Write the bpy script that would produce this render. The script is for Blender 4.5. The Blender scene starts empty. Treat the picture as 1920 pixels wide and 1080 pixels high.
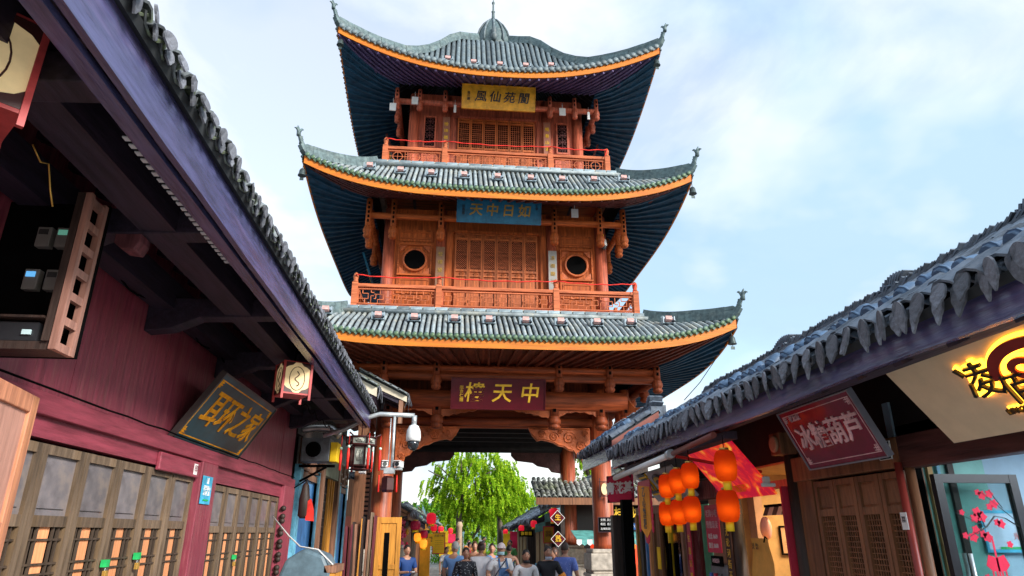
import bpy, bmesh, math, random
from math import sin, cos, pi, radians as R
from mathutils import Vector, Matrix, noise as mnoise

# ------------------------------------------------------------------ camera, world, sun, exposure
SC = bpy.context.scene
COL = SC.collection
rnd = random.Random(7)
cam_d = bpy.data.cameras.new('camera'); cam_d.sensor_width = 36; cam_d.lens = 23.25
cam_d.clip_start = .05; cam_d.clip_end = 3000
cam = bpy.data.objects.new('camera', cam_d); COL.objects.link(cam)
cam.location = (0, 0, 1.9); cam.rotation_euler = (R(90 + 20.3), 0, R(-5.4))
SC.camera = cam
SUN_EL, SUN_AZ = R(26), R(136)          # azimuth clockwise from +Y: low, behind the camera and to its right
W = bpy.data.worlds.new('World'); SC.world = W; W.use_nodes = True
def build_world():
    nt = W.node_tree; nt.nodes.clear(); N = nt.nodes.new; L = nt.links.new
    out = N('ShaderNodeOutputWorld'); bg = N('ShaderNodeBackground'); bg.inputs[1].default_value = 1.0
    sky = N('ShaderNodeTexSky'); sky.sky_type = 'NISHITA'; sky.sun_disc = False
    sky.sun_elevation = SUN_EL; sky.sun_rotation = SUN_AZ; sky.air_density = 1.3; sky.dust_density = .6
    dim = N('ShaderNodeVectorMath'); dim.operation = 'SCALE'; dim.inputs[3].default_value = .15
    L(sky.outputs[0], dim.inputs[0])
    tc = N('ShaderNodeTexCoord'); sep = N('ShaderNodeSeparateXYZ'); L(tc.outputs['Generated'], sep.inputs[0])
    def math_(op, a, b=None):
        n = N('ShaderNodeMath'); n.operation = op
        for i, x in enumerate((a, b)):
            if x is None: continue
            if isinstance(x, (int, float)): n.inputs[i].default_value = x
            else: L(x, n.inputs[i])
        return n.outputs[0]
    zz = math_('ADD', math_('MAXIMUM', sep.outputs[2], 0.0), .35)
    cmb = N('ShaderNodeCombineXYZ')
    L(math_('DIVIDE', sep.outputs[0], zz), cmb.inputs[0]); L(math_('DIVIDE', sep.outputs[1], zz), cmb.inputs[1])
    cmb.inputs[2].default_value = 3.1
    n1 = N('ShaderNodeTexNoise'); n1.inputs['Scale'].default_value = 2.1; n1.inputs['Detail'].default_value = 7
    n1.inputs['Roughness'].default_value = .58; n1.inputs['Distortion'].default_value = .5; L(cmb.outputs[0], n1.inputs['Vector'])
    mr = N('ShaderNodeMapRange'); mr.inputs[1].default_value = .43; mr.inputs[2].default_value = .60
    mr.inputs[3].default_value = .5; mr.inputs[4].default_value = 1.0; mr.clamp = True; L(n1.outputs[0], mr.inputs[0])
    n2 = N('ShaderNodeTexNoise'); n2.inputs['Scale'].default_value = 1.7; n2.inputs['Detail'].default_value = 5; L(cmb.outputs[0], n2.inputs['Vector'])
    cr = N('ShaderNodeValToRGB'); cr.color_ramp.elements[0].position = .40; cr.color_ramp.elements[1].position = .60
    cr.color_ramp.elements[0].color = (.30, .42, .54, 1); cr.color_ramp.elements[1].color = (.60, .61, .63, 1); L(n2.outputs[0], cr.inputs[0])
    mix = N('ShaderNodeMix'); mix.data_type = 'RGBA'; L(mr.outputs[0], mix.inputs[0]); L(dim.outputs[0], mix.inputs[6]); L(cr.outputs[0], mix.inputs[7])
    L(mix.outputs[2], bg.inputs[0]); L(bg.outputs[0], out.inputs[0])
build_world()
sun_d = bpy.data.lights.new('sun', 'SUN'); sun_d.energy = 2.9; sun_d.angle = R(14); sun_d.color = (1, .95, .88)
sun = bpy.data.objects.new('sun', sun_d); COL.objects.link(sun)
_sd = Vector((sin(SUN_AZ) * cos(SUN_EL), cos(SUN_AZ) * cos(SUN_EL), sin(SUN_EL)))
sun.rotation_euler = (-_sd).to_track_quat('-Z', 'Y').to_euler()
SC.view_settings.view_transform = 'Standard'; SC.view_settings.look = 'None'
SC.view_settings.exposure = 1.0; SC.view_settings.gamma = 1; SC.view_settings.use_curve_mapping = False
SC.render.engine = 'CYCLES'; SC.cycles.use_denoising = True
SC.cycles.max_bounces = 6; SC.cycles.transparent_max_bounces = 12
def lamp(name, loc, power, color, radius=.1, size=None, rot=None):
    d = bpy.data.lights.new(name, 'AREA' if size else 'POINT'); d.energy = power; d.color = color
    if size: d.shape = 'RECTANGLE'; d.size, d.size_y = size
    else: d.shadow_soft_size = radius
    o = bpy.data.objects.new(name, d); COL.objects.link(o); o.location = loc
    if rot: o.rotation_euler = rot
    return o

# ------------------------------------------------------------------ materials
def mat(name, col, rough=.6, var=.3, scale=5, st=(1, 1, 1), bump=.15, spec=.4, metal=0, rnd_v=0, dirt=None, dirt_amt=.5,
        dirt_scale=2.5, emit=0, trans=0, carve=0, col2=None, coat=0, brick=None):
    m = bpy.data.materials.new(name); m.use_nodes = True; nt = m.node_tree; N = nt.nodes.new; L = nt.links.new
    b = nt.nodes['Principled BSDF']; b.inputs['Roughness'].default_value = rough; b.inputs['Metallic'].default_value = metal
    b.inputs['Specular IOR Level'].default_value = spec; b.inputs['Coat Weight'].default_value = coat
    tc = N('ShaderNodeTexCoord'); mp = N('ShaderNodeMapping'); mp.inputs[3].default_value = st; L(tc.outputs['Object'], mp.inputs[0])
    nz = N('ShaderNodeTexNoise'); nz.inputs['Scale'].default_value = scale; nz.inputs['Detail'].default_value = 6; nz.inputs['Roughness'].default_value = .62
    L(mp.outputs[0], nz.inputs['Vector'])
    mx = N('ShaderNodeMix'); mx.data_type = 'RGBA'
    c2 = col2 or tuple(min(1, c * (1 + var)) for c in col)
    c1 = tuple(c * (1 - var) for c in col)
    mx.inputs[6].default_value = (*c1, 1); mx.inputs[7].default_value = (*c2, 1)
    rr = N('ShaderNodeMapRange'); rr.inputs[1].default_value = .36; rr.inputs[2].default_value = .64; L(nz.outputs[0], rr.inputs[0]); L(rr.outputs[0], mx.inputs[0])
    c = mx.outputs[2]
    if rnd_v:
        oi = N('ShaderNodeObjectInfo'); geo = N('ShaderNodeNewGeometry')
        ad = N('ShaderNodeMath'); ad.operation = 'ADD'; L(oi.outputs['Random'], ad.inputs[0]); L(geo.outputs['Random Per Island'], ad.inputs[1])
        fr = N('ShaderNodeMath'); fr.operation = 'FRACT'; L(ad.outputs[0], fr.inputs[0])
        m2 = N('ShaderNodeMapRange'); m2.inputs[3].default_value = 1 - rnd_v; m2.inputs[4].default_value = 1 + rnd_v; L(fr.outputs[0], m2.inputs[0])
        hs = N('ShaderNodeHueSaturation'); L(m2.outputs[0], hs.inputs['Value']); L(c, hs.inputs['Color']); c = hs.outputs[0]
    if dirt:
        n2 = N('ShaderNodeTexNoise'); n2.inputs['Scale'].default_value = dirt_scale * (1 if st == (1, 1, 1) else .3); n2.inputs['Detail'].default_value = 8; n2.inputs['Roughness'].default_value = .7
        L((tc if st == (1, 1, 1) else mp).outputs['Object' if st == (1, 1, 1) else 0], n2.inputs['Vector'])
        r2 = N('ShaderNodeMapRange'); r2.inputs[1].default_value = .5; r2.inputs[2].default_value = .72; r2.inputs[4].default_value = dirt_amt; L(n2.outputs[0], r2.inputs[0])
        md = N('ShaderNodeMix'); md.data_type = 'RGBA'; L(r2.outputs[0], md.inputs[0]); L(c, md.inputs[6]); md.inputs[7].default_value = (*dirt, 1); c = md.outputs[2]
    hgt = nz.outputs[0]
    if brick:
        bt = N('ShaderNodeTexBrick'); bt.inputs['Scale'].default_value = brick; L(tc.outputs['Object'], bt.inputs['Vector'])
        bt.inputs['Mortar Size'].default_value = .012; bt.inputs['Color1'].default_value = (1, 1, 1, 1); bt.inputs['Color2'].default_value = (.75, .75, .75, 1); bt.inputs['Mortar'].default_value = (.35, .35, .35, 1)
        mm = N('ShaderNodeMix'); mm.data_type = 'RGBA'; mm.blend_type = 'MULTIPLY'; mm.inputs[0].default_value = 1; L(c, mm.inputs[6]); L(bt.outputs[0], mm.inputs[7]); c = mm.outputs[2]
    L(c, b.inputs['Base Color'])
    if carve:
        wv = N('ShaderNodeTexVoronoi'); wv.feature = 'DISTANCE_TO_EDGE'; wv.inputs['Scale'].default_value = carve; L(nz.outputs[1], wv.inputs['Vector'])
        vm = N('ShaderNodeVectorMath'); vm.operation = 'ADD'; L(tc.outputs['Object'], vm.inputs[0]); L(nz.outputs[1], vm.inputs[1]); L(vm.outputs[0], wv.inputs['Vector'])
        hgt = wv.outputs[0]
    if bump or carve:
        bp = N('ShaderNodeBump'); bp.inputs['Strength'].default_value = .7 if carve else bump; bp.inputs['Distance'].default_value = .03 if carve else .02
        L(hgt, bp.inputs['Height']); L(bp.outputs[0], b.inputs['Normal'])
    if emit:
        L(c, b.inputs['Emission Color']); b.inputs['Emission Strength'].default_value = emit
    if trans: b.inputs['Transmission Weight'].default_value = trans
    return m
def wood(name, col, axis='z', **k):
    st = {'x': (.8, 9, 9), 'y': (9, .8, 9), 'z': (9, 9, .8)}[axis]
    k.setdefault('scale', 2.2); k.setdefault('rough', .55); k.setdefault('var', .4); k.setdefault('bump', .4)
    return mat(name, col, st=st, **k)
M = {}
M['ground'] = mat('ground stone', (.26, .25, .24), .8, brick=2.0, dirt=(.08, .08, .075))
M['pave'] = mat('street paving', (.32, .30, .28), .6, brick=1.6, dirt=(.1, .1, .09))
RED = (.40, .092, .020)
M['col'] = wood('red column lacquer', (.33, .065, .022), 'z', dirt=(.48, .22, .09), dirt_amt=.6, dirt_scale=3, rough=.45)
M['wx'] = wood('red brown timber', RED, 'x', dirt=(.13, .025, .012), dirt_amt=.75, dirt_scale=2.5, rough=.62, spec=.25, rnd_v=.16)
M['wz'] = wood('red brown upright timber', RED, 'z', dirt=(.16, .032, .016), dirt_amt=.7, dirt_scale=2.5, rough=.62, spec=.25, rnd_v=.16)
M['wx1'] = wood('dark red brown beam', (.25, .052, .016), 'x', dirt=(.09, .02, .012), dirt_amt=.75, dirt_scale=2.5, rough=.55, spec=.3, rnd_v=.2)
M['wz1'] = wood('dark red brown post', (.27, .056, .017), 'z', dirt=(.10, .022, .012), dirt_amt=.7, dirt_scale=2.5, rough=.55, spec=.3, rnd_v=.2)
M['rail'] = wood('balustrade timber', (.46, .125, .05), 'x', dirt=(.26, .06, .025), dirt_amt=.7, rough=.62, spec=.25, rnd_v=.16)
M['pink'] = wood('haze pink red timber', (.40, .09, .045), 'z', dirt=(.34, .09, .05), rnd_v=.16)  # pink of the haze over the upper storeys put into the colour
M['leafwood'] = wood('door leaf timber', (.38, .095, .022), 'z', dirt=(.3, .07, .025), rnd_v=.16)
M['carve'] = mat('carved orange timber', (.46, .10, .022), .5, carve=2.4, dirt=(.3, .08, .025))
M['carvedark'] = mat('carved dark timber', (.07, .022, .02), .6, carve=3)
M['fascia'] = wood('orange painted eave board', (.58, .175, .010), 'x', var=.2, dirt=(.42, .075, .01), dirt_amt=.6, rough=.5)
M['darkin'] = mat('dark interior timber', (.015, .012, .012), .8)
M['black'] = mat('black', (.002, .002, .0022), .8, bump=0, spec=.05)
M['soff1'] = wood('red brown soffit', (.17, .036, .016), 'y', rnd_v=.3, dirt=(.06, .018, .01))
M['soff2'] = wood('maroon soffit', (.11, .028, .026), 'y', rnd_v=.2)
M['soff3'] = wood('indigo soffit', (.085, .06, .15), 'y', rnd_v=.2, dirt=(.05, .03, .06))
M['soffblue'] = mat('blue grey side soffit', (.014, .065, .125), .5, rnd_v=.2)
M['tile'] = mat('grey roof tile', (.115, .15, .165), .55, var=.35, scale=9, rnd_v=.35, dirt=(.2, .22, .2), dirt_amt=.5)
M['tilemoss'] = mat('mossy green glazed tile', (.06, .10, .115), .45, rnd_v=.35, scale=7, dirt=(.14, .24, .02), dirt_amt=.9, dirt_scale=3)
M['tilepale'] = mat('pale weathered roll tile', (.25, .30, .32), .6, rnd_v=.22, dirt=(.50, .48, .38), dirt_amt=.8, dirt_scale=2.2)
M['band'] = mat('blue grey ridge brick', (.22, .29, .33), .5, rnd_v=.45, scale=9, dirt=(.5, .46, .36), dirt_amt=.6, dirt_scale=2)
M['bandbase'] = mat('pale ridge plaster', (.5, .49, .42), .7, dirt=(.3, .33, .32))
M['hip'] = mat('hip ridge tile', (.09, .14, .15), .5, rnd_v=.2, scale=10, dirt=(.24, .27, .24), dirt_amt=.5, dirt_scale=5)
M['deck'] = mat('dark roof deck', (.03, .035, .04), .8)
M['steel'] = mat('painted steel', (.30, .38, .43), .4, bump=0, metal=.2)
M['lampbody'] = mat('pinkish lamp body', (.62, .36, .33), .5, bump=0)
M['bronze'] = mat('dark bronze bell', (.05, .07, .07), .45, metal=.4)
M['bsign'] = mat('blue painted board', (.012, .16, .30), .4, dirt=(.02, .10, .2), bump=.05)
M['ysign'] = mat('ochre gilded board', (.72, .34, .02), .4, dirt=(.55, .24, .01), bump=.05)
M['rsign'] = mat('dark red lacquer board', (.085, .004, .010), .35, var=.15, bump=.03)
M['gold'] = mat('gold leaf lettering', (.80, .46, .035), .35, bump=0, metal=.1)
M['goldd'] = mat('dull gold lettering', (.40, .24, .04), .4, bump=0)
M['ink'] = mat('black ink lettering', (.02, .022, .03), .4, bump=0)
M['white'] = mat('white paint', (.8, .8, .79), .5, var=.05, bump=0)
M['stone'] = mat('carved grey stone', (.42, .37, .31), .75, scale=8, dirt=(.28, .25, .21))
M['ribbon'] = mat('red ribbon', (.75, .03, .02), .6, bump=0)
M['purple'] = wood('purple red painted boards', (.26, .046, .072), 'z', rough=.42, var=.25, dirt=(.36, .13, .13), dirt_amt=.7, dirt_scale=5, rnd_v=.14)
M['purpley'] = wood('purple red painted beam', (.28, .048, .074), 'y', rough=.42, var=.25, dirt=(.10, .015, .025), dirt_amt=.7, dirt_scale=3)
M['greywood'] = wood('weathered grey brown wood', (.15, .105, .07), 'z', dirt=(.26, .15, .055), dirt_amt=.7, rnd_v=.32)
M['latticewood'] = wood('dark lattice wood', (.065, .045, .032), 'z', dirt=(.2, .12, .05))
M['greypanel'] = mat('weathered grey door panel', (.16, .145, .155), .28, dirt=(.28, .19, .09), rnd_v=.15)
M['strip'] = wood('bare orange board', (.78, .33, .15), 'z', var=.2, rnd_v=.15, dirt=(.62, .25, .06))
M['rawwood'] = wood('raw pale red wood', (.55, .23, .13), 'z', dirt=(.6, .27, .06), var=.25)
M['eaveboard'] = wood('dark glossy eave board', (.06, .062, .15), 'y', rough=.25, spec=.8, dirt=(.20, .12, .24), dirt_amt=.7, dirt_scale=1.4)
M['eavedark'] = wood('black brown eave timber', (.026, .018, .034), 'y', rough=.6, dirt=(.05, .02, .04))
M['agedwood'] = wood('aged brown shop timber', (.20, .085, .04), 'z', dirt=(.32, .15, .06), rnd_v=.2)
M['agedy'] = wood('aged dark red beam', (.075, .024, .022), 'y', dirt=(.14, .045, .03))
M['darkwood'] = wood('dark wood', (.035, .022, .018), 'z', dirt=(.08, .04, .03))
M['grtile'] = mat('old small grey tile', (.085, .11, .145), .6, var=.4, scale=10, rnd_v=.5, dirt=(.25, .26, .28), dirt_amt=.6, dirt_scale=6)
M['grtileg'] = mat('old grey tile with moss', (.14, .16, .17), .65, var=.4, scale=10, rnd_v=.5, dirt=(.14, .2, .03), dirt_amt=.75, dirt_scale=3)
M['drip'] = mat('pale drip tile', (.125, .135, .16), .7, var=.5, scale=16, rnd_v=.45, bump=.6, dirt=(.07, .07, .08), dirt_amt=.7, dirt_scale=14)
M['captile'] = mat('blue grey cap', (.07, .125, .21), .5, rnd_v=.25, scale=12)
M['signteal'] = mat('glossy black green sign', (.008, .062, .085), .3, var=.35, scale=2.5, bump=0, spec=.5)
M['orangegold'] = mat('orange lettering', (.95, .34, .02), .7, bump=0, spec=.1)
M['beige'] = mat('beige sign panel', (.74, .58, .39), .5, var=.06, bump=.02)
M['redboard'] = mat('glossy wine red sign', (.20, .006, .035), .16, var=.2, bump=0, coat=.3)
M['pinkletter'] = mat('pale pink lettering', (.78, .5, .54), .5, bump=0)
M['hot'] = mat('red hot lettering', (.35, .02, .02), .4, bump=0)
M['glow'] = mat('lit halo', (1, .46, .03), .5, var=.02, bump=0, emit=2.6)
M['cream'] = mat('cream lantern paper', (.80, .60, .32), .6, var=.1, bump=0, emit=.12)
M['lantframe'] = mat('dark carved lantern frame', (.05, .012, .012), .45)
M['lantred'] = mat('red lantern wood', (.45, .05, .05), .5)
M['paperred'] = mat('red paper poster', (.55, .01, .06), .5, var=.1, bump=0)
M['green'] = mat('green', (.02, .45, .12), .5, bump=0)
M['brass'] = mat('brass', (.6, .36, .08), .35, metal=.6, bump=0)
M['cyan'] = mat('cyan plate', (.05, .42, .66), .4, bump=0)
M['bluefilm'] = mat('blue plastic film', (.06, .25, .62), .35, var=.4, scale=3, st=(6, 6, .8), dirt=(.25, .5, .75), coat=.2)
M['lightblue'] = mat('light blue paint', (.16, .48, .68), .5, dirt=(.3, .55, .7))
M['duct'] = mat('silver duct', (.6, .6, .58), .3, metal=.8)
M['greybox'] = mat('grey metal cabinet', (.16, .18, .2), .45, metal=.3, bump=.02)
M['yellow'] = mat('yellow paint', (.95, .60, .015), .5, var=.1, bump=0)
M['binblue'] = mat('grey blue plastic', (.10, .16, .20), .4, bump=.03)
M['orangewood'] = wood('orange varnished board', (.62, .27, .04), 'z', var=.25, dirt=(.45, .16, .02))
M['plank1'] = wood('maroon plank', (.12, .02, .03), 'z'); M['plank2'] = wood('brown plank', (.26, .13, .08), 'z')
M['galv'] = mat('galvanised steel', (.5, .54, .56), .35, metal=.5, bump=0)
M['camwhite'] = mat('white camera shell', (.75, .77, .77), .35, var=.04, bump=0)
M['camblack'] = mat('smoked dome', (.02, .025, .03), .08, spec=.9, bump=0)
M['teal'] = mat('teal wall', (.18, .44, .40), .5, var=.15, bump=.02)
M['blueroom'] = mat('pale blue wall', (.30, .44, .56), .6, var=.08, bump=.02)
M['ochre'] = mat('ochre plaster', (.55, .36, .16), .7, var=.15)
M['kraft'] = mat('kraft paper', (.78, .42, .09), .6, var=.12, bump=.3)
M['maroon'] = wood('peeling maroon post', (.17, .02, .025), 'z', dirt=(.5, .35, .3), dirt_amt=.5, dirt_scale=9)
M['trunk'] = wood('tree bark', (.13, .10, .075), 'z', bump=.6)
M['liftedtile'] = mat('mossy tile lightened against shade', (.30, .32, .31), .65, var=.4, scale=10, rnd_v=.4, dirt=(.26, .34, .05), dirt_amt=.7, dirt_scale=1.5)  # lighter copy of the mossy tile, its colour offsetting the tower's shade
M['hill'] = mat('hazy blue hill', (.10, .19, .20), .9, var=.12, scale=.02)
M['aw'] = mat('awning teal', (.12, .38, .36), .6, bump=0)
M['glassy'] = None
def glass(name, tint, alpha):
    m = bpy.data.materials.new(name); m.use_nodes = True; nt = m.node_tree; nt.nodes.clear(); N = nt.nodes.new; L = nt.links.new
    o = N('ShaderNodeOutputMaterial'); t = N('ShaderNodeBsdfTransparent'); t.inputs[0].default_value = (*tint, 1)
    g = N('ShaderNodeBsdfGlossy'); g.inputs['Roughness'].default_value = .05; f = N('ShaderNodeFresnel'); f.inputs[0].default_value = 1.5
    a = N('ShaderNodeMath'); a.operation = 'ADD'; a.inputs[1].default_value = alpha; L(f.outputs[0], a.inputs[0])
    x = N('ShaderNodeMixShader'); L(a.outputs[0], x.inputs[0]); L(t.outputs[0], x.inputs[1]); L(g.outputs[0], x.inputs[2]); L(x.outputs[0], o.inputs[0])
    return m
M['glass'] = glass('window glass', (.88, .96, .95), .02)
def lantern_shell():
    m = bpy.data.materials.new('lit red lantern cloth'); m.use_nodes = True; nt = m.node_tree; nt.nodes.clear(); N = nt.nodes.new; L = nt.links.new
    o = N('ShaderNodeOutputMaterial'); t = N('ShaderNodeBsdfTranslucent'); t.inputs[0].default_value = (1, .20, .015, 1)
    d = N('ShaderNodeBsdfDiffuse'); d.inputs[0].default_value = (.50, .010, .006, 1); x = N('ShaderNodeMixShader'); x.inputs[0].default_value = .55
    L(t.outputs[0], x.inputs[1]); L(d.outputs[0], x.inputs[2]); L(x.outputs[0], o.inputs[0])
    return m
M['lantern'] = lantern_shell()
def leafmat(name, a, b, tr=.35):
    m = bpy.data.materials.new(name); m.use_nodes = True; nt = m.node_tree; nt.nodes.clear(); N = nt.nodes.new; L = nt.links.new
    o = N('ShaderNodeOutputMaterial'); g = N('ShaderNodeNewGeometry'); mx = N('ShaderNodeMix'); mx.data_type = 'RGBA'
    mx.inputs[6].default_value = (*a, 1); mx.inputs[7].default_value = (*b, 1); L(g.outputs['Random Per Island'], mx.inputs[0])
    d = N('ShaderNodeBsdfDiffuse'); t = N('ShaderNodeBsdfTranslucent'); L(mx.outputs[2], d.inputs[0]); L(mx.outputs[2], t.inputs[0])
    x = N('ShaderNodeMixShader'); x.inputs[0].default_value = tr; L(d.outputs[0], x.inputs[1]); L(t.outputs[0], x.inputs[2]); L(x.outputs[0], o.inputs[0])
    return m
M['leaf'] = leafmat('spring green leaves', (.11, .33, .010), (.58, .76, .05), .42)
M['leaf2'] = leafmat('green leaves', (.05, .19, .012), (.18, .38, .03))
M['leaf3'] = leafmat('yellow green leaves', (.22, .42, .02), (.42, .62, .05))
def flameprint():
    m = mat('red poster with orange flame print', (.6, .01, .03), .45, bump=0, emit=0); nt = m.node_tree; N = nt.nodes.new; L = nt.links.new
    b = nt.nodes['Principled BSDF']; tc = N('ShaderNodeTexCoord'); n = N('ShaderNodeTexNoise'); n.inputs['Scale'].default_value = 3.2; n.inputs['Distortion'].default_value = 1.6; n.inputs['Detail'].default_value = 5
    L(tc.outputs['Object'], n.inputs['Vector']); c = N('ShaderNodeValToRGB'); e = c.color_ramp.elements
    e[0].position = .42; e[0].color = (.50, .004, .03, 1); e[1].position = .70; e[1].color = (1, .48, .04, 1)
    k = e.new(.54); k.color = (.78, .03, .015, 1); L(n.outputs[0], c.inputs[0]); L(c.outputs[0], b.inputs['Base Color'])
    L(c.outputs[0], b.inputs['Emission Color']); b.inputs['Emission Strength'].default_value = .35  # poster glows by added emission to read as brightly lit
    return m
M['flame'] = flameprint()
def plain(name, col, rough=.7, **k):
    if name not in M: M[name] = mat(name, col, rough, var=.12, bump=k.pop('bump', 0), **k)
    return M[name]

# ------------------------------------------------------------------ mesh helpers
ORG = {}; CH = {}
def kid(p, o): CH.setdefault(p.name, []).append(o)
class MB:
    def __init__(s): s.v = []; s.f = []; s.sm = []; s.mi = []; s.cur = 0
    def add(s, vs, fs, smooth=False):
        n = len(s.v); s.v += [tuple(v) for v in vs]
        for f in fs: s.f.append(tuple(i + n for i in f)); s.sm.append(smooth); s.mi.append(s.cur)
        return s
    def box(s, x0, x1, y0, y1, z0, z1):
        x0, x1 = min(x0, x1), max(x0, x1); y0, y1 = min(y0, y1), max(y0, y1); z0, z1 = min(z0, z1), max(z0, z1)
        vs = [(x, y, z) for z in (z0, z1) for y in (y0, y1) for x in (x0, x1)]
        return s.add(vs, [(0, 2, 3, 1), (4, 5, 7, 6), (0, 1, 5, 4), (2, 6, 7, 3), (0, 4, 6, 2), (1, 3, 7, 5)])
    def bar(s, p, q, w, h, up=(0, 0, 1)):
        p, q = Vector(p), Vector(q); d = (q - p).normalized(); u = Vector(up)
        if abs(d.dot(u)) > .98: u = Vector((0, 1, 0))
        a = d.cross(u).normalized() * (w / 2); b = a.cross(d).normalized() * (h / 2)
        vs = [c + i * a + j * b for c in (p, q) for i, j in ((-1, -1), (1, -1), (1, 1), (-1, 1))]
        return s.add(vs, [(0, 1, 2, 3), (7, 6, 5, 4), (0, 4, 5, 1), (1, 5, 6, 2), (2, 6, 7, 3), (3, 7, 4, 0)])
    def tube(s, pts, r, n=8, smooth=True, flat=1.0):
        pts = [Vector(p) for p in pts]; k = len(pts); rs = r if isinstance(r, (list, tuple)) else [r] * k
        vs = []; up = None
        for i, p in enumerate(pts):
            d = (pts[min(i + 1, k - 1)] - pts[max(i - 1, 0)])
            d = d.normalized() if d.length > 1e-9 else Vector((0, 0, 1))
            if up is None:
                up = Vector((0, 0, 1)) if abs(d.z) < .95 else Vector((1, 0, 0))
            a = d.cross(up)
            if a.length < 1e-6: a = d.cross(Vector((1, 0, 0)))
            a.normalize(); b = a.cross(d).normalized()
            if abs(d.z) >= .95: up = b
            for j in range(n):
                t = 2 * pi * j / n; vs.append(p + a * cos(t) * rs[i] + b * sin(t) * rs[i] * flat)
        fs = [(i * n + j, i * n + (j + 1) % n, (i + 1) * n + (j + 1) % n, (i + 1) * n + j) for i in range(k - 1) for j in range(n)]
        s.add(vs, fs, smooth); m = len(s.v) - len(vs)
        s.f += [tuple(m + j for j in reversed(range(n))), tuple(m + (k - 1) * n + j for j in range(n))]; s.sm += [False] * 2; s.mi += [s.cur] * 2
        return s
    def lathe(s, prof, c=(0, 0), n=12, smooth=True, z0=0):
        vs = [(c[0] + r * cos(2 * pi * j / n + pi / n), c[1] + r * sin(2 * pi * j / n + pi / n), z + z0) for r, z in prof for j in range(n)]
        k = len(prof)
        fs = [(i * n + j, i * n + (j + 1) % n, (i + 1) * n + (j + 1) % n, (i + 1) * n + j) for i in range(k - 1) for j in range(n)]
        s.add(vs, fs, smooth); m = len(s.v) - len(vs)
        s.f += [tuple(m + j for j in reversed(range(n))), tuple(m + (k - 1) * n + j for j in range(n))]; s.sm += [False] * 2; s.mi += [s.cur] * 2
        return s
    def prism(s, poly, off):
        off = Vector(off); p = [Vector(a) for a in poly]; n = len(p)
        vs = p + [a + off for a in p]
        return s.add(vs, [tuple(range(n)), tuple(reversed(range(n, 2 * n)))] + [(i, i + n, (i + 1) % n + n, (i + 1) % n) for i in range(n)])
    def grid(s, fn, nu, nv, smooth=True):
        vs = [fn(i / nu, j / nv) for j in range(nv + 1) for i in range(nu + 1)]
        fs = [(j * (nu + 1) + i, j * (nu + 1) + i + 1, (j + 1) * (nu + 1) + i + 1, (j + 1) * (nu + 1) + i) for j in range(nv) for i in range(nu)]
        return s.add(vs, fs, smooth)
    def ball(s, c, r, nu=10, nv=7):
        rx, ry, rz = r if isinstance(r, (tuple, list)) else (r, r, r)
        return s.grid(lambda u, v: (c[0] + rx * cos(2 * pi * u) * sin(pi * v), c[1] + ry * sin(2 * pi * u) * sin(pi * v), c[2] - rz * cos(pi * v)), nu, nv)
    def xf(s, m, start=0):
        s.v[start:] = [tuple(m @ Vector(v)) for v in s.v[start:]]; return s
    def mesh(s, name, mats, org=(0, 0, 0)):
        me = bpy.data.meshes.new(name); o = Vector(org)
        me.from_pydata([Vector(v) - o for v in s.v], [], s.f)
        for m in (mats if isinstance(mats, (list, tuple)) else [mats]): me.materials.append(m)
        me.polygons.foreach_set('use_smooth', s.sm); me.polygons.foreach_set('material_index', s.mi); me.update()
        bm = bmesh.new(); bm.from_mesh(me); bmesh.ops.recalc_face_normals(bm, faces=bm.faces); bm.to_mesh(me); bm.free()
        return me
    def build(s, name, mats, parent=None, world=True, bevel=0):
        """link as ONE object; coordinates are world coordinates unless world=False (then local to the parent)"""
        if parent is None:
            xs = [v[0] for v in s.v]; ys = [v[1] for v in s.v]; zs = [v[2] for v in s.v]
            org = ((min(xs) + max(xs)) / 2, (min(ys) + max(ys)) / 2, min(zs))
            o = bpy.data.objects.new(name, s.mesh(name, mats, org)); o.location = org
        else:
            org = ORG.get(parent.name, Vector((0, 0, 0))) if world else (0, 0, 0)
            o = bpy.data.objects.new(name, s.mesh(name, mats, org)); o.parent = parent; kid(parent, o)
        COL.objects.link(o); ORG[o.name] = Vector(org)
        if bevel:
            b = o.modifiers.new('bevel', 'BEVEL'); b.width = bevel; b.segments = 2; b.limit_method = 'ANGLE'
        return o
def tag(o, label, cat, group=None):
    o['label'] = label; o['category'] = cat
    if group: o['group'] = group
    return o
def thing(name, label, cat, loc=(0, 0, 0), rz=0, group=None):
    o = bpy.data.objects.new(name, None); COL.objects.link(o); o.location = loc; o.rotation_euler = (0, 0, rz); o.empty_display_size = .2
    ORG[o.name] = Vector(loc)
    return tag(o, label, cat, group)
def inst(mesh, name, parent, loc, rot=None, scale=None):
    """a part that shares its mesh; loc is in world coordinates, minus the parent's origin"""
    o = bpy.data.objects.new(name, mesh); COL.objects.link(o); o.parent = parent; kid(parent, o)
    loc = Vector(loc) - ORG.get(parent.name, Vector((0, 0, 0)))
    mt = Matrix.Translation(loc) @ (rot.to_4x4() if rot is not None else Matrix.Identity(4))
    if scale: mt = mt @ Matrix.Diagonal((*scale, 1))
    o.matrix_local = mt
    return o
def copy_tree(o, parent=None):
    c = o.copy(); COL.objects.link(c); c.parent = parent
    if parent: kid(parent, c)
    for ch in CH.get(o.name, []): copy_tree(ch, c)
    return c
def part_root(name, parent, loc, rz=0):
    """an Empty part (thing > part > sub-part); children are built with world=False"""
    o = bpy.data.objects.new(name, None); COL.objects.link(o); o.parent = parent; kid(parent, o); o.empty_display_size = .1
    o.location = Vector(loc) - ORG.get(parent.name, Vector((0, 0, 0))); o.rotation_euler = (0, 0, rz)
    return o
def structure(o): o['kind'] = 'structure'; return o
def stuff(o): o['kind'] = 'stuff'; return o
_tc = {}
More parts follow.
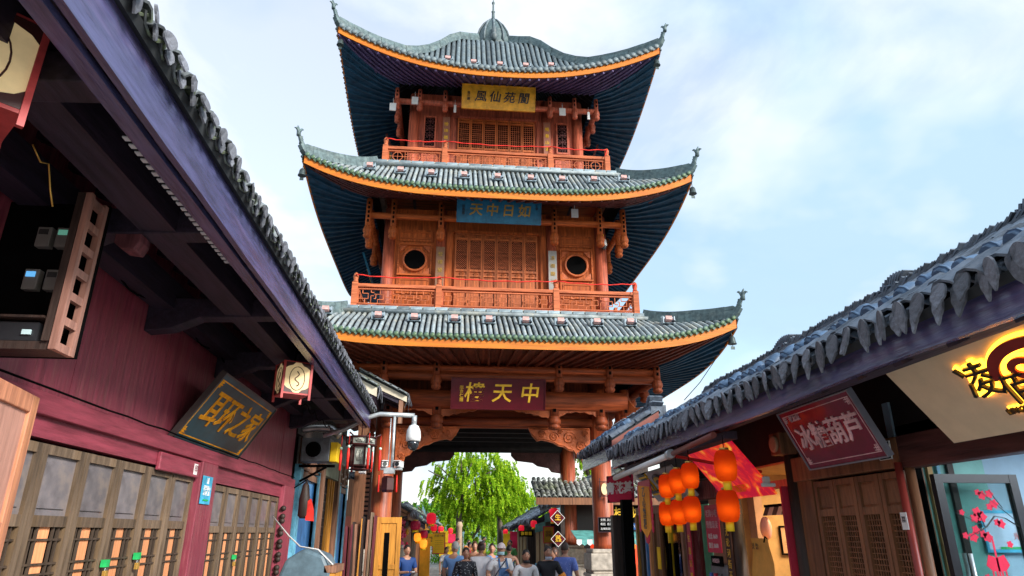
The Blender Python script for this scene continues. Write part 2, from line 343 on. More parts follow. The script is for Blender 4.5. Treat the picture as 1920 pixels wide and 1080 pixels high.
def text_mesh(body, size, offset=0, extrude=.006, shear=0, spacing=1.0, line=1.0):
    key = (body, size, offset, extrude, shear, spacing, line)
    if key in _tc: return _tc[key]
    c = bpy.data.curves.new('lettering', 'FONT'); c.body = body; c.size = size; c.align_x = 'CENTER'; c.align_y = 'CENTER'
    c.offset = offset; c.extrude = extrude; c.shear = shear; c.space_character = spacing; c.space_line = line; c.resolution_u = 2
    o = bpy.data.objects.new('lettering', c); COL.objects.link(o)
    me = bpy.data.meshes.new_from_object(o.evaluated_get(bpy.context.evaluated_depsgraph_get())); bpy.data.objects.remove(o)
    me.name = 'lettering'; _tc[key] = me
    return me
def lettering(parent, body, size, pos, right, up, m, offset=0, extrude=.006, shear=0, spacing=1.0, line=1.0, name='lettering', sx=1.0):
    me = text_mesh(body, size, offset, extrude, shear, spacing, line).copy(); me.materials.clear(); me.materials.append(m)
    r = Vector(right).normalized(); u = Vector(up).normalized(); n = r.cross(u); u = n.cross(r)
    rot = Matrix((r * sx, u, n)).transposed()
    return inst(me, name, parent, pos, rot)
def board(name, label, cat, bl, right, up, w, h, t, m, texts=(), frame=None, border=None, group=None, tag_mat=None):
    """a flat sign: bl is its lower left corner seen from the front"""
    bl = Vector(bl); r = Vector(right).normalized(); u = Vector(up).normalized(); n = r.cross(u)
    T = thing(name, label, cat, bl + r * (w / 2), 0, group)
    P = lambda x, y, d=0: bl + r * x + u * y + n * d
    b = MB(); b.prism([P(0, 0, -t), P(w, 0, -t), P(w, h, -t), P(0, h, -t)], n * t); b.build('panel', m, T)
    if frame:
        fm, fw, fd = frame; b = MB()
        for a, c in (((-fw, -fw), (w + fw, 0)), ((-fw, h), (w + fw, h + fw)), ((-fw, 0), (0, h)), ((w, 0), (w + fw, h))):
            b.prism([P(a[0], a[1], -t), P(c[0], a[1], -t), P(c[0], c[1], -t), P(a[0], c[1], -t)], n * (t + fd))
        b.build('frame', fm, T)
    if border:
        bm_, ins, bw = border; b = MB()
        for a, c in (((ins, ins), (w - ins, ins + bw)), ((ins, h - ins - bw), (w - ins, h - ins)), ((ins, ins + bw), (ins + bw, h - ins - bw)), ((w - ins - bw, ins + bw), (w - ins, h - ins - bw))):
            b.prism([P(a[0], a[1], .0), P(c[0], a[1], .0), P(c[0], c[1], .0), P(a[0], c[1], .0)], n * .003)
        k = min(w, h) * .12
        for sx, ox in ((1, ins), (-1, w - ins)):
            for sy, oy in ((1, ins), (-1, h - ins)):
                for q in (.3, .6):
                    b.bar(P(ox + sx * k * q, oy + sy * .0, .002), P(ox + sx * k * q, oy + sy * k, .002), bw, .004, n)
                    b.bar(P(ox, oy + sy * k * q, .0025), P(ox + sx * k, oy + sy * k * q, .0025), bw, .004, n)
        b.build('border', bm_, T)
    for tx in texts:
        body, size, x, y, tm = tx[:5]; kw = tx[5] if len(tx) > 5 else {}
        lettering(T, body, size, P(x, y, .004), r, u, tm, **kw)
    return T
X, Y, Z = Vector((1, 0, 0)), Vector((0, 1, 0)), Vector((0, 0, 1))
ORD = ['first', 'second', 'third', 'fourth', 'fifth', 'sixth', 'seventh', 'eighth', 'ninth', 'tenth']
# ------------------------------------------------------------------ ground, street, hills
def make_ground():
    b = MB(); b.box(-400, 400, -60, 700, -.5, 0); structure(b.build('ground', M['ground']))
    b = MB(); b.box(-2.98, 3.48, -6, 60, .004, .02); structure(b.build('street', M['pave']))
    b = MB()
    for cx, cy, rx, ry, h in ((60, 330, 150, 70, 19), (-130, 360, 130, 60, 14), (190, 380, 120, 60, 24)):
        n = len(b.v)
        b.grid(lambda u, v: (cx + rx * (2 * u - 1), cy + ry * (2 * v - 1), -1 + h * max(0, cos(pi * (u - .5)) * cos(pi * (v - .5))) ** .7 + 1.2 * mnoise.noise((u * 9, v * 9, cx))), 40, 16)
    structure(b.build('hills', M['hill']))
make_ground()

# ------------------------------------------------------------------ the gate tower
TX, TY = 1.1, 18.8
T = thing('gate_tower', 'three storey red timber gate tower with sweeping grey tiled eaves spanning the street', 'tower', (TX, TY, 0))
def S(k, u, w, z):
    """side k (0 front, 1 right, 2 back, 3 left): u along the side, w outwards from the axis, as world coordinates"""
    x, y = ((u, -w), (w, u), (-u, w), (-w, -u))[k]
    return Vector((TX + x, TY + y, z))
def sbox(b, k, u0, u1, w0, w1, z0, z1):
    p, q = S(k, u0, w0, z0), S(k, u1, w1, z1); b.box(p.x, q.x, p.y, q.y, z0, z1)
def sbar(b, k, u0, u1, w, z, r, n=8): b.tube([S(k, u0, w, z), S(k, u1, w, z)], r, n)
ROTK = [Matrix.Rotation(a, 3, 'Z') for a in (0, pi / 2, pi, -pi / 2)]

# ---- stone bases and columns
def column_base(x, y):
    b = MB(); c = 0
    for hw, z0, z1 in ((.46, .02, .35), (.40, .35, .95), (.44, .95, 1.03), (.37, 1.03, 1.1), (.42, 1.1, 1.46), (.37, 1.46, 1.55)):
        b.box(TX + x - hw, TX + x + hw, TY + y - hw, TY + y + hw, z0, z1)
    b.build('column_base', M['stone'], T, bevel=.025)
def column(x, y, z0, z1, r, m='col', n=20):
    b = MB(); b.lathe([(r * 1.04, z0), (r, z0 + .1), (r * .98, z1)], (TX + x, TY + y), n); return b.build('column', M[m], T)
for cx, cy in ((-2.6, -2.55), (2.6, -2.55), (-2.72, 2.75), (2.72, 2.75)):
    column_base(cx, cy); column(cx, cy, 1.55, 5.5, .245)
# ---- arch beams, ceiling, carved spandrels
def arch():
    b = MB(); b.tube([S(0, -3.15, 3.1, 4.86), S(0, 3.15, 3.1, 4.86)], .235, 14); b.build('main_beam', M['wx1'], T)
    b = MB(); b.tube([S(0, -2.4, 2.62, 4.43), S(0, 2.4, 2.62, 4.43)], .11, 12); sbox(b, 0, -2.4, 2.4, 2.50, 2.56, 4.28, 4.9); b.build('lintel_beam', M['wx1'], T)
    for k in (1, 3):
        b = MB(); b.tube([S(k, -3.1, 3.1, 4.86), S(k, 3.1, 3.1, 4.86)], .2, 10); b.build('side_beam', M['wx1'], T)
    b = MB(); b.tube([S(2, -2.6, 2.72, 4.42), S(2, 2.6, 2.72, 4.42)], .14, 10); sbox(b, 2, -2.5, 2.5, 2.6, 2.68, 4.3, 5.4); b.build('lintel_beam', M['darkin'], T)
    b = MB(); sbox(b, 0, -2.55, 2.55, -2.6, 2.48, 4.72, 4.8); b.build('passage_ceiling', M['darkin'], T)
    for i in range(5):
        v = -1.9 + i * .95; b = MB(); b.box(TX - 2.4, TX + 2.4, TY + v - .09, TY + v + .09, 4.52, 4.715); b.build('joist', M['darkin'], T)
    pf = [(.82, 4.3), (.92, 4.1), (1.04, 3.97), (1.14, 4.0), (1.3, 3.97), (1.44, 3.93), (1.56, 3.86), (1.68, 3.84), (1.8, 3.76), (1.92, 3.74), (2.0, 3.62), (2.1, 3.58), (2.14, 3.45), (2.24, 3.36), (2.34, 3.32), (2.34, 4.3)]
    for s in (-1, 1):
        b = MB(); b.prism([S(0, s * u, 2.66, z) for u, z in pf], (0, .1, 0)); o = b.build('carved_spandrel', M['carve'], T)
        r2 = MB()
        for cu, cz, rr in ((1.15, 4.14, .10), (1.45, 4.08, .13), (1.82, 4.05, .17), (2.1, 3.86, .13), (2.2, 3.58, .08), (1.6, 4.2, .06), (2.2, 4.16, .08)):
            r2.tube([S(0, s * (cu + rr * (1 - q / 22) * cos(q * .62)), 2.665, cz + rr * (1 - q / 22) * sin(q * .62)) for q in range(20)], .014, 5)
        r2.tube([S(0, s * u, 2.668, z + .035) for u, z in pf[1:14]], .013, 5)
        r2.tube([S(0, s * u, 2.668, 4.27) for u in (.86, 2.32)], .02, 5); r2.build('carved_scrolls', M['carve'], o)
        pb = [(.9, 4.42), (.9, 4.2), (1.05, 4.04), (1.6, 3.98), (1.75, 3.88), (2.1, 3.82), (2.2, 3.7), (2.5, 3.66), (2.5, 4.42)]
        b = MB(); b.prism([S(0, s * u, -2.68, z) for u, z in pb], (0, .1, 0)); b.build('carved_spandrel', M['carvedark'], T)
        # scalloped little brackets under the main beam, between the hanging posts
        for u0, u1 in ((1.5, 2.44), (.45, 1.29)):
            b = MB(); n = 9; up = [(u0 + (u1 - u0) * i / n, 4.48 + .14 * sin(pi * i / n) ** .6 if u0 > 1 else 4.62 - .17 * (i / n) ** 1.3) for i in range(n + 1)]
            b.prism([S(0, s * u, 3.14, z - .03 * (i % 2)) for i, (u, z) in enumerate(up)] + [S(0, s * u1, 3.14, 4.66), S(0, s * u0, 3.14, 4.66)], (0, .06, 0)); b.build('bracket', M['carve'], T)
        b = MB(); b.prism([S(0, s * (3.0 + a * .1), 3.0 + a * .1, 4.2 + z) for a, z in ((0, .0), (2, -.12), (3.5, -.02), (4.8, -.16), (6, .03), (5.2, .12), (6.2, .3), (4.6, .36), (5, .5), (3, .5), (2, .7), (0, .9))], (.07 * s, .07, 0)); b.build('corner_bracket', M['carvedark'] if s < 0 else M['carve'], T)
    b = MB(); sbox(b, 0, -2.6, 2.6, 2.48, 2.54, 4.9, 5.9); b.build('front_boarding', M['wz1'], T)
    for k in (1, 2, 3):
        b = MB(); sbox(b, k, -2.6, 2.6, 2.40, 2.47, 4.82, 5.9); b.build('side_boarding', M['darkin'], T)
arch()
# ---- hanging posts with carved lotus bulbs
def hang_mesh(h, w, m):
    b = MB(); r = w * .92
    b.lathe([(.02, 0), (r * .62, .012), (r * .9, .05), (r * .95, .09), (r * .74, .12), (r * .80, .13), (r * 1.0, .17), (r * 1.0, .24), (r * .82, .27), (r * .86, .29), (r * .7, .33)], n=12)
    b.lathe([(w * .62, .33), (w * .62, h)], n=14)
    for z in range(int((h - .42) / .13)):
        if z % 2 == 0: pass
    return b.mesh('hanging_post', m)
def slots(h, w):  # black blocks stand for the shade inside the carved holes
    b = MB(); z = .42
    while z + .1 < h:
        b.box(-w * .2, w * .2, -w * .66, -w * .4, z, z + .075); z += .125
    return b.mesh('slot', M['black'])
def hang_row(w, us, z0, z1, wd, m, sides=(0, 1, 2, 3), drop=0):
    hm = hang_mesh(z1 - z0, wd, M[m]); sm = slots(z1 - z0, wd)
    for k in sides:
        for u in us:
            if k in (1, 3) and abs(abs(u) - w) < .08: continue
            p = S(k, u, w, z0); o = inst(hm, 'hanging_post', T, p, ROTK[k]); q = bpy.data.objects.new('slot_shade', sm); COL.objects.link(q); q.parent = o; q['kind'] = 'stuff'
hang_row(3.12, (-3.12, -2.52, -1.39, 1.39, 2.52, 3.12), 4.17, 5.15, .175, 'wz1')
hang_row(3.78, (-3.76, -2.62, -1.42, 1.42, 2.62, 3.76), 4.95, 5.62, .135, 'wz1')
hang_row(3.33, (-3.31, -2.68, -1.47, 1.47, 2.68, 3.31), 8.86, 9.95, .125, 'wz')
hang_row(2.88, (-2.86, -2.22, -1.50, 1.50, 2.22, 2.86), 13.05, 13.75, .10, 'pink')
# ---- round purlins and tie beams below each eave
def purlins():
    for w, h, zs, m in ((3.72, 3.72, ((5.28, .10), (5.46, .085)), 'wx1'), (3.30, 3.3, ((9.52, .085),), 'wx'), (2.84, 2.84, ((13.36, .085),), 'pink'), (3.95, 3.95, ((10.02, .05),), 'soff2'), (3.45, 3.45, ((13.98, .05),), 'soff3')):
        for k in range(4):
            for z, r in zs:
                b = MB(); sbar(b, k, -h, h, w, z, r, 10); b.build('purlin', M[m], T)
            if w == 3.72:
                b = MB(); sbox(b, k, -h, h, w - .03, w + .03, 5.362, 5.376); b.build('purlin_strip', M['fascia'], T)
purlins()

# ---- eaves, roof skins, tiles
def lerp(a, b, t): return a + (b - a) * t
def make_tier(idx, a_out, ze, amp, p, prof, fh, sof_in, soff_m, tile_m, flare, horn, pitch=.155):
    """prof: (half width, height) from the eave to the top; ze is the underside of the orange eave board"""
    a_in = prof[-1][0]
    R_ = part_root('roof', T, (TX, TY, 0)); ORG[R_.name] = Vector((TX, TY, 0))
    zt = ze + fh
    def pz(h):
        for (h0, z0), (h1, z1) in zip(prof, prof[1:]):
            if h >= h1: return lerp(z0, z1, (h0 - h) / (h0 - h1))
        return prof[-1][1]
    def lift(s, h):
        f = max(0.0, (h - a_in) / (a_out - a_in)); return amp * abs(s) ** p * f ** (1.7 if idx < 3 else 2.5)
    def surf(k, x, h, dz=0.0):
        """x along the side, at half width h"""
        s = max(-1, min(1, x / h)); f = max(0.0, (h - a_in) / (a_out - a_in))
        fl = flare * abs(s) ** 3 * f ** 2
        return S(k, x + fl * (1 if s > 0 else -1), h + fl, pz(h) + lift(s, h) + dz)
    nh = 10; hs = [lerp(a_out, a_in, i / nh) for i in range(nh + 1)]
    for k in range(4):
        b = MB(); b.grid(lambda u, v: surf(k, (2 * u - 1) * lerp(a_out, a_in, v), lerp(a_out, a_in, v), -.05), 28, nh); b.build('roof_deck', M['deck'], R_)
        # orange eave board
        b = MB(); n = 36
        for i in range(n):
            x0, x1 = (-1 + 2 * i / n) * a_out, (-1 + 2 * (i + 1) / n) * a_out
            q = [surf(k, x0, a_out, -.02), surf(k, x1, a_out, -.02)]; dn = Vector((0, 0, -fh)); ow = S(k, 0, .035, 0) - S(k, 0, 0, 0)
            vs = [q[0], q[1], q[1] + dn, q[0] + dn]; b.add(vs + [v + ow for v in vs], [(4, 5, 6, 7), (3, 2, 1, 0), (0, 1, 5, 4), (2, 3, 7, 6)])
        b.build('eave_board', M['fascia'], R_)
        # soffit boards between rafters, each a piece
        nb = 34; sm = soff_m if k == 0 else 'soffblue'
        si, sz = sof_in
        def sof(s, t, dz=0.0):
            h = lerp(a_out, si, t); f = 1 - t; fl = flare * abs(s) ** 3 * f ** 2
            return S(k, s * h + fl * (1 if s > 0 else -1), h + fl, lerp(ze + .0, sz, t) + amp * abs(s) ** p * f ** 1.5 + dz)
        if k != 2:
            for i in range(nb):
                s0, s1 = -1 + 2 * i / nb, -1 + 2 * (i + 1) / nb
                b = MB(); b.grid(lambda u, v: sof(lerp(s0, s1, u), v, .03), 1, 3, False); b.build('soffit_board', M[sm], R_)
                b = MB(); pts = [sof(s0, t, 0.0) for t in (0, .33, .66, 1)]
                for a, c in zip(pts, pts[1:]): b.bar(a, c, .05, .05)
                b.build('rafter', M[sm], R_)
        else:
            b = MB(); b.grid(lambda u, v: sof(2 * u - 1, v, .03), 20, 3, False); b.build('soffit_board', M['soffblue'], R_)
    # round cover tiles running up the slope
    rows_joined = MB(); x0s = [(-1 + 2 * (i + .5) / int(2 * a_out / pitch)) * a_out for i in range(int(2 * a_out / pitch))]
    n = len(x0s)
    for k in range(4):
        for x in x0s:
            top = max(a_in, abs(x)); hh = [lerp(a_out + .02, top, t) for t in (0, .2, .4, .6, .8, 1)]
            pts = [surf(k, x, h, .015) for h in hh]
            if k == 0 and idx == 3:
                b = MB(); m_ = 26; L_ = sum((pts[i + 1] - pts[i]).length for i in range(5))
                b.tube(pts, .062, 8); b.build('tile_row', M['tile'], R_)
            else: rows_joined.tube(pts, pitch * .36, 6)
    stuff(rows_joined.build('roof_tiles', M['tilepale'] if idx < 3 else M['tile'], R_))
    # eave tiles: a round end cap and a pointed drip tile between, on the front one by one
    b = MB(); b.lathe([(.01, 0), (pitch * .42, .0), (pitch * .45, .012), (pitch * .45, .05), (.01, .05)], n=12); b.xf(Matrix.Rotation(pi / 2, 4, 'X')); cap = b.mesh('end_cap', M[tile_m])
    b = MB(); pp = [(-.085, .03), (-.07, -.02), (-.035, -.045), (0, -.085), (.035, -.045), (.07, -.02), (.085, .03)]
    b.prism([(x * pitch / .155, -.03, z) for x, z in pp], (0, .025, 0)); drip = b.mesh('drip_tile', M[tile_m])
    joined = MB()
    for k in range(4):
        for i, x in enumerate(x0s):
            pc = surf(k, x, a_out, .02) + (S(k, 0, .05, 0) - S(k, 0, 0, 0)); xm = x + pitch / 2
            if k == 0:
                jr = Matrix.Rotation(rnd.uniform(-.08, .08), 3, 'Y')
                inst(cap, 'end_cap', R_, pc, ROTK[k] @ jr)
                if i < n - 1: inst(drip, 'drip_tile', R_, surf(k, xm, a_out, .0) + (S(k, 0, .05, 0) - S(k, 0, 0, 0)), ROTK[k] @ jr)
            else:
                st = len(joined.v); joined.prism([(x_, -.03, z_ - .01) for x_, z_ in pp], (0, .03, 0)); joined.lathe([(.07, -.0), (.07, .02)], n=8)
                joined.xf(Matrix.Translation(pc) @ ROTK[k].to_4x4(), st)
    stuff(joined.build('drip_tiles', M[tile_m], R_))
    # hip ridges sweeping up into horns
    for q in range(4):
        k = q; sg = 1
        hh = [lerp(a_in, a_out, i / 12) for i in range(13)]
        pts = [surf(k, h * .9999, h, .05) for h in hh]
        dirv = Vector(((1, -1), (1, 1), (-1, 1), (-1, -1))[q] + (0,)).normalized()
        e = pts[-1]
        hp = [e + dirv * d + Z * z for d, z in ((.08, .07), (.15, .17), (.20, .29), (.23, .42 * horn))]
        for w_, h_, dz, nm in ((.19, .11, .0, 'hip_course'), (.15, .10, .10, 'hip_course'), (.11, .09, .20, 'hip_ridge')):
            b = MB(); al = [x + Z * dz for x in pts] + ([x + Z * dz * .4 for x in hp] if nm == 'hip_ridge' else [hp[0] + Z * dz, hp[1] + Z * dz * .7])
            for i, (a, c) in enumerate(zip(al, al[1:])):
                tp = 1 - max(0, (i - 10)) * .10
                b.bar(a, c + (c - a) * .06, w_ * tp, h_ * max(.4, tp))
            b.build(nm, M['hip'], R_)
        b = MB(); tip = hp[-1] + Z * .06
        side = dirv.cross(Z)
        b.tube([tip - Z * .1, tip + dirv * .01, tip + dirv * .04 + Z * .05, tip + dirv * .09 + Z * .08, tip + dirv * .13 + Z * .06], [.055, .05, .036, .026, .012], 6)
        b.tube([tip, tip + Z * .06 - dirv * .03, tip + Z * .11 - dirv * .07, tip + Z * .11 - dirv * .11], [.045, .036, .028, .01], 6)
        b.tube([tip, tip + Z * .08 + dirv * .02, tip + Z * .16 + dirv * .05], [.045, .035, .012], 6)
        for j in range(4):
            b.ball(hp[1] + (hp[3] - hp[1]) * (j / 4) + Z * .02 - dirv * .07, (.03, .03, .045), 6, 4)
        b.build('horn_finial', M['hip'], R_)
    # band of ridge bricks where the skin meets the balcony above
    if idx < 3:
        zb = prof[-1][1]
        for k in range(4):
            b = MB(); sbar(b, k, -a_in - .1, a_in + .1, a_in + .12, zb + .03, .055, 8); b.build('ridge_roll', M['tilepale'], R_)
            b = MB(); sbox(b, k, -a_in - .02, a_in + .02, a_in - .1, a_in + .04, zb - .1, zb + .19); b.build('ridge_wall', M['bandbase'], R_)
            if k in (0, 1, 3):
                nbk = int(2 * a_in / .30)
                mbk = MB(); mbk.box(-.135, .135, -.03, .03, 0, .075); mk = mbk.mesh('ridge_brick', M['band'])
                for i in range(nbk):
                    inst(mk, 'ridge_brick', R_, S(k, -a_in + (i + .5) * 2 * a_in / nbk, a_in + .05, zb + .105), ROTK[k])
    return surf
surf1 = make_tier(1, 5.10, 5.60, .58, 4.6, [(5.10, 5.82), (4.5, 6.25), (3.62, 6.78)], .21, (3.7, 5.56), 'soff1', 'tilemoss', .10, .9, .125)
surf2 = make_tier(2, 4.62, 9.45, .66, 3.6, [(4.62, 9.67), (4.0, 10.28), (3.25, 10.98)], .20, (3.30, 10.05), 'soff2', 'tilemoss', .10, 1.0, .125)
surf3 = make_tier(3, 4.25, 13.24, 1.02, 2.3, [(4.25, 13.50), (3.5, 14.12), (2.6, 14.90), (1.95, 15.78), (1.5, 16.62), (1.15, 17.10), (.8, 17.38), (.55, 17.6)], .20, (2.85, 13.95), 'soff3', 'tile', .10, 1.0)
def finial():
    b = MB(); b.lathe([(.62, 17.5), (.66, 17.68), (.60, 17.8), (.62, 18.0), (.52, 18.35), (.36, 18.68), (.2, 18.9), (.11, 19.0), (.10, 19.06)], (TX, TY), 16); d = b.build('finial_dome', M['hip'], T)
    pr = [(.64, 17.70), (.63, 18.0), (.54, 18.35), (.38, 18.68), (.2, 18.92)]
    for j in range(12):
        a = 2 * pi * j / 12; c = MB()
        c.tube([(TX + r * 1.02 * cos(a), TY + r * 1.02 * sin(a), z) for r, z in pr], .035, 6); c.build('dome_rib', M['tile'], d)
    b = MB(); b.lathe([(.05, 17.6), (.1, 17.7), (.12, 17.8), (.07, 17.9), (.09, 17.95), (.07, 18.1), (.03, 18.2)], (TX, TY - .66), 10); b.build('dome_ornament', M['tile'], d)
    b = MB(); b.lathe([(.12, 19.04), (.06, 19.1), (.05, 19.4), (.07, 19.42), (.035, 19.47), (.03, 19.75), (.055, 19.8), (.055, 19.84), (.015, 19.9), (.012, 20.35), (.002, 20.4)], (TX, TY), 10); b.build('finial_spire', M['hip'], T)
finial()

# ---- lattice door leaf, local: x 0..w, z 0..h, front towards -y
def lattice_bars(b, x0, x1, z0, z1, nx, nz, t=.012, y=0.0, diag=False):
    if diag:
        w, h = x1 - x0, z1 - z0; n = nz; st = w / nx
        k = int((w + h) / st)
        for i in range(1, k):
            c = i * st
            a0, a1 = max(0, c - h), min(w, c); b.bar((x0 + a0, y, z0 + c - a0), (x0 + a1, y, z0 + c - a1), t, t, (0, 1, 0))
            b.bar((x1 - a0, y + .004, z0 + c - a0), (x1 - a1, y + .004, z0 + c - a1), t, t, (0, 1, 0))
    else:
        for i in range(1, nx): b.box(x0 + (x1 - x0) * i / nx - t / 2, x0 + (x1 - x0) * i / nx + t / 2, y - t / 2, y + t / 2, z0, z1)
        for i in range(1, nz): b.box(x0, x1, y - t * .4, y + t * .4, z0 + (z1 - z0) * i / nz - t / 2, z0 + (z1 - z0) * i / nz + t / 2)
def leaf_frame(b, w, h, st, rails, d=.05):
    b.box(0, st, -d / 2, d / 2, 0, h); b.box(w - st, w, -d / 2, d / 2, 0, h)
    for z0, z1 in rails: b.box(st, w - st, -d * .46, d * .46, z0, z1)
def tower_leaf(parent, u, z0, w, h, lz, diag, fm):
    P_ = part_root('door_leaf', parent, S(0, u, 0, z0))
    return P_
# ---- storeys
def panel_box(b, k, u0, u1, w, z0, z1, d=.03): sbox(b, k, u0, u1, w, w + d, z0, z1)
def storey(hw, z0, z1, cols, zc, wm, colm, leaf_w, leaf_z, lat, diag, latm):
    for k in range(4):
        b = MB(); sbox(b, k, -hw, hw, hw - .10, hw - .02, z0, z1); b.build('wall_boarding', M[wm] if k == 0 else M['soff2'], T)
    for k in (0, 1, 2, 3):
        for u in cols:
            if k in (1, 3) and abs(u) > hw - .01: continue
            if k == 2 and abs(u) < hw - .01: continue
            p = S(k, u, hw, 0); column(p.x - TX, p.y - TY, z0, zc, .15 if abs(u) > hw - .01 else .13, colm, 14)
    # six leaves in the middle bay
    lw = 2 * leaf_w / 6; lh = leaf_z - z0; st = .035
    b = MB(); leaf_frame(b, lw - .012, lh, st, ((0, .05), (lat[0] - z0 - .06, lat[0] - z0), (lat[0] - z0 - .2, lat[0] - z0 - .16), (lat[1] - z0, lat[1] - z0 + .05), (lh - .05, lh)), .05)
    fm_ = b.mesh('leaf_frame', M['leafwood'])
    b = MB(); lattice_bars(b, st, lw - .012 - st, lat[0] - z0, lat[1] - z0, 5, 12 if not diag else 10, .010, 0, diag); lm_ = b.mesh('lattice', M[latm])
    b = MB(); b.box(st, lw - .012 - st, .012, .03, lat[1] - z0 + .05, lh - .05); um_ = b.mesh('upper_panel', M['leafwood'])
    b = MB(); b.box(st, lw - .012 - st, .012, .03, .05, lat[0] - z0 - .06); lp_ = b.mesh('lower_panel', M['leafwood']); b = MB()
    for zz in (.3, lat[0] - z0 - .13, lat[1] - z0 + .09):
        for q in (-1, 1): b.tube([((lw / 2) + q * lw * .2 * cos(j * .8) * (1 - j / 14), .008, zz + .05 * sin(j * .8) * (1 - j / 14)) for j in range(12)], .007, 4)
    pm_ = b.mesh('carved_scrolls', M['leafwood'])
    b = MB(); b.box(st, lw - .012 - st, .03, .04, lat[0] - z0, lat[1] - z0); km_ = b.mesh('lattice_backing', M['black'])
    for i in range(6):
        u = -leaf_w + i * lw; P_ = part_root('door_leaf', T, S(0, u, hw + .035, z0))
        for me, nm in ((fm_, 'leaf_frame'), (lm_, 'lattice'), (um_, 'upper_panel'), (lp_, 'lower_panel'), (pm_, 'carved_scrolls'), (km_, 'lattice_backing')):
            o = bpy.data.objects.new(nm, me); COL.objects.link(o); o.parent = P_
            if nm == 'carved_scrolls': o['kind'] = 'stuff'
    b = MB(); sbox(b, 0, -leaf_w - .05, leaf_w + .05, hw + .0, hw + .08, leaf_z + .005, leaf_z + .07); b.build('door_head', M[wm], T)
storey(2.8, 6.9, 10.0, (-2.8, -1.46, 1.46, 2.8), 9.95, 'wz', 'pink', 1.09, 9.33, (8.30, 9.14), True, 'rail')
storey(2.38, 11.0, 14.0, (-2.38, -1.45, 1.45, 2.38), 13.9, 'pink', 'pink', 1.12, 13.18, (12.22, 13.04), False, 'rail')
def second_storey_bays():
    for s in (-1, 1):
        cu = s * 2.12; w = 2.8
        P_ = part_root('round_window', T, S(0, cu, w, 8.53))
        b = MB(); n = 40
        ring = lambda r, y: [(r * cos(2 * pi * i / n), y, r * sin(2 * pi * i / n)) for i in range(n)]
        a, c, d, e = ring(.27, .05), ring(.27, -.05), ring(.325, -.05), ring(.325, .05)
        b.add(a + c + d + e, [(i + q * n, (i + 1) % n + q * n, (i + 1) % n + (q + 1) % 4 * n, i + (q + 1) % 4 * n) for q in range(4) for i in range(n)], True); b.build('window_rim', M['carve'], P_, world=False)
        b = MB(); b.prism([(.30 * cos(2 * pi * i / n), -.025, .30 * sin(2 * pi * i / n)) for i in range(n)], (0, .01, 0)); b.build('opening', M['black'], P_, world=False)  # black disc paints the darkness inside the round window
        b = MB(); o_, i_ = .44, .40
        for x0, x1, z0, z1 in ((-o_, o_, i_, o_), (-o_, o_, -o_, -i_), (-o_, -i_, -i_, i_), (i_, o_, -i_, i_)): b.box(x0, x1, -.055, .0, z0, z1)
        b.build('window_frame', M['wx'], P_, world=False)
        for qx in (-1, 1):
            for qz in (-1, 1): b = MB(); b.prism([(qx * .39, -.03, qz * .39), (qx * .39, -.03, qz * .2), (qx * .33, -.03, qz * .25), (qx * .25, -.03, qz * .33), (qx * .2, -.03, qz * .39)], (0, .03, 0)); b.build('corner_carving', M['carve'], P_, world=False)
        for z0, z1 in ((9.05, 9.38), (7.6, 8.05), (6.95, 7.55)):
            b = MB(); o_ = .05
            sbox(b, 0, cu - .44, cu + .44, w + .0, w + .02, z0, z1)
            b.build('wall_panel', M['wz'], T)
            b = MB()
            for u0, u1, a0, a1 in ((cu - .38, cu + .38, z1 - .09, z1 - .06), (cu - .38, cu + .38, z0 + .06, z0 + .09), (cu - .38, cu - .35, z0 + .09, z1 - .09), (cu + .35, cu + .38, z0 + .09, z1 - .09)): sbox(b, 0, u0, u1, w + .02, w + .035, a0, a1)
            b.build('panel_moulding', M['wx'], T)
        for u0 in (1.16,):
            b = MB(); sbox(b, 0, s * u0, s * (u0 + .16), w, w + .05, 6.95, 9.33); b.build('jamb_board', M['wz'], T)
    for s in (-1, 1):
        w = 2.38; P_ = part_root('side_window', T, S(0, s * 1.92, w, 12.15)); b = MB(); leaf_frame(b, .36, 1.05, .04, ((0, .05), (1.0, 1.05)), .08); b.xf(Matrix.Translation((-.18, -.03, 0))); b.build('window_frame', M['pink'], P_, world=False)
        b = MB()
        for i in range(4):
            z = .17 + i * .235
            b.tube([(.1 * cos(a * pi / 4), -.05, z + .1 * sin(a * pi / 4)) for a in range(9)], .009, 4)
            b.bar((-.14, -.05, z), (.14, -.05, z), .012, .012, (0, 1, 0)); b.bar((-.14, -.05, z - .11), (.14, -.05, z + .11), .01, .01, (0, 1, 0)); b.bar((-.14, -.045, z + .11), (.14, -.045, z - .11), .01, .01, (0, 1, 0))
        b.bar((0, -.05, .05), (0, -.05, 1.0), .012, .012); b.build('lattice', M['soff2'], P_, world=False)
        b = MB(); b.box(-.15, .15, -.02, -.01, .05, 1.0); b.build('window_backing', M['black'], P_, world=False)
        b = MB(); sbox(b, 0, s * 1.17, s * 1.33, w, w + .05, 11.1, 13.18); b.build('jamb_board', M['pink'], T)
        b = MB(); sbox(b, 0, s * 1.7, s * 2.14, w, w + .03, 11.2, 12.05); b.build('wall_panel', M['pink'], T)
second_storey_bays()
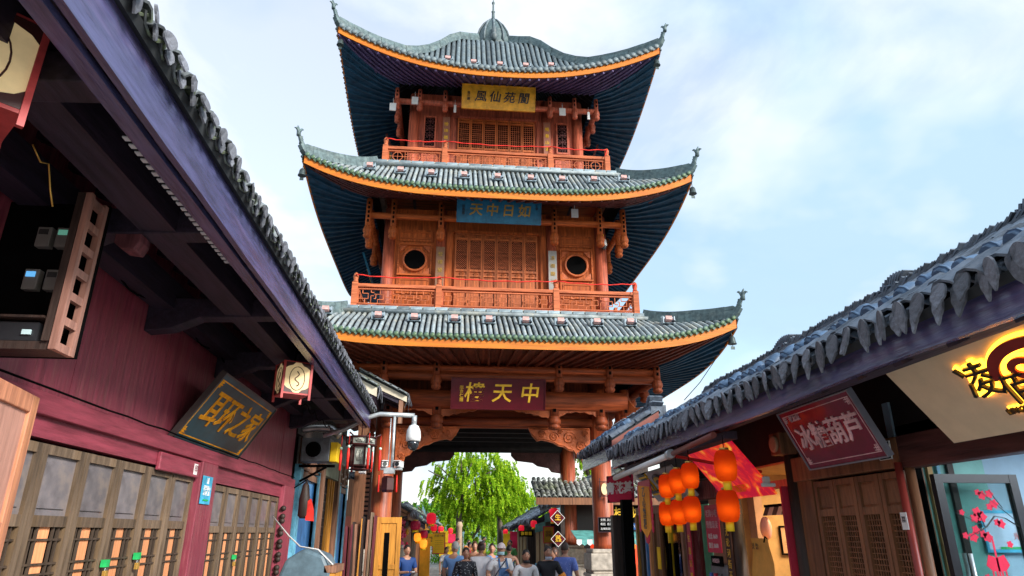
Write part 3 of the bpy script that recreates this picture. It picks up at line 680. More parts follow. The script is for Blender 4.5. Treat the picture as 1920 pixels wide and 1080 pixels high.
# ---- balconies
def balustrade(hw, zf, zr, posts, style):
    b = MB(); b.box(TX - hw - .08, TX + hw + .08, TY - hw - .08, TY + hw + .08, zf - .12, zf); b.build('balcony_floor', M['wx'], T)
    post = MB(); h = zr - zf
    post.box(-.07, .07, -.07, .07, 0, h + .03); post.lathe([(.06, h + .03), (.06, h + .08), (.045, h + .10), (.06, h + .13), (.065, h + .2), (.05, h + .26), (.02, h + .29)], n=10)
    pm = post.mesh('balustrade_post', M['rail'])
    for k in range(4):
        for u in posts:
            if k in (1, 3) and abs(u) > hw - .2: continue
            inst(pm, 'balustrade_post', T, S(k, u, hw, zf), ROTK[k])
        for u0, u1 in zip(posts, posts[1:]):
            P_ = part_root('balustrade_panel', T, S(k, u0 + .07, hw, zf), (0, pi / 2, pi, -pi / 2)[k]); w = u1 - u0 - .14
            b = MB(); b.box(0, w, -.055, .055, h - .08, h); b.build('top_rail', M['rail'], P_, world=False)
            b = MB(); b.box(0, w, -.05, .05, 0, .10); b.box(0, w, -.025, .025, .13, .16); b.box(0, w, -.025, .025, h - .14, h - .11); b.box(0, .03, -.025, .025, .16, h - .14); b.box(w - .03, w, -.025, .025, .16, h - .14); b.build('frame', M['rail'], P_, world=False)
            b = MB(); x0, x1, z0, z1 = .03, w - .03, .16, h - .14; H = z1 - z0; t = .018
            if style == 'fret':
                n = max(2, round((x1 - x0) / .36)); c = (x1 - x0) / n
                for i in range(n):
                    a = x0 + i * c; fl = i % 2
                    zz = lambda f: z0 + H * (1 - f if fl else f)
                    xx = lambda f: a + c * f
                    for (ax, az), (bx, bz) in (((0, .33), (.62, .33)), ((.62, .33), (.62, .72)), ((.25, .72), (.62, .72)), ((.25, .72), (.25, 1)), ((.8, 0), (.8, .55)), ((.8, .55), (1, .55)), ((.4, 0), (.4, .33)), ((.8, .8), (1, .8)), ((.8, .8), (.8, 1)), ((0, .66), (.12, .66)), ((.12, .33), (.12, .66))):
                        b.bar((xx(ax), rnd.uniform(-.002, .002), zz(az)), (xx(bx), rnd.uniform(-.002, .002), zz(bz)), t, t, (0, 1, 0))
            else:
                n = max(2, round((x1 - x0) / .42)); c = (x1 - x0) / n
                for i in range(n):
                    a = x0 + i * c + c / 2; zc = (z0 + z1) / 2; r = H * .48
                    oc = [(a + r * cos(pi / 8 + j * pi / 4), 0, zc + r * sin(pi / 8 + j * pi / 4)) for j in range(8)]
                    for j in range(8): b.bar(oc[j], oc[(j + 1) % 8], t, t, (0, 1, 0))
                    b.bar((a - c / 2, .004, zc), (a + c / 2, .004, zc), t * .8, t * .8, (0, 1, 0)); b.bar((a, -.004, z0), (a, -.004, z1), t * .8, t * .8, (0, 1, 0))
                    for f in (-.25, .25):
                        b.bar((a + c / 2 - .05, .002, zc + f * H), (a + c / 2 + .05, .002, zc + f * H), t * .8, t * .8, (0, 1, 0))
                    b.bar((a + c / 2 - .035, -.006, z0), (a + c / 2 - .035, -.006, z1), t * .7, t * .7, (0, 1, 0)); b.bar((a + c / 2 + .035, -.006, z0), (a + c / 2 + .035, -.006, z1), t * .7, t * .7, (0, 1, 0))
            b.build('lattice', M['rail'], P_, world=False)
balustrade(3.47, 6.93, 7.57, (-3.47, -1.45, 1.45, 3.47), 'fret')
balustrade(3.05, 11.14, 11.72, (-3.05, -1.45, 1.45, 3.05), 'octagon')

# ------------------------------------------------------------------ things on the tower
def ribbon(hw, z, posts, label):
    b = MB()
    for u0, u1 in zip(posts, posts[1:]):
        n = 12; b.tube([S(0, lerp(u0, u1, i / n), hw + .09, z - .05 * sin(pi * i / n) + .012 * sin(i * 2.1)) for i in range(n + 1)], .014, 6)
    e = S(0, posts[-1], hw + .1, z); b.tube([e, e + Vector((-.04, -.02, -.12)), e + Vector((-.10, -.02, -.25))], [.012, .016, .008], 6)
    tag(b.build('ribbon', M['ribbon']), label, 'ribbon', 'red ribbons tied along the tower balconies')
ribbon(3.47, 7.78, (-3.47, -1.45, 1.45, 3.47), 'red ribbon strung post to post along the lower balcony with its loose end hanging')
ribbon(3.05, 11.93, (-3.05, -1.45, 1.45, 3.05), 'red ribbon strung along the upper balcony under the ochre name board')
def signs_on_tower():
    up = Vector((0, -.30, 1)).normalized()
    board('name_board', 'dark red name board with three gold characters above the street passage', 'sign', S(0, -1.06, 3.80, 4.54), X, up, 2.12, .66, .07, M['rsign'],
          [('樓天中', .46, 1.13, .33, M['gold'], dict(spacing=1.75, offset=.006, shear=.12)), ('邵\n京\n仁\n題', .095, .22, .32, M['gold'], dict(line=.95))], (M['rsign'], .02, .02), group='name boards on the gate tower')
    board('name_board', 'blue name board with four dull gold characters under the middle eave', 'sign', S(0, -1.06, 3.62, 9.30), X, up, 2.12, .60, .06, M['bsign'],
          [('天中日如', .34, 1.08, .30, M['goldd'], dict(spacing=1.42, offset=.006, shear=.1)), ('邵\n寬\n書', .085, .15, .30, M['ink'], {}), ('壬\n寅', .07, 2.02, .42, M['ink'], {})], (M['bsign'], .02, .015), group='name boards on the gate tower')
    board('name_board', 'ochre name board with four black characters under the top eave', 'sign', S(0, -1.02, 3.25, 12.98), X, up, 2.02, .66, .06, M['ysign'],
          [('風仙苑閬', .33, 1.1, .33, M['ink'], dict(spacing=1.42, offset=.004, shear=.15)), ('趙\n朴\n題', .085, .17, .34, M['ink'], {})], (M['ysign'], .02, .015), group='name boards on the gate tower')
    for k, z, m, lab, nm in ((3, 8.75, 'bsign', 'teal name board leaning out under the middle eave on the left flank of the tower', '漢'), (3, 12.75, 'soff2', 'dull maroon name board with gold strokes under the top eave on the left flank', '巴蜀'), (1, 12.75, 'soff2', 'dull maroon name board with gold strokes under the top eave on the right flank', '錦屏')):
        w0 = 3.5 if z < 10 else 3.1; r = S(k, 1, 0, 0) - S(k, 0, 0, 0); n = S(k, 0, 1, 0) - S(k, 0, 0, 0)
        board('name_board', lab, 'sign', S(k, -1.05, w0, z), r, (Z + n * .35), 2.1, .72, .06, M[m], [(nm, .4, 1.05, .36, M['gold'], dict(spacing=1.6))], group='name boards on the gate tower')
    for s, nm in ((-1, 'left'), (1, 'right')):
        board('couplet_board', 'tall %s couplet plaque with gold writing on the %s column of the middle storey' % ('brown' if s < 0 else 'pale grey', nm), 'sign', S(0, s * 1.46 - .11, 3.0, 7.75), X, Z, .22, 1.1, .03, plain('pale grey plaque', (.30, .29, .27), .4) if s > 0 else plain('brown plaque', (.22, .11, .06), .5), [(('登\n樓\n望\n月' if s < 0 else '憑\n欄\n聽\n江'), .13, .11, .55, M['goldd'], dict(line=1.7))], group='couplet plaques on the tower')
        board('couplet_board', 'tall brown couplet plaque with yellow writing on the %s column of the top storey' % nm, 'sign', S(0, s * 1.45 - .10, 2.58, 11.95), X, Z, .20, 1.15, .03, plain('red brown plaque', (.26, .10, .06), .5), [(('珍\n珠\n嵌\n玉' if s < 0 else '楓\n看\n山\n溪'), .13, .10, .57, M['gold'], dict(line=1.7))], group='couplet plaques on the tower')
signs_on_tower()
def floodlights():
    b = MB(); b.box(-.17, .17, -.10, .10, .0, .03); b.box(-.17, -.145, -.10, .06, .03, .20); b.box(.145, .17, -.10, .06, .03, .20); b.box(-.17, .17, .06, .09, .03, .23); br = b.mesh('bracket', M['steel'])
    b = MB(); b.box(-.085, .085, -.16, -.0, .05, .17); b.xf(Matrix.Rotation(-.35, 4, 'X')); bd = b.mesh('lamp_body', M['lampbody'])
    b = MB(); b.tube([(.1, -.02, .05), (.16, -.09, .1), (.15, -.13, .03), (.02, -.14, .01), (-.12, -.12, .02)], .012, 5); cb = b.mesh('cable', M['black'])
    for idx, sf, a, h, us, nm in ((1, surf1, 5.1, 4.42, (-3.9, -2.75, -1.95, -1.05, -.27, .57, 1.38, 2.22, 3.0, 3.9), 'lowest'), (2, surf2, 4.7, 4.1, (-3.25, -2.5, -1.74, -.92, -.08, .76, 1.56, 2.38, 3.15), 'middle'), (3, surf3, 4.25, 3.92, (-1.45, -.75, -.03, .68, 1.38), 'top')):
        for i, u in enumerate(us):
            t = thing('floodlight', 'small boxy floodlight on the %s tower roof, %s from the left' % (nm, ORD[i]), 'floodlight', sf(0, u, h, .05), 0, 'floodlights along the tower eaves')
            for me, n_ in ((br, 'bracket'), (bd, 'lamp_body'), (cb, 'cable')):
                o = bpy.data.objects.new(n_, me); COL.objects.link(o); o.parent = t; o.scale = (.85, .85, .85)
floodlights()
def bells():
    b = MB(); b.lathe([(.10, 0), (.09, .02), (.075, .08), (.07, .14), (.05, .175), (.015, .185)], n=10); b.tube([(0, 0, .17), (0, 0, .22), (.0, .0, .36)], [.014, .008, .006], 6); bm_ = b.mesh('bell_cup', M['bronze'])
    b = MB(); b.tube([(0, 0, .1), (0, 0, -.05)], .006, 5); b.box(-.045, .045, -.004, .004, -.12, -.05); cl = b.mesh('clapper', M['bronze'])
    for sf, a, dz, k, s, lab in ((surf3, 4.25, -.56, 0, -1, 'front left corner of the top eave'), (surf3, 4.25, -.56, 0, 1, 'front right corner of the top eave'), (surf2, 4.7, -.56, 0, -1, 'front left corner of the middle eave'),
                         (surf2, 4.7, -.56, 0, 1, 'front right corner of the middle eave'), (surf2, 4.7, -.56, 2, 1, 'rear left corner of the middle eave'), (surf1, 5.1, -.58, 0, 1, 'front right corner of the lowest eave')):
        p = sf(k, s * a * .985, a * .985, dz); t = thing('wind_bell', 'small dark wind bell hanging from the ' + lab, 'bell', p, 0, 'wind bells at the eave corners')
        for me, n_ in ((bm_, 'bell_cup'), (cl, 'clapper')):
            o = bpy.data.objects.new(n_, me); COL.objects.link(o); o.parent = t
bells()
def tower_extras():
    # dome camera and little white lamps under the eaves
    t = thing('surveillance_camera', 'white dome camera on a bracket under the middle eave of the tower', 'camera', S(0, 2.83, 3.05, 8.95))
    b = MB(); p = S(0, 2.83, 3.05, 8.95); b.lathe([(.02, .27), (.075, .25), (.09, .1), (.08, .06)], (p.x, p.y), 12, z0=p.z); b.build('housing', M['camwhite'], t)
    b = MB(); b.lathe([(.078, .06), (.065, 0), (.03, -.04)], (p.x, p.y), 12, z0=p.z); b.build('dome', M['camblack'], t)
    b = MB(); b.tube([p + Z * .26, p + Z * .4, p + Vector((-.08, .1, .45)), p + Vector((-.1, .24, .45))], .018, 6); b.build('arm', M['yellow'], t)
    for u, w, z, lab in ((-2.95, 2.95, 12.95, 'small white speaker panel hanging below the top eave at the left corner'), (-2.35, 2.95, 13.2, 'small white speaker panel below the top eave next to the left corner post'), (-1.22, 2.95, 13.0, 'slim white lamp hanging left of the ochre name board'), (1.85, 2.95, 13.1, 'white box hanging right of the ochre name board'), (2.62, 2.9, 13.05, 'slim pale lamp below the top eave near the right corner'), (2.0, 3.45, 9.62, 'white box fixed to the tie beam right of the blue name board')):
        t = MB(); s = .09 if 'slim' not in lab else .035; sbox(t, 0, u - s, u + s, w, w + .03, z, z + .24); t.tube([S(0, u, w + .015, z + .24), S(0, u, w + .015, z + .42)], .006, 5)
        tag(t.build('white_speaker' if 'speaker' in lab else 'white_lamp' if 'lamp' in lab else 'white_box', M['camwhite']), lab, 'lamp' if 'lamp' in lab else 'speaker' if 'speaker' in lab else 'box')
tower_extras()
# ------------------------------------------------------------------ small grey tile roofs of the shops
def arc_tile(r, length, th, a0, a1, n, flip=False, taper=.9):
    b = MB(); vs = []
    for x, k in ((0, 1.0), (length, taper)):
        for rr in (r, r - th):
            for i in range(n + 1):
                a = lerp(a0, a1, i / n); y = rr * k * sin(a); z = rr * cos(a) - r * .6
                vs.append((x, y, -z if flip else z))
    m = n + 1; fs = []
    for i in range(n):
        fs += [(i, i + 1, 2 * m + i + 1, 2 * m + i), (m + i, m + i + 1, 3 * m + i + 1, 3 * m + i), (i, i + 1, m + i + 1, m + i), (2 * m + i, 2 * m + i + 1, 3 * m + i + 1, 3 * m + i)]
    fs += [(0, m, 3 * m, 2 * m), (n, m + n, 3 * m + n, 2 * m + n)]
    return b.add(vs, fs, False)
COVER = arc_tile(.105, .2, .014, -1.25, 1.25, 5); PAN = arc_tile(.13, .2, .014, -1.0, 1.0, 4, True)
def drip_shape(w, l):
    b = MB(); pts = [(w * .5 * sin(a) * (1 - .25 * (1 - cos(a)) / 2), .03 - (l + .03) * (1 - cos(a)) / 2 * (1 + .1 * cos(4 * a))) for a in [i * 2 * pi / 18 for i in range(18)]]
    b.prism([(-.0, y, z) for y, z in pts], (.012, 0, 0)); b.xf(Matrix.Rotation(R(28), 4, 'Y')); return b
_tm = {}
def tmesh(b, mname, key):
    if (key, mname) not in _tm: _tm[(key, mname)] = b.mesh('roof_tile', M[mname])
    return _tm[(key, mname)]
def shop_roof(T, out, xe, ze, y0, y1, slope, run, pitch=.24, expo=.13, single=300, tm='grtile', fascia=.22, fmat='eaveboard', ridge=True, rows_max=99, seed=1, caps=False, sag=.0, soffit_to=None, dripl=.19, droop=False):
    """out = +1: the eave faces +x (buildings on the left); -1: it faces -x. xe, ze: eave edge. Eave runs y0..y1"""
    rn = random.Random(seed); P_ = part_root('roof', T, ORG[T.name]); ORG[P_.name] = ORG[T.name]
    a = math.atan(slope); up = Vector((-out * cos(a), 0, sin(a))); nr = Vector((out * sin(a), 0, cos(a)))
    yv = nr.cross(up); rot = Matrix((up, yv, nr)).transposed()
    L_ = run / cos(a); nc = int((y1 - y0) / pitch); nrw = min(rows_max, int(L_ / expo))
    wave = lambda y: sag * sin(pi * (y - y0) / (y1 - y0)) + .025 * mnoise.noise((y * .7, seed, 0))
    base = lambda y, d, h: Vector((xe, y, ze - wave(y))) + up * d + nr * h
    cand = []
    for j in range(nrw):
        for i in range(nc):
            y = y0 + (i + .5) * pitch; d = j * expo
            cand.append((j, y, d, 1)); cand.append((j, y + pitch / 2, d, 0))
    cm, pm, dm, dm2 = tmesh(COVER, tm, 'c'), tmesh(PAN, tm, 'p'), tmesh(drip_shape(.62 * pitch, dripl), 'drip', ('d', dripl, pitch)), tmesh(drip_shape(.5 * pitch, dripl * .9), 'drip', ('e', dripl, pitch))
    cp = None
    if caps:
        b = MB(); b.tube([(0, 0, 0), (.03, 0, 0), (.11, 0, 0), (.15, 0, 0)], [.042, .052, .054, .04], 10); b.tube([(.028, 0, 0), (.045, 0, 0)], .06, 10); cp = tmesh(b, 'captile', 'cap')
    n = 0; joined = MB()
    for j, y, d, cov in cand:
        tw = Matrix.Rotation(rn.uniform(-.11, .11), 3, 'Z') @ Matrix.Rotation(rn.uniform(-.05, .09) - .055, 3, 'Y')
        pos = base(y + rn.uniform(-.012, .012), d + rn.uniform(-.02, .02), (.05 if cov else .025) + rn.uniform(-.006, .012))
        if n < single:
            inst(cm if cov else pm, 'roof_tile', P_, pos, rot @ tw); n += 1
        else:
            st = len(joined.v); src = COVER if cov else PAN; joined.add(src.v, src.f); joined.xf(Matrix.Translation(pos) @ (rot @ tw).to_4x4(), st)
    if joined.v: stuff(joined.build('roof_tiles', M[tm], P_))
    for i in range(nc):
        y = y0 + (i + .5) * pitch
        tw = Matrix.Rotation(rn.uniform(-.22, .22), 3, 'Z') @ Matrix.Rotation(rn.uniform(-.25, .25), 3, 'X') @ Matrix.Rotation(rn.uniform(-.25, .3), 3, 'Y')
        inst(dm, 'eave_tile', P_, base(y, -.03, .07), rot @ tw, (1, rn.uniform(.8, 1.12), rn.uniform(.72, 1.15))); inst(dm2, 'eave_tile', P_, base(y + pitch / 2 + rn.uniform(-.015, .015), -.01, .03), rot @ tw, (1, rn.uniform(.8, 1.2), rn.uniform(.7, 1.2)))
        if caps and rn.random() < .9: inst(cp, 'cap_tile', P_, base(y, .30 + rn.uniform(-.03, .03), .085), rot @ tw)
    # deck, eave board, soffit with rafters, ridge
    b = MB(); q = [base(y0, 0, 0), base(y1, 0, 0), base(y1, L_, 0), base(y0, L_, 0)]; b.prism(q, nr * -.05); b.build('roof_deck', M['deck'], P_)
    zf = ze - .05
    b = MB(); nseg = 24
    for i in range(nseg):
        ya, yb = lerp(y0, y1, i / nseg), lerp(y0, y1, (i + 1) / nseg)
        za, zb = zf - wave(ya), zf - wave(yb)
        x0, x1 = xe - out * .06, xe - out * .10
        vs = [(x0, ya, za - fascia), (x0, yb, zb - fascia), (x0, yb, zb + .035), (x0, ya, za + .035), (x1, ya, za - fascia), (x1, yb, zb - fascia), (x1, yb, zb + .035), (x1, ya, za + .035)]
        b.add(vs, [(0, 1, 2, 3), (7, 6, 5, 4), (0, 4, 5, 1), (3, 2, 6, 7)] + ([(0, 3, 7, 4)] if i == 0 else []) + ([(1, 5, 6, 2)] if i == nseg - 1 else []))
    b.build('eave_board', M[fmat], P_)
    if soffit_to is not None:
        xs, zs = soffit_to
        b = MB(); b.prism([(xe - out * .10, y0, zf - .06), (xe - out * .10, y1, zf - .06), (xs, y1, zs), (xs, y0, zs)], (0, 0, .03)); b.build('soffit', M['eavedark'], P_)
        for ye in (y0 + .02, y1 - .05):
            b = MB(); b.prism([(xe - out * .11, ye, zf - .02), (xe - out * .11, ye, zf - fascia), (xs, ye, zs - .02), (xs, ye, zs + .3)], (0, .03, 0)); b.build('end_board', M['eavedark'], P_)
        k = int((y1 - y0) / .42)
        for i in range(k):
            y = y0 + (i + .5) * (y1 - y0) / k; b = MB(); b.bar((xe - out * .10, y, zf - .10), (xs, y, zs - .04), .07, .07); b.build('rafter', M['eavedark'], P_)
    if ridge:
        tp = lambda y, h: base(y, L_, h)
        k = int((y1 - y0) / .05); bm_ = MB(); bm_.box(-.09, .09, -.009, .009, -.02, .115); rm = bm_.mesh('ridge_tile', M['grtile'])
        for i in range(min(k, 160)):
            y = y0 + (i + .5) * (y1 - y0) / min(k, 160)
            inst(rm, 'ridge_tile', P_, tp(y, .06), Matrix.Rotation(rn.uniform(.75, 1.15), 3, 'X') @ Matrix.Rotation(rn.uniform(-.1, .1), 3, 'Y'))
        b = MB(); b.box(tp(0, 0).x - .12, tp(0, 0).x + .12, y0, y1, tp(0, 0).z - .1, tp(0, 0).z + .08); b.build('ridge_base', M['grtile'], P_)
    return P_, base
def ridge_stack(P_, x, y, z, n, lean):
    """a raised heap of tiles at the end of a ridge"""
    b = MB(); b.box(-.10, .10, -.011, .011, 0, .14); m = b.mesh('ridge_tile', M['grtile'])
    for i in range(n):
        inst(m, 'ridge_tile', P_, (x, y + i * .035 * lean, z + .07 * sin(pi * i / n) + .012 * i), Matrix.Rotation(-lean * (.2 + .05 * i), 3, 'X') )

# ------------------------------------------------------------------ left shop house (wall at x = -3)
XL = -3.0
def left_house():
    T = thing('shop_house', 'purple red wooden shop house with lattice doors along the left of the street', 'building', (XL, 8, 0))
    # backing and upper boards
    b = MB(); b.box(XL - .25, XL - .12, 1.5, 13.6, 0, 4.9); b.build('wall', M['darkin'], T)
    ys = [1.5, 2.7, 3.9, 5.5, 7.15, 7.75, 9.33, 11.2, 12.6, 13.58]
    for a, c in zip(ys, ys[1:]):
        d = rnd.uniform(0, .006); b = MB(); b.box(XL - .06, XL + d, a + .004, c - .004, 2.86, 4.7); b.build('wall_board', M['purple'], T)
    # beam, ledge, door head boards, pillars
    b = MB(); b.box(XL - .1, XL + .09, 1.5, 13.58, 2.70, 2.855); b.build('beam', M['purpley'], T, bevel=.008)
    b = MB(); b.box(XL - .1, XL + .04, 1.5, 8.42, 2.55, 2.70); b.build('door_head', M['purpley'], T)
    b = MB(); b.box(XL - .1, XL + .04, 9.02, 12.72, 2.50, 2.70); b.build('door_head', M['purpley'], T)
    b = MB(); b.box(XL + .04, XL + .085, 7.25, 8.40, 2.50, 2.68); b.build('head_patch', M['purpley'], T, bevel=.01)
    b = MB(); b.box(XL - .1, XL + .10, 8.44, 9.0, .02, 2.70); b.build('pillar', M['purple'], T, bevel=.01)
    b = MB(); b.box(XL - .1, XL + .10, 12.74, 13.58, .02, 2.70); b.build('pillar', M['purple'], T, bevel=.01)
    b = MB()
    for i in range(16): b.ball((XL + .12, 12.72, .7 + i * .105 + (.03 if i % 2 else 0)), (.05, .05, .05), 8, 5)
    b.build('carved_edge', M['darkwood'], T)
    # door leaves
    def leaf(w, h, name='door_leaf'):
        P_ = part_root('door_leaf', T, (XL, 0, .02), pi / 2); st = .065
        b = MB(); leaf_frame(b, w, h, st, ((0, .12), (.62, .70), (h - .58, h - .50), (h - .07, h)), .06); b.build('leaf_frame', M['greywood'], P_, world=False)
        b = MB(); b.box(st, w - st, .0, .015, h - .50, h - .07); b.box(st + .05, w - st - .05, -.012, .0, h - .45, h - .12); b.build('leaf_panel', M['greypanel'], P_, world=False)
        b = MB(); b.box(st, w - st, .0, .015, .12, .62); b.build('leaf_panel', M['greypanel'], P_, world=False)
        z0, z1 = .70, h - .58; x0, x1 = st, w - st; t = .016
        b = MB()
        for f in (.12, .27, .73, .88): b.box(lerp(x0, x1, f) - t / 2, lerp(x0, x1, f) + t / 2, -.012, .008, z0, z1)
        for z in (z1 - .09, z1 - .26, z1 - .33): b.box(x0, x1, -.016, .004, z - t / 2, z + t / 2)
        for z in (z1 - .75, z1 - 1.1):
            b.box(x0, lerp(x0, x1, .3), -.016, .004, z - t / 2, z + t / 2); b.box(lerp(x0, x1, .7), x1, -.016, .004, z - t / 2, z + t / 2)
        b.build('lattice', M['latticewood'], P_, world=False)
        b = MB(); b.box(lerp(x0, x1, .36), lerp(x0, x1, .64), .0, .012, z0, z1); b.build('board_strip', M['strip'], P_, world=False)
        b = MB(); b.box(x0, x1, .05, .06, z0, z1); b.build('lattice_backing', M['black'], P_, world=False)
        return P_
    L0 = leaf(.60, 2.50); first = True
    for y in (2.22, 2.84, 3.46, 4.08, 4.69, 5.30, 5.92, 6.54, 7.16, 7.80):
        o = L0 if first else copy_tree(L0, T); first = False; o.location = (0, y - 8 , .02)
    L1 = leaf(.575, 2.46); first = True
    for i in range(6):
        o = L1 if first else copy_tree(L1, T); first = False; o.location = (0, 9.12 + i * .598 - 8, .02)
    # roof and the heavy dark eave
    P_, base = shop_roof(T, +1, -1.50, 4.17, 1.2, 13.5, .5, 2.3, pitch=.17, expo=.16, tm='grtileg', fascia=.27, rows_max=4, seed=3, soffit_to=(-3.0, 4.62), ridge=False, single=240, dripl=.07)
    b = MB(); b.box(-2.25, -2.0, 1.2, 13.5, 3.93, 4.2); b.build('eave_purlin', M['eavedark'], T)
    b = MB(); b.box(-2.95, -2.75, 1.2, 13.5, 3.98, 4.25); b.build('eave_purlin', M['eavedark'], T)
    b = MB(); b.box(-1.72, -1.63, 1.2, 13.5, 3.84, 3.88); b.build('eave_strip', M['eaveboard'], T)
    for y in (2.9, 4.62, 6.6, 8.7, 10.9, 13.0):
        b = MB(); b.prism([(-3.0, y - .09, 4.1), (-3.0, y - .09, 3.75), (-2.75, y - .09, 3.78), (-2.5, y - .09, 3.9), (-1.75, y - .09, 3.93), (-1.75, y - .09, 4.1)], (0, .18, 0)); b.build('cantilever_beam', M['eavedark'], T, bevel=.01)
    b = MB(); b.prism([(-2.42, 4.55, 4.05), (-2.42, 4.55, 3.84), (-2.36, 4.55, 3.80), (-2.27, 4.55, 3.79), (-2.24, 4.55, 3.86), (-2.24, 4.55, 4.05)], (0, .16, 0)); b.build('beam_end', wood('corbel wood', (.16, .05, .06), 'z'), T, bevel=.01)
    b = MB(); b.box(-2.75, -2.12, 2.72, 2.9, 3.35, 3.5); b.build('beam_end', M['agedy'], T, bevel=.01)
    return T
left_house()
def left_things():
    # open shutter leaf standing out from the wall
    t = thing('shutter_leaf', 'tall pale red wooden shutter leaf standing open at the left edge of the frame', 'shutter', (-2.68, 4.2, .02))
    p0, p1 = Vector((-2.50, 3.55, 0)), Vector((-2.71, 4.60, 0)); r = (p1 - p0).normalized(); n = r.cross(Z)
    def q(b, a, c, z0, z1, d0, d1): b.prism([p0 + r * a + n * d0 + Z * z0, p0 + r * c + n * d0 + Z * z0, p0 + r * c + n * d0 + Z * z1, p0 + r * a + n * d0 + Z * z1], n * (d1 - d0))
    b = MB(); w = 1.07
    for a, c, z0, z1 in ((0, .11, .02, 2.73), (w - .11, w, .02, 2.73), (.11, w - .11, 2.62, 2.73), (.11, w - .11, 1.86, 1.96), (.11, w - .11, .02, .14)): q(b, a, c, z0, z1, -.03, .03)
    b.build('frame', M['rawwood'], t, bevel=.006)
    for z0, z1 in ((1.96, 2.62), (.14, 1.86)):
        b = MB(); q(b, .11, w - .11, z0, z1, -.01, .01); b.build('panel', wood('planed panel', (.50, .26, .2), 'z', var=.2), t)
    # meter cabinet
    t = thing('meter_cabinet', 'open wooden cabinet holding electricity meters high on the left wall', 'cabinet', (-2.7, 4.2, 2.93))
    m = wood('cabinet wood', (.34, .17, .13), 'z', var=.3); md = M['darkwood']
    for x0, x1, y0, y1, z0, z1, nm, mm in ((-3.0, -2.4, 4.09, 4.29, 2.93, 2.98, 'shelf', md), (-2.40, -2.36, 4.07, 4.11, 2.93, 3.98, 'upright', m), (-2.40, -2.36, 4.25, 4.29, 2.93, 3.98, 'upright', m), (-3.0, -2.36, 4.30, 4.33, 2.93, 4.0, 'back_panel', M['black']), (-2.45, -2.405, 4.07, 4.11, 2.98, 3.98, 'upright', md), (-3.0, -2.46, 4.06, 4.30, 3.12, 3.135, 'shelf', md)):
        b = MB(); b.box(x0, x1, y0, y1, z0, z1); b.build(nm, mm, t)
    for i in range(7):
        z = 2.93 + i * .163; b = MB(); b.box(-2.397, -2.363, 4.112, 4.248, z, z + .05); b.build('slat', m, t)
    for i, (x, z, lit) in enumerate(((-2.58, 3.66, 1), (-2.70, 3.66, 0), (-2.71, 3.36, 2), (-2.58, 3.36, 0))):
        lab = ['electricity meter with a small green display, upper right in the wall cabinet', 'dark electricity meter, upper left in the wall cabinet', 'electricity meter with a blue display, lower left in the wall cabinet', 'dark electricity meter, lower right in the wall cabinet'][i]
        k = thing('electricity_meter', lab, 'meter', (x, 4.26, z), 0, 'meters in the wall cabinet')
        b = MB(); b.box(x - .045, x + .045, 4.24, 4.298, z, z + .14); b.build('case', plain('meter case', (.16, .15, .14), .5), k, bevel=.006)
        b = MB(); b.box(x - .03, x + .025, 4.232, 4.239, z + .085, z + .12); b.build('display', [plain('display off', (.03, .03, .03)), plain('display green', (.1, .3, .22), emit=.35), plain('display blue', (.12, .42, .8), emit=.5)][lit], k)
    b = MB(); b.box(-2.93, -2.50, 4.10, 4.22, 2.985, 3.10); o = b.build('router', plain('router black', (.02, .022, .026), .35)); tag(o, 'flat black network box on the cabinet shelf', 'router')
    b = MB(); b.box(-2.58, -2.53, 4.085, 4.098, 3.02, 3.05); tag(b.build('sticker', plain('pale sticker', (.55, .75, .8), .5)), 'pale little sticker on the black network box', 'sticker')
    # square palace lanterns below the eave
    def palace_lantern(c, w, h, lab, hang, rz):
        t = thing('palace_lantern', lab, 'lantern', (c[0], c[1], c[2] - h / 2), rz, 'square palace lanterns of the left shop house')
        b = MB()
        for sx in (-1, 1):
            for sy in (-1, 1): b.box(sx * w / 2 - .014, sx * w / 2 + .014, sy * w / 2 - .014, sy * w / 2 + .014, -.06, h)
        b.box(-w / 2, w / 2, -w / 2, w / 2, h * .97, h); b.box(-w / 2, w / 2, -w / 2, w / 2, .0, .02); b.build('frame', M['lantred'], t, world=False)
        for k in range(4):
            Rk = Matrix.Rotation(k * pi / 2, 4, 'Z')
            b = MB(); b.box(-w / 2 + .014, w / 2 - .014, -w / 2 + .004, -w / 2 + .010, .02, h * .97); b.xf(Rk); b.build('paper_pane', M['cream'], t, world=False)
            b = MB()
            for sx in (-1, 1):
                for z0, s in ((.02, 1), (h * .97, -1)):
                    b.prism([(sx * (w / 2 - .014), -w / 2 - .002, z0), (sx * (w / 2 - .014), -w / 2 - .002, z0 + s * h * .2), (sx * (w / 2 - .05), -w / 2 - .002, z0 + s * h * .13), (sx * (w * .2), -w / 2 - .002, z0 + s * .035), (sx * w * .1, -w / 2 - .002, z0)], (0, .004, 0))
            b.tube([(w * .10 * sin(i * .7) * (1 - i / 30), -w / 2 - .0, h * (.25 + .45 * i / 14)) for i in range(15)], .006, 4)
            b.tube([(w * .28 * cos(i * pi / 12), -w / 2 + .002, h * (.48 + .36 * sin(i * pi / 12))) for i in range(25)], .0045, 4)
            b.xf(Rk); b.build('cut_ornament', M['lantframe'], t, world=False)
        b = MB(); b.tube([(0, 0, h), (0, 0, h + hang)], .008, 5); b.build('hanger', M['black'], t, world=False)
    palace_lantern((-1.93, 8.25, 3.66), .33, .40, 'square palace lantern with oval cream panes hanging beyond the black shop sign', .2, .52)
    palace_lantern((-2.22, 2.66, 3.86), .44, .48, 'large square palace lantern with a cream pane at the top left corner of the frame', .2, .76)
    # the black sign
    up = Vector((.45, 0, .70)).normalized(); h = .83
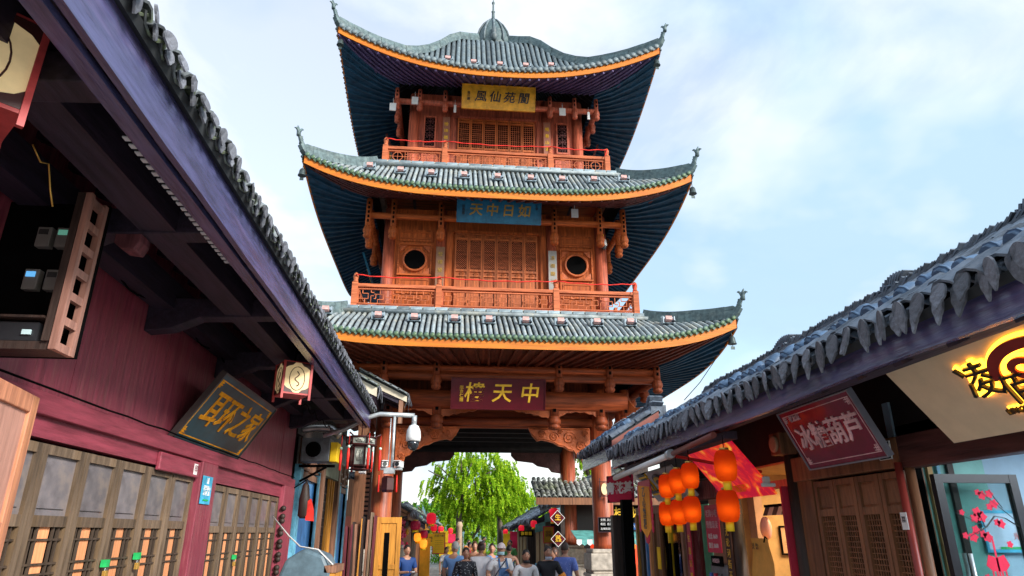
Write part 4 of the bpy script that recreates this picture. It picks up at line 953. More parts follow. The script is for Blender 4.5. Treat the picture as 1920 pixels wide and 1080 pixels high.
    board('shop_sign', 'glossy black shop sign with four orange characters leaning out from the left wall', 'sign', (-2.94, 7.50, 2.86), Y, up, 2.32, h, .05, M['signteal'],
          [('耳环之家', .47, 1.16, .42, M['orangegold'], dict(offset=.006, shear=.08, spacing=1.08))], (plain('dark sign edge', (.05, .04, .04), .3), .02, .015), (M['orangegold'], .06, .012), group='hanging shop signs')
    board('notice', 'small cyan notice plate on the purple pillar between the two rows of doors', 'notice', (-2.885, 8.47, 2.22), Y, Z, .34, .32, .006, M['cyan'],
          [('诚', .08, .17, .26, M['white'], dict(extrude=.002)), ('消费放心\n示范门店', .06, .17, .15, M['white'], dict(extrude=.002)), ('▬▬▬', .06, .17, .05, M['green'], dict(extrude=.002))])
    board('seal_sticker', 'small white seal sticker on the purple board above the doors', 'sticker', (-2.912, 8.2, 2.53), Y, Z, .11, .12, .003, M['white'], [('印', .09, .055, .06, M['purple'], dict(extrude=.001))])
    for y, z, lab in ((6.52, 1.62, 'green and brass padlock left of centre on the nearer row of doors'), (7.14, 1.66, 'green and brass padlock right of centre on the nearer row of doors'), (10.31, 1.55, 'green and brass padlock on the farther row of doors')):
        t = thing('padlock', lab, 'padlock', (-2.93, y, z), 0, 'padlocks on the left doors')
        b = MB(); b.box(-2.955, -2.91, y - .035, y + .035, z, z + .06); b.build('hasp', M['green'], t)
        b = MB(); b.box(-2.945, -2.915, y - .0, y + .055, z - .09, z - .03); b.build('lock_body', M['brass'], t, bevel=.004)
        b = MB(); b.tube([(-2.93, y + .01, z - .04), (-2.93, y + .01, z + .01), (-2.93, y + .045, z + .01), (-2.93, y + .045, z - .04)], .006, 5); b.build('shackle', M['galv'], t)
left_things()
def left_cables():
    rn = random.Random(12)
    for i, (y0, y1, x, z, lab) in enumerate(((1.6, 13.4, -2.89, 2.88, 'thin black cable lying along the purple ledge above the doors'), (4.6, 9.4, -2.9, 4.05, 'sagging black cable high on the purple boards under the eave'), (9.4, 13.4, -2.3, 3.86, 'sagging black cable slung under the far part of the left eave'))):
        n = 30; b = MB(); b.tube([(x + rn.uniform(-.006, .006), lerp(y0, y1, k / n), z - (.10 * abs(sin(k * .55)) if i else .0) + rn.uniform(-.006, .006)) for k in range(n + 1)], .009, 5); tag(b.build('loose_cable', M['black']), lab, 'cable')
    b = MB(); b.tube([(-2.28, 3.3, 3.86), (-2.27, 3.38, 3.8), (-2.27, 3.45, 3.83), (-2.27, 3.52, 3.7), (-2.26, 3.56, 3.62)], .005, 5); tag(b.build('wire_end', M['brass']), 'frayed yellow wire end dangling below the left eave near the meters', 'wire')
    b = MB()
    for k in range(24): b.box(-1.78, -1.75, 3.2 + k * .075, 3.24 + k * .075, 3.872, 3.88)
    stuff(tag(b.build('light_strip', plain('milky strip', (.55, .58, .62))), 'dashed pale light strip under the left eave', 'light strip'))
left_cables()

# ------------------------------------------------------------------ second house on the left, up to the tower
def second_left():
    T = thing('shop_house', 'narrow shop house with blue doors between the purple house and the tower', 'building', (-2.95, 16, 0))
    x = -2.95
    b = MB(); b.box(x - .3, x - .15, 13.6, 21, 0, 5.0); b.build('wall', M['darkin'], T)
    b = MB(); b.box(x - .15, x - .02, 13.6, 21, 3.75, 4.4); b.build('wall_board', M['darkwood'], T)
    # doors: blue film panel, fretwork above, doorway
    for y0, y1 in ((14.05, 16.3), (19.3, 20.9)):
        for a, c in ((y0, y0 + .3), (y1 - .3, y1)): b = MB(); b.box(x - .1, x + .02, a, c, .02, 3.2); b.build('door_post', M['lightblue'], T)
        b = MB(); b.box(x - .1, x - .05, y0 + .3, y1 - .3, .02, 2.95); b.build('film_panel', M['bluefilm'], T)
        b = MB(); b.box(x - .1, x + .01, y0 + .22, y0 + .3, .02, 3.0); b.box(x - .1, x + .01, y1 - .3, y1 - .22, .02, 3.0); b.box(x - .1, x + .01, y0 + .3, y1 - .3, 2.95, 3.08); b.build('door_frame', M['plank2'], T)
        for i in range(2):
            a = lerp(y0, y1, i / 2) + .06; c = lerp(y0, y1, (i + 1) / 2) - .06
            b = MB()
            for q in ((a, c, 3.12, 3.17), (a, c, 3.68, 3.73), (a, a + .07, 3.17, 3.68), (c - .07, c, 3.17, 3.68), (lerp(a, c, .35), lerp(a, c, .42), 3.17, 3.68), (a + .07, lerp(a, c, .35), 3.4, 3.45), (lerp(a, c, .42), c - .07, 3.3, 3.35)): b.box(x - .06, x + .02, *q)
            b.build('fretwork', M['plank2'], T)
            b = MB(); b.box(x - .1, x - .08, a, c, 3.1, 3.75); b.build('fretwork_backing', M['greypanel'], T)
    for y in (16.5, 18.9):
        b = MB(); b.box(x - .1, x + .05, y, y + .28, .02, 3.75); b.build('door_post', M['plank2'], T)
    b = MB(); b.box(x - .1, x + .03, 16.78, 18.9, 3.2, 3.72); b.build('door_head', plain('grey green board', (.25, .27, .2)), T)
    b = MB(); lattice_bars(b, 16.9, 17.7, .3, 3.0, 4, 14, .03); b.xf(Matrix.Translation((x - .06, 0, 0)) @ Matrix.Rotation(pi / 2, 4, 'Z')); b.build('lattice', M['darkwood'], T)
    b = MB(); b.box(x - .12, x - .11, 16.8, 17.7, .1, 3.1); b.build('paper_backing', M['white'], T)
    for y in (17.9, 18.25, 18.6): b = MB(); b.box(x - .08, x - .02, y, y + .07, .02, 3.18); b.build('door_edge', M['orangewood'], T)
    shop_roof(T, +1, -1.52, 4.72, 13.72, 16.4, .5, 1.9, pitch=.24, expo=.16, tm='grtileg', fascia=.16, fmat='eavedark', seed=5, soffit_to=(-3.0, 5.2), ridge=False, single=120)
    for y, x0, z0 in ((13.70, -1.50, 4.72),):
        b = MB(); b.prism([(x0, y, z0 - .02), (x0, y, z0 - .2), (x0 - 1.4, y, z0 + .42), (x0 - 1.4, y, z0 + .68)], (0, .05, 0)); b.build('verge_board', plain('bleached board', (.62, .55, .42)), T)
        for i in range(8):
            b = MB(); d = i * .17; b.bar((x0 + .02 - d, y - .02, z0 + .03 + d * .5), (x0 - .19 - d, y - .02, z0 + .145 + d * .5), .18, .03); b.build('verge_tile', M['grtileg'], T)
    T2 = thing('side_roof', 'short tiled side roof tucked in front of the tower behind the blue door house', 'roof', (-1.6, 14.9, 0))
    b = MB(); b.box(-1.95, -1.75, 14.75, 15.1, .02, 4.55); b.build('post', M['agedwood'], T2)
    shop_roof(T2, +1, -.95, 4.70, 14.5, 15.45, .5, 1.1, pitch=.2, expo=.16, tm='grtileg', fascia=.14, fmat='agedwood', seed=6, soffit_to=(-2.0, 4.95), ridge=False, single=60)
    b = MB(); b.prism([(-.93, 14.48, 4.68), (-.93, 14.48, 4.56), (-2.0, 14.48, 5.03), (-2.0, 14.48, 5.2)], (0, .04, 0)); b.build('verge_board', plain('bleached board', (.62, .55, .42)), T2)
    for i in range(6):
        b = MB(); d = i * .17; b.bar((-.92 - d, 14.46, 4.73 + d * .5), (-1.13 - d, 14.46, 4.845 + d * .5), .18, .03); b.build('verge_tile', M['grtileg'], T2)
    b = MB(); b.bar((-1.05, 14.52, 4.60), (-1.05, 14.52, 4.1), .09, .05); b.build('hanging_board', M['plank2'], T2)
second_left()
def second_left_things():
    t = thing('exhaust_fan', 'grey kitchen exhaust box with a round black outlet on the corner above the blue door', 'exhaust fan', (-2.62, 13.95, 3.3))
    b = MB(); b.box(-2.9, -2.35, 13.75, 14.2, 3.22, 3.68); b.build('box', M['greybox'], t, bevel=.01)
    b = MB(); b.lathe([(.13, 0), (.15, .02), (.15, .05), (.11, .05)], n=16); b.xf(Matrix.Translation((-2.66, 13.75, 3.45)) @ Matrix.Rotation(pi / 2, 4, 'X')); b.build('outlet', M['black'], t)
    b = MB(); b.box(-2.34, -2.2, 13.78, 14.16, 3.22, 3.6); b.build('motor_cover', M['yellow'], t, bevel=.01)
    b = MB(); pts = [(-2.95 + .75 * i / 30, 13.95, 3.86 + .04 * sin(pi * i / 30) - (.12 * max(0, i - 22) / 8)) for i in range(31)]; b.tube(pts, [.085 if i % 2 else .072 for i in range(31)], 10); b.build('duct', M['duct'], t)
    b = MB(); b.bar((-2.95, 13.95, 3.15), (-2.25, 13.95, 3.15), .05, .05); b.bar((-2.9, 13.9, 2.85), (-2.4, 13.9, 3.13), .04, .04); b.build('bracket', M['black'], t)
    t = thing('hanging_lantern', 'carved eight sided palace lantern with red tassels hanging by the camera arm', 'lantern', (-1.63, 12.9, 2.98))
    cx, cy = -1.63, 12.9
    b = MB()
    for r, z in ((.27, 3.44), (.27, 3.58), (.2, 3.42), (.2, 3.06), (.17, 3.0)):
        n = 6; b.tube([(cx + r * cos(i * pi / 3), cy + r * sin(i * pi / 3), z) for i in range(n + 1)], .018, 5)
    for i in range(6):
        c, s = cos(i * pi / 3), sin(i * pi / 3)
        b.tube([(cx + .2 * c, cy + .2 * s, 3.02), (cx + .2 * c, cy + .2 * s, 3.44), (cx + .27 * c, cy + .27 * s, 3.46), (cx + .27 * c, cy + .27 * s, 3.6), (cx + .36 * c, cy + .36 * s, 3.64)], .016, 5)
    b.build('carved_frame', M['lantframe'], t)
    for i in range(6):
        a0, a1 = i * pi / 3, (i + 1) * pi / 3
        for r, z0, z1 in ((.185, 3.08, 3.40), (.255, 3.46, 3.57)):
            q = [(cx + r * cos(a0), cy + r * sin(a0), z0), (cx + r * cos(a1), cy + r * sin(a1), z0), (cx + r * cos(a1), cy + r * sin(a1), z1), (cx + r * cos(a0), cy + r * sin(a0), z1)]
            b = MB(); b.prism(q, (-.01 * cos((a0 + a1) / 2), -.01 * sin((a0 + a1) / 2), 0)); b.build('pane', plain('dark painted pane', (.20, .22, .2), .3), t)
            v = [Vector(p) for p in q]; c_ = sum(v, Vector()) / 4; nn = Vector((cos((a0 + a1) / 2), sin((a0 + a1) / 2), 0)) * .008
            b = MB(); rr = (v[1] - v[0]); uu = v[3] - v[0]
            for f in range(3): b.tube([c_ + nn + rr * (.3 * cos(j * 1.05) * (1 - f * .28)) + uu * (.34 * sin(j * 1.05) * (1 - f * .28)) for j in range(7)], .006, 4)
            b.build('pane_ornament', plain('pale ornament', (.6, .62, .55), .5), t)
        b = MB(); px, py = cx + .36 * cos(a0), cy + .36 * sin(a0)
        b.tube([(px, py, 3.62), (px, py, 3.4)], .006, 4); b.tube([(px, py, 3.36), (px, py, 3.25), (px, py, 2.98)], [.016, .03, .022], 6); b.build('tassel', M['ribbon'], t)
        b = MB(); b.ball((px, py, 3.38), .03, 8, 5); b.build('bead', plain('jade bead', (.45, .6, .5), .3), t)
    b = MB(); b.tube([(cx, cy, 3.55), (cx, cy, 4.3)], .012, 5); b.build('hanger', M['lantframe'], t)
    t = thing('hanging_lantern', 'small dark palace lantern with red tassels on the tower column by the cameras', 'lantern', (-1.33, 15.7, 2.85))
    b = MB(); b.lathe([(.12, 2.75), (.15, 2.8), (.15, 3.05), (.1, 3.1)], (-1.33, 15.7), 6, False); b.build('body', M['lantframe'], t)
    for sx in (-1, 1):
        b = MB(); b.tube([(-1.33 + sx * .2, 15.66, 3.12), (-1.33 + sx * .2, 15.66, 2.75)], [.012, .03], 6); b.build('tassel', M['ribbon'], t)
    # camera arm
    t = thing('camera_arm', 'grey pipe arm holding a white dome camera and a drop pole with small cameras', 'surveillance camera', (-1.06, 13.2, 3.1))
    b = MB(); b.tube([(-2.4, 13.2, 3.65), (-2.0, 13.2, 3.78), (-1.55, 13.2, 4.02), (-1.35, 13.2, 4.08), (-.68, 13.2, 4.06)], .045, 8); b.tube([(-.68, 13.2, 4.06), (-.68, 13.2, 3.88)], .05, 8); b.build('arm', M['galv'], t)
    b = MB(); b.tube([(-1.06, 13.2, 4.06), (-1.06, 13.2, 3.02)], .028, 8); b.tube([(-1.13, 13.2, 4.0), (-1.13, 13.2, 3.1)], .012, 6); b.build('drop_pole', M['galv'], t)
    b = MB(); b.lathe([(.04, .36), (.09, .34), (.135, .24), (.145, .12), (.14, .05), (.12, .04)], (-.68, 13.2), 16, z0=3.52); b.build('housing', M['camwhite'], t)
    b = MB(); b.lathe([(.118, .05), (.115, -.02), (.09, -.09), (.04, -.13), (.005, -.135)], (-.68, 13.2), 16, z0=3.52); b.build('dome', M['camblack'], t)
    b = MB(); b.box(-1.3, -.86, 13.1, 13.3, 3.02, 3.06); b.box(-1.2, -1.0, 13.1, 13.3, 2.95, 3.02); b.build('crossbar', M['galv'], t)
    for px, rz in ((-1.22, .25), (-.92, -.2)):
        b = MB(); b.box(-.055, .055, -.16, .12, 0, .10); b.box(-.065, .065, -.2, .1, .10, .115); b.xf(Matrix.Translation((px, 13.2, 3.07)) @ Matrix.Rotation(rz, 4, 'Z')); b.build('bullet_camera', M['camwhite'], t, bevel=.008)
        b = MB(); b.lathe([(.04, 0), (.04, .01)], n=12); b.xf(Matrix.Translation((px, 13.2, 3.12)) @ Matrix.Rotation(rz, 4, 'Z') @ Matrix.Translation((0, -.161, 0)) @ Matrix.Rotation(pi / 2, 4, 'X')); b.build('lens', M['camblack'], t)
    t = thing('surveillance_camera', 'little white box camera on the lintel left of the drop pole', 'camera', (-1.75, 14.4, 3.0))
    b = MB(); b.box(-1.82, -1.7, 14.3, 14.6, 3.05, 3.15); b.build('housing', M['camwhite'], t, bevel=.01); b = MB(); b.tube([(-1.76, 14.5, 3.15), (-1.76, 14.5, 3.3)], .02, 6); b.build('mount', M['camwhite'], t)
    # leaning boards, bin, hanging red bag, grille
    xs = [(-1.93, 2.02, 'plank1'), (-1.87, 2.05, 'plank1'), (-1.81, 2.1, 'darkwood'), (-1.75, 2.06, 'plank2'), (-1.69, 2.16, 'orangewood'), (-1.63, 2.2, 'darkwood'), (-1.57, 2.14, 'plank2'), (-1.51, 2.28, 'greywood'), (-1.44, 2.22, 'plank1')]
    cl = {'plank1': 'maroon', 'darkwood': 'black brown', 'plank2': 'brown', 'orangewood': 'orange varnished', 'greywood': 'grey weathered'}
    for i, (x, h, m) in enumerate(xs):
        b = MB(); b.box(x - .022, x + .022, 14.2, 14.45, .02, h); o = b.build('leaning_plank', M[m]); tag(o, '%s plank, %s from the left in the row by the tower column' % (cl[m], ORD[i]), 'plank', 'planks leaning by the left tower column')
        o.rotation_euler = (R(-2), R(rnd.uniform(-1, 1)), 0)
    t = thing('loose_door', 'orange varnished loose door panel leaning beside the left tower column', 'door', (-1.2, 14.7, .02))
    b = MB()
    for a, c, z0, z1 in ((-1.42, -1.33, .02, 2.2), (-1.0, -.91, .02, 2.2), (-1.33, -1.0, 2.08, 2.2), (-1.33, -1.0, 1.2, 1.3), (-1.33, -1.0, .02, .15)): b.box(a, c, 14.67, 14.73, z0, z1)
    b.build('frame', M['orangewood'], t, bevel=.005); b = MB(); b.box(-1.33, -1.0, 14.69, 14.71, .15, 2.08); b.build('panel', M['orangewood'], t)
    b = MB(); b.box(-1.2, -1.1, 14.1, 14.2, .02, 1.9); tag(b.build('black_post', M['black'], bevel=.006), 'square black post standing in front of the orange loose door', 'post')
    t = thing('waste_bin', 'grey blue covered bin tied with white cord at the foot of the blue door', 'bin', (-2.05, 11.2, .02))
    b = MB(); b.prism([(-2.42, 10.9, .02), (-1.72, 10.9, .02), (-1.68, 10.9, 1.35), (-1.8, 10.9, 1.58), (-2.1, 10.9, 1.68), (-2.36, 10.9, 1.52), (-2.44, 10.9, 1.3)], (0, .8, 0)); b.build('body', M['binblue'], t, bevel=.05)
    b = MB(); b.box(-1.78, -1.6, 10.9, 11.7, 1.34, 1.44); b.build('lid_board', M['plank2'], t); b = MB(); b.tube([(-2.85, 11.9, 2.15), (-2.45, 11.4, 1.85), (-2.2, 11.1, 1.7), (-1.9, 10.95, 1.66), (-1.65, 10.88, 1.45)], .012, 5); b.build('cord', M['white'], t)
    b = MB(); b.box(-1.74, -1.62, 10.92, 11.68, .02, 1.34); b.build('side_board', M['orangewood'], t)
    t = thing('hanging_bag', 'dark and red cloth bag hanging on the edge of the purple pillar', 'bag', (-2.62, 13.5, 2.1))
    b = MB(); b.lathe([(.05, 2.15), (.1, 2.2), (.1, 2.5), (.06, 2.75), (.01, 2.82)], (-2.68, 13.48), 10); b.build('bag', M['darkwood'], t)
    b = MB(); b.prism([(-2.62, 13.42, 2.12), (-2.48, 13.42, 2.1), (-2.5, 13.42, 2.3), (-2.56, 13.42, 2.5), (-2.62, 13.42, 2.45)], (0, .12, 0)); b.build('cloth', M['ribbon'], t); b = MB(); b.tube([(-2.9, 13.5, 2.7), (-2.66, 13.48, 2.86)], .012, 5); b.build('hook', M['black'], t)
    t = thing('shop_grille', 'orange lit slatted grille beside the left tower column', 'grille', (-1.95, 16.9, 2.2))
    b = MB(); b.box(-2.12, -2.07, 16.7, 16.76, .02, 3.5); b.box(-1.84, -1.8, 16.7, 16.76, .02, 3.5); b.build('frame', M['plank2'], t)
    for i in range(11):
        b = MB(); b.box(-2.07, -1.84, 16.7, 16.76, 2.3 + i * .105, 2.36 + i * .105); b.build('slat', M['rawwood'], t)
    b = MB(); b.box(-2.07, -1.84, 16.79, 16.81, .1, 3.5); b.build('backing', M['darkwood'], t)
second_left_things()
# ------------------------------------------------------------------ right side houses (wall at x = 3.5, eave at 2.4)
XR = 3.5
def right_house():
    T = thing('shop_house', 'low dark timber shop house with lattice doors and stalls along the right of the street', 'building', (XR, 6, 0))
    P_, base = shop_roof(T, -1, 2.36, 2.95, 1.9, 9.9, .56, 1.66, pitch=.155, expo=.115, tm='grtile', fascia=.12, seed=11, soffit_to=(3.5, 3.3), caps=True, single=300, dripl=.12)
    ridge_stack(P_, 4.04, 3.95, 3.84, 9, -1); ridge_stack(P_, 4.04, 5.55, 3.82, 12, -1); ridge_stack(P_, 4.04, 7.7, 3.82, 14, -1)
    b = MB(); b.box(2.5, 2.62, 1.9, 9.9, 2.80, 2.86); b.build('eave_strip', M['eavedark'], T)
    # wall above the openings
    b = MB(); b.box(XR + .08, XR + .2, 1.9, 9.9, 2.62, 3.5); b.build('wall', M['darkin'], T)
    b = MB(); b.box(XR - .06, XR + .08, 1.9, 4.9, 2.36, 2.6); b.build('lintel', M['agedy'], T, bevel=.01)
    b = MB(); b.box(XR - .06, XR + .08, 4.9, 6.68, 2.37, 2.6); b.build('lintel', M['agedwood'], T, bevel=.01)
    b = MB(); b.box(XR - .03, XR + .05, 6.68, 8.1, 2.34, 2.42); b.build('lintel', M['rawwood'], T, bevel=.006)
    b = MB(); b.box(XR - .06, XR + .08, 8.25, 9.9, 2.32, 2.56); b.build('lintel', M['maroon'], T, bevel=.01)
    for y, w, m, z1 in ((6.62, .12, 'darkwood', 2.7), (8.18, .16, 'darkwood', 2.7), (9.55, .14, 'maroon', 2.5), (9.82, .10, 'maroon', 2.6), (4.86, .06, 'agedwood', 2.4)):
        b = MB(); b.lathe([(w * .62, .02), (w * .6, z1)], (XR - .02, y), 12); b.build('post', M[m], T)
    b = MB(); b.box(XR - .03, XR + .05, 6.28, 6.5, .02, 2.37); b.build('jamb_board', M['agedwood'], T); b = MB(); b.box(XR - .03, XR + .05, 6.5, 6.56, .02, 2.37); b.build('jamb_board', M['agedwood'], T)
    b = MB(); b.box(XR - .13, XR - .05, 6.70, 6.735, .02, 2.34); b.build('painted_strip', plain('crimson strip', (.45, .02, .05)), T)
    b = MB(); b.tube([(XR - .10, 4.87, .02), (XR - .10, 4.87, 2.40)], .028, 10); b.build('drain_pipe', plain('red pipe', (.28, .04, .03), .4), T)
    # four lattice door leaves
    w, h, st = .325, 2.33, .05
    P2 = part_root('door_leaf', T, (XR, 5.27, .02), -pi / 2)
    b = MB(); leaf_frame(b, w, h, st, ((0, .1), (.5, .56), (.95, 1.02), (1.33, 1.38), (2.02, 2.08), (2.28, h)), .05); b.build('leaf_frame', M['agedwood'], P2, world=False)
    for z0, z1 in ((2.08, 2.28), (1.02, 1.33), (.56, .95)):
        b = MB(); b.box(st, w - st, .0, .012, z0, z1); b.prism([(st + .02, 0, z0 + .02), (w - st - .02, 0, z0 + .02), (w - st - .02, 0, z1 - .02), (st + .02, 0, z1 - .02)], (0, -.014, 0)); b.build('leaf_panel', M['agedwood'], P2, world=False)
    b = MB(); lattice_bars(b, st, w - st, 1.38, 2.02, 7, 15, .009); b.build('lattice', M['agedwood'], P2, world=False)
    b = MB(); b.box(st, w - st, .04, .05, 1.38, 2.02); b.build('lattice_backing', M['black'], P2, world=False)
    for i in range(4):
        o = P2 if i == 0 else copy_tree(P2, T); o.location = (0, 5.255 + i * .335 - 6, .02)
    b = MB(); b.box(XR + .05, XR + .12, 4.92, 6.6, 0.02, 2.4); b.build('back_board', M['black'], T)
    # rooms behind the openings
    b = MB(); b.box(3.56, 7.2, 5.08, 5.16, 0, 2.9); b.build('room_wall', M['blueroom'], T)
    b = MB(); b.box(7.1, 7.2, 1.2, 5.08, 0, 2.9); b.build('room_wall', M['blueroom'], T)
    b = MB(); b.box(3.58, 7.2, 1.2, 5.16, 2.62, 2.7); b.build('room_ceiling', M['white'], T)
    b = MB(); b.box(3.62, 4.25, 5.06, 5.078, 0.02, 2.6); b.build('room_panel', M['teal'], T)
    for x, w_, m in ((3.66, .05, 'agedwood'), (3.75, .04, 'ochre'), (3.83, .025, 'lightblue'), (3.92, .05, 'darkwood')):
        b = MB(); b.box(x, x + w_, 5.03, 5.058, .02, 2.6); b.build('room_strip', M[m], T)
    b = MB(); b.box(3.6, 5.6, 8.5, 8.58, 0, 2.6); b.build('room_wall', M['ochre'], T)
    b = MB(); b.box(5.6, 5.68, 6.6, 8.58, 0, 2.6); b.build('room_wall', M['ochre'], T)
    b = MB(); b.box(3.6, 5.68, 6.6, 8.58, 2.6, 2.66); b.build('room_ceiling', M['ochre'], T)
    b = MB(); b.box(XR + .3, XR + .4, 8.3, 9.8, 0, 2.5); b.build('room_wall', plain('peach wall', (.55, .33, .22)), T)
    b = MB(); b.box(XR + .12, 7.4, 1.1, 1.2, 0, 3); b.box(7.25, 7.35, 1.2, 9.9, 0, 3.4); b.build('rear_wall', M['darkin'], T)
    # glass door standing open inwards
    D = part_root('glass_door', T, (3.60, 4.80, .04)); w, h = .66, 2.27; f = .062
    b = MB(); leaf_frame(b, w, h, f, ((0, .1), (h - f, h)), .05); b.build('door_frame', plain('black door frame', (.022, .022, .026), .35), D, world=False)
    b = MB(); b.box(f, w - f, -.004, .004, .1, h - f); b.build('pane', M['glass'], D, world=False)
    b = MB(); b.tube([(f + .07, -.05, .9), (f + .07, -.05, 1.72)], .014, 8); b.tube([(f + .1, .05, .9), (f + .1, .05, 1.72)], .014, 8); b.tube([(f + .07, -.05, 1.52), (f + .1, .05, 1.52)], .009, 6); b.tube([(f + .07, -.05, 1.0), (f + .1, .05, 1.0)], .009, 6); b.build('handle', M['galv'], D, world=False)
    # plum branch and paper lantern decals on the glass
    b = MB(); br = [(w - f, -.008, 1.90), (.5, -.008, 1.96), (.42, -.008, 1.975), (.34, -.008, 1.9), (.25, -.008, 1.86), (.20, -.008, 1.84)]
    for a, c in zip(br, br[1:]): b.bar(a, c, .002, .016, (0, 1, 0))
    for a, c in (((w - f, -.008, 1.93), (.36, -.008, 2.14)), ((.5, -.008, 2.03), (.42, -.008, 2.16)), ((.34, -.008, 1.9), (.12, -.008, 2.0)), ((.33, -.008, 1.89), (.30, -.008, 2.0))): b.bar(a, c, .002, .007, (0, 1, 0))
    b.build('branch_decal', M['ink'], D, world=False)
    b = MB(); rn = random.Random(4)
    for x, z, r in ((.36, 2.12, .03), (.33, 2.14, .022), (.42, 2.13, .028), (.44, 2.06, .03), (.40, 2.04, .024), (.29, 2.0, .034), (.32, 1.97, .036), (.26, 1.96, .03), (.46, 1.92, .03), (.43, 1.93, .024), (.25, 1.88, .028), (.22, 1.83, .032), (.33, 1.83, .034), (.30, 1.85, .026), (.17, 2.0, .02), (.16, 1.84, .022), (.26, 1.56, .022), (.27, 1.4, .022), (.52, 1.30, .022), (.49, 1.78, .022)):
        b.prism([(x + r * (1 + .25 * cos(5 * a)) * cos(a), -.009, z + r * (1 + .25 * cos(5 * a)) * sin(a)) for a in [i * pi / 8 for i in range(16)]], (0, .002, 0))
    b.prism([(.36 + x, -.009, z) for x, z in ((-.09, 1.64), (-.06, 1.71), (0, 1.69), (.06, 1.71), (.09, 1.64), (.05, 1.60), (-.05, 1.60))], (0, .002, 0))
    for x in (-.05, -.02, .02, .05): b.box(.36 + x - .006, .36 + x + .006, -.009, -.007, 1.38, 1.60)
    b.prism([(.36 + x, -.009, z) for x, z in ((-.12, 1.38), (-.08, 1.32), (-.05, 1.24), (.05, 1.24), (.08, 1.32), (.12, 1.38), (.05, 1.36), (0, 1.40), (-.05, 1.36))], (0, .002, 0))
    b.box(.353, .367, -.009, -.007, 1.05, 1.82); b.build('flower_decal', plain('red film', (.6, .01, .05)), D, world=False)
    b = MB(); b.box(.20, .27, -.008, -.006, 1.14, 1.32); b.build('yellow_sticker', M['yellow'], D, world=False)
    lettering(D, '推', .055, (.235, -.010, 1.25), X, Z, M['ink'], extrude=.001)
    return T
right_house()
lamp('shop room fill', (5.2, 3.4, 2.58), 85, (.85, .93, 1), size=(2.4, 1.6))  # unseen area light added to brighten the blue room
lamp('stall fill', (4.6, 7.5, 2.55), 30, (1, .72, .4), size=(1.2, .8))  # unseen warm area light added to lift the stall interior

def red_lantern(top, x, y, lab, h=.26, r=.075, power=.12, tassel=False):
    t = thing('red_lantern', lab, 'lantern', (x, y, top - h), 0, 'lit red lanterns of the candied fruit stall')
    b = MB(); n = 26; prof = []
    for i in range(n + 1):
        a = pi * i / n; rr = r * min(1, (max(0, sin(a)) ** .42)) * .98 + .012; prof.append((rr * (1 + (.045 if i % 2 else 0)), h * .5 - h * .46 * cos(a)))
    b.lathe(prof[::1], n=20); b.build('lantern_body', M['lantern'], t, world=False)
    b = MB(); b.lathe([(r * .5, h * .955), (r * .5, h * 1.03), (r * .3, h * 1.035)], n=12); b.build('top_cap', M['brass'], t, world=False)
    b = MB(); b.lathe([(r * .42, -.06), (r * .42, h * .05), (.01, h * .05)], n=12); b.build('bottom_cap', M['yellow'], t, world=False)
    b = MB(); b.tube([(0, 0, h), (0, 0, h + .12)], .004, 5); b.build('cord', M['black'], t, world=False)
    lettering(t, '生\n意\n兴\n隆', .05, (-r * .72, -r * .76, h * .5), (1, -1, 0), Z, M['gold'], extrude=.002, line=.85)
    lamp('lantern bulb', (x - .012, y - .036, top - h * .62), power, (1, .6, .25), radius=.018)
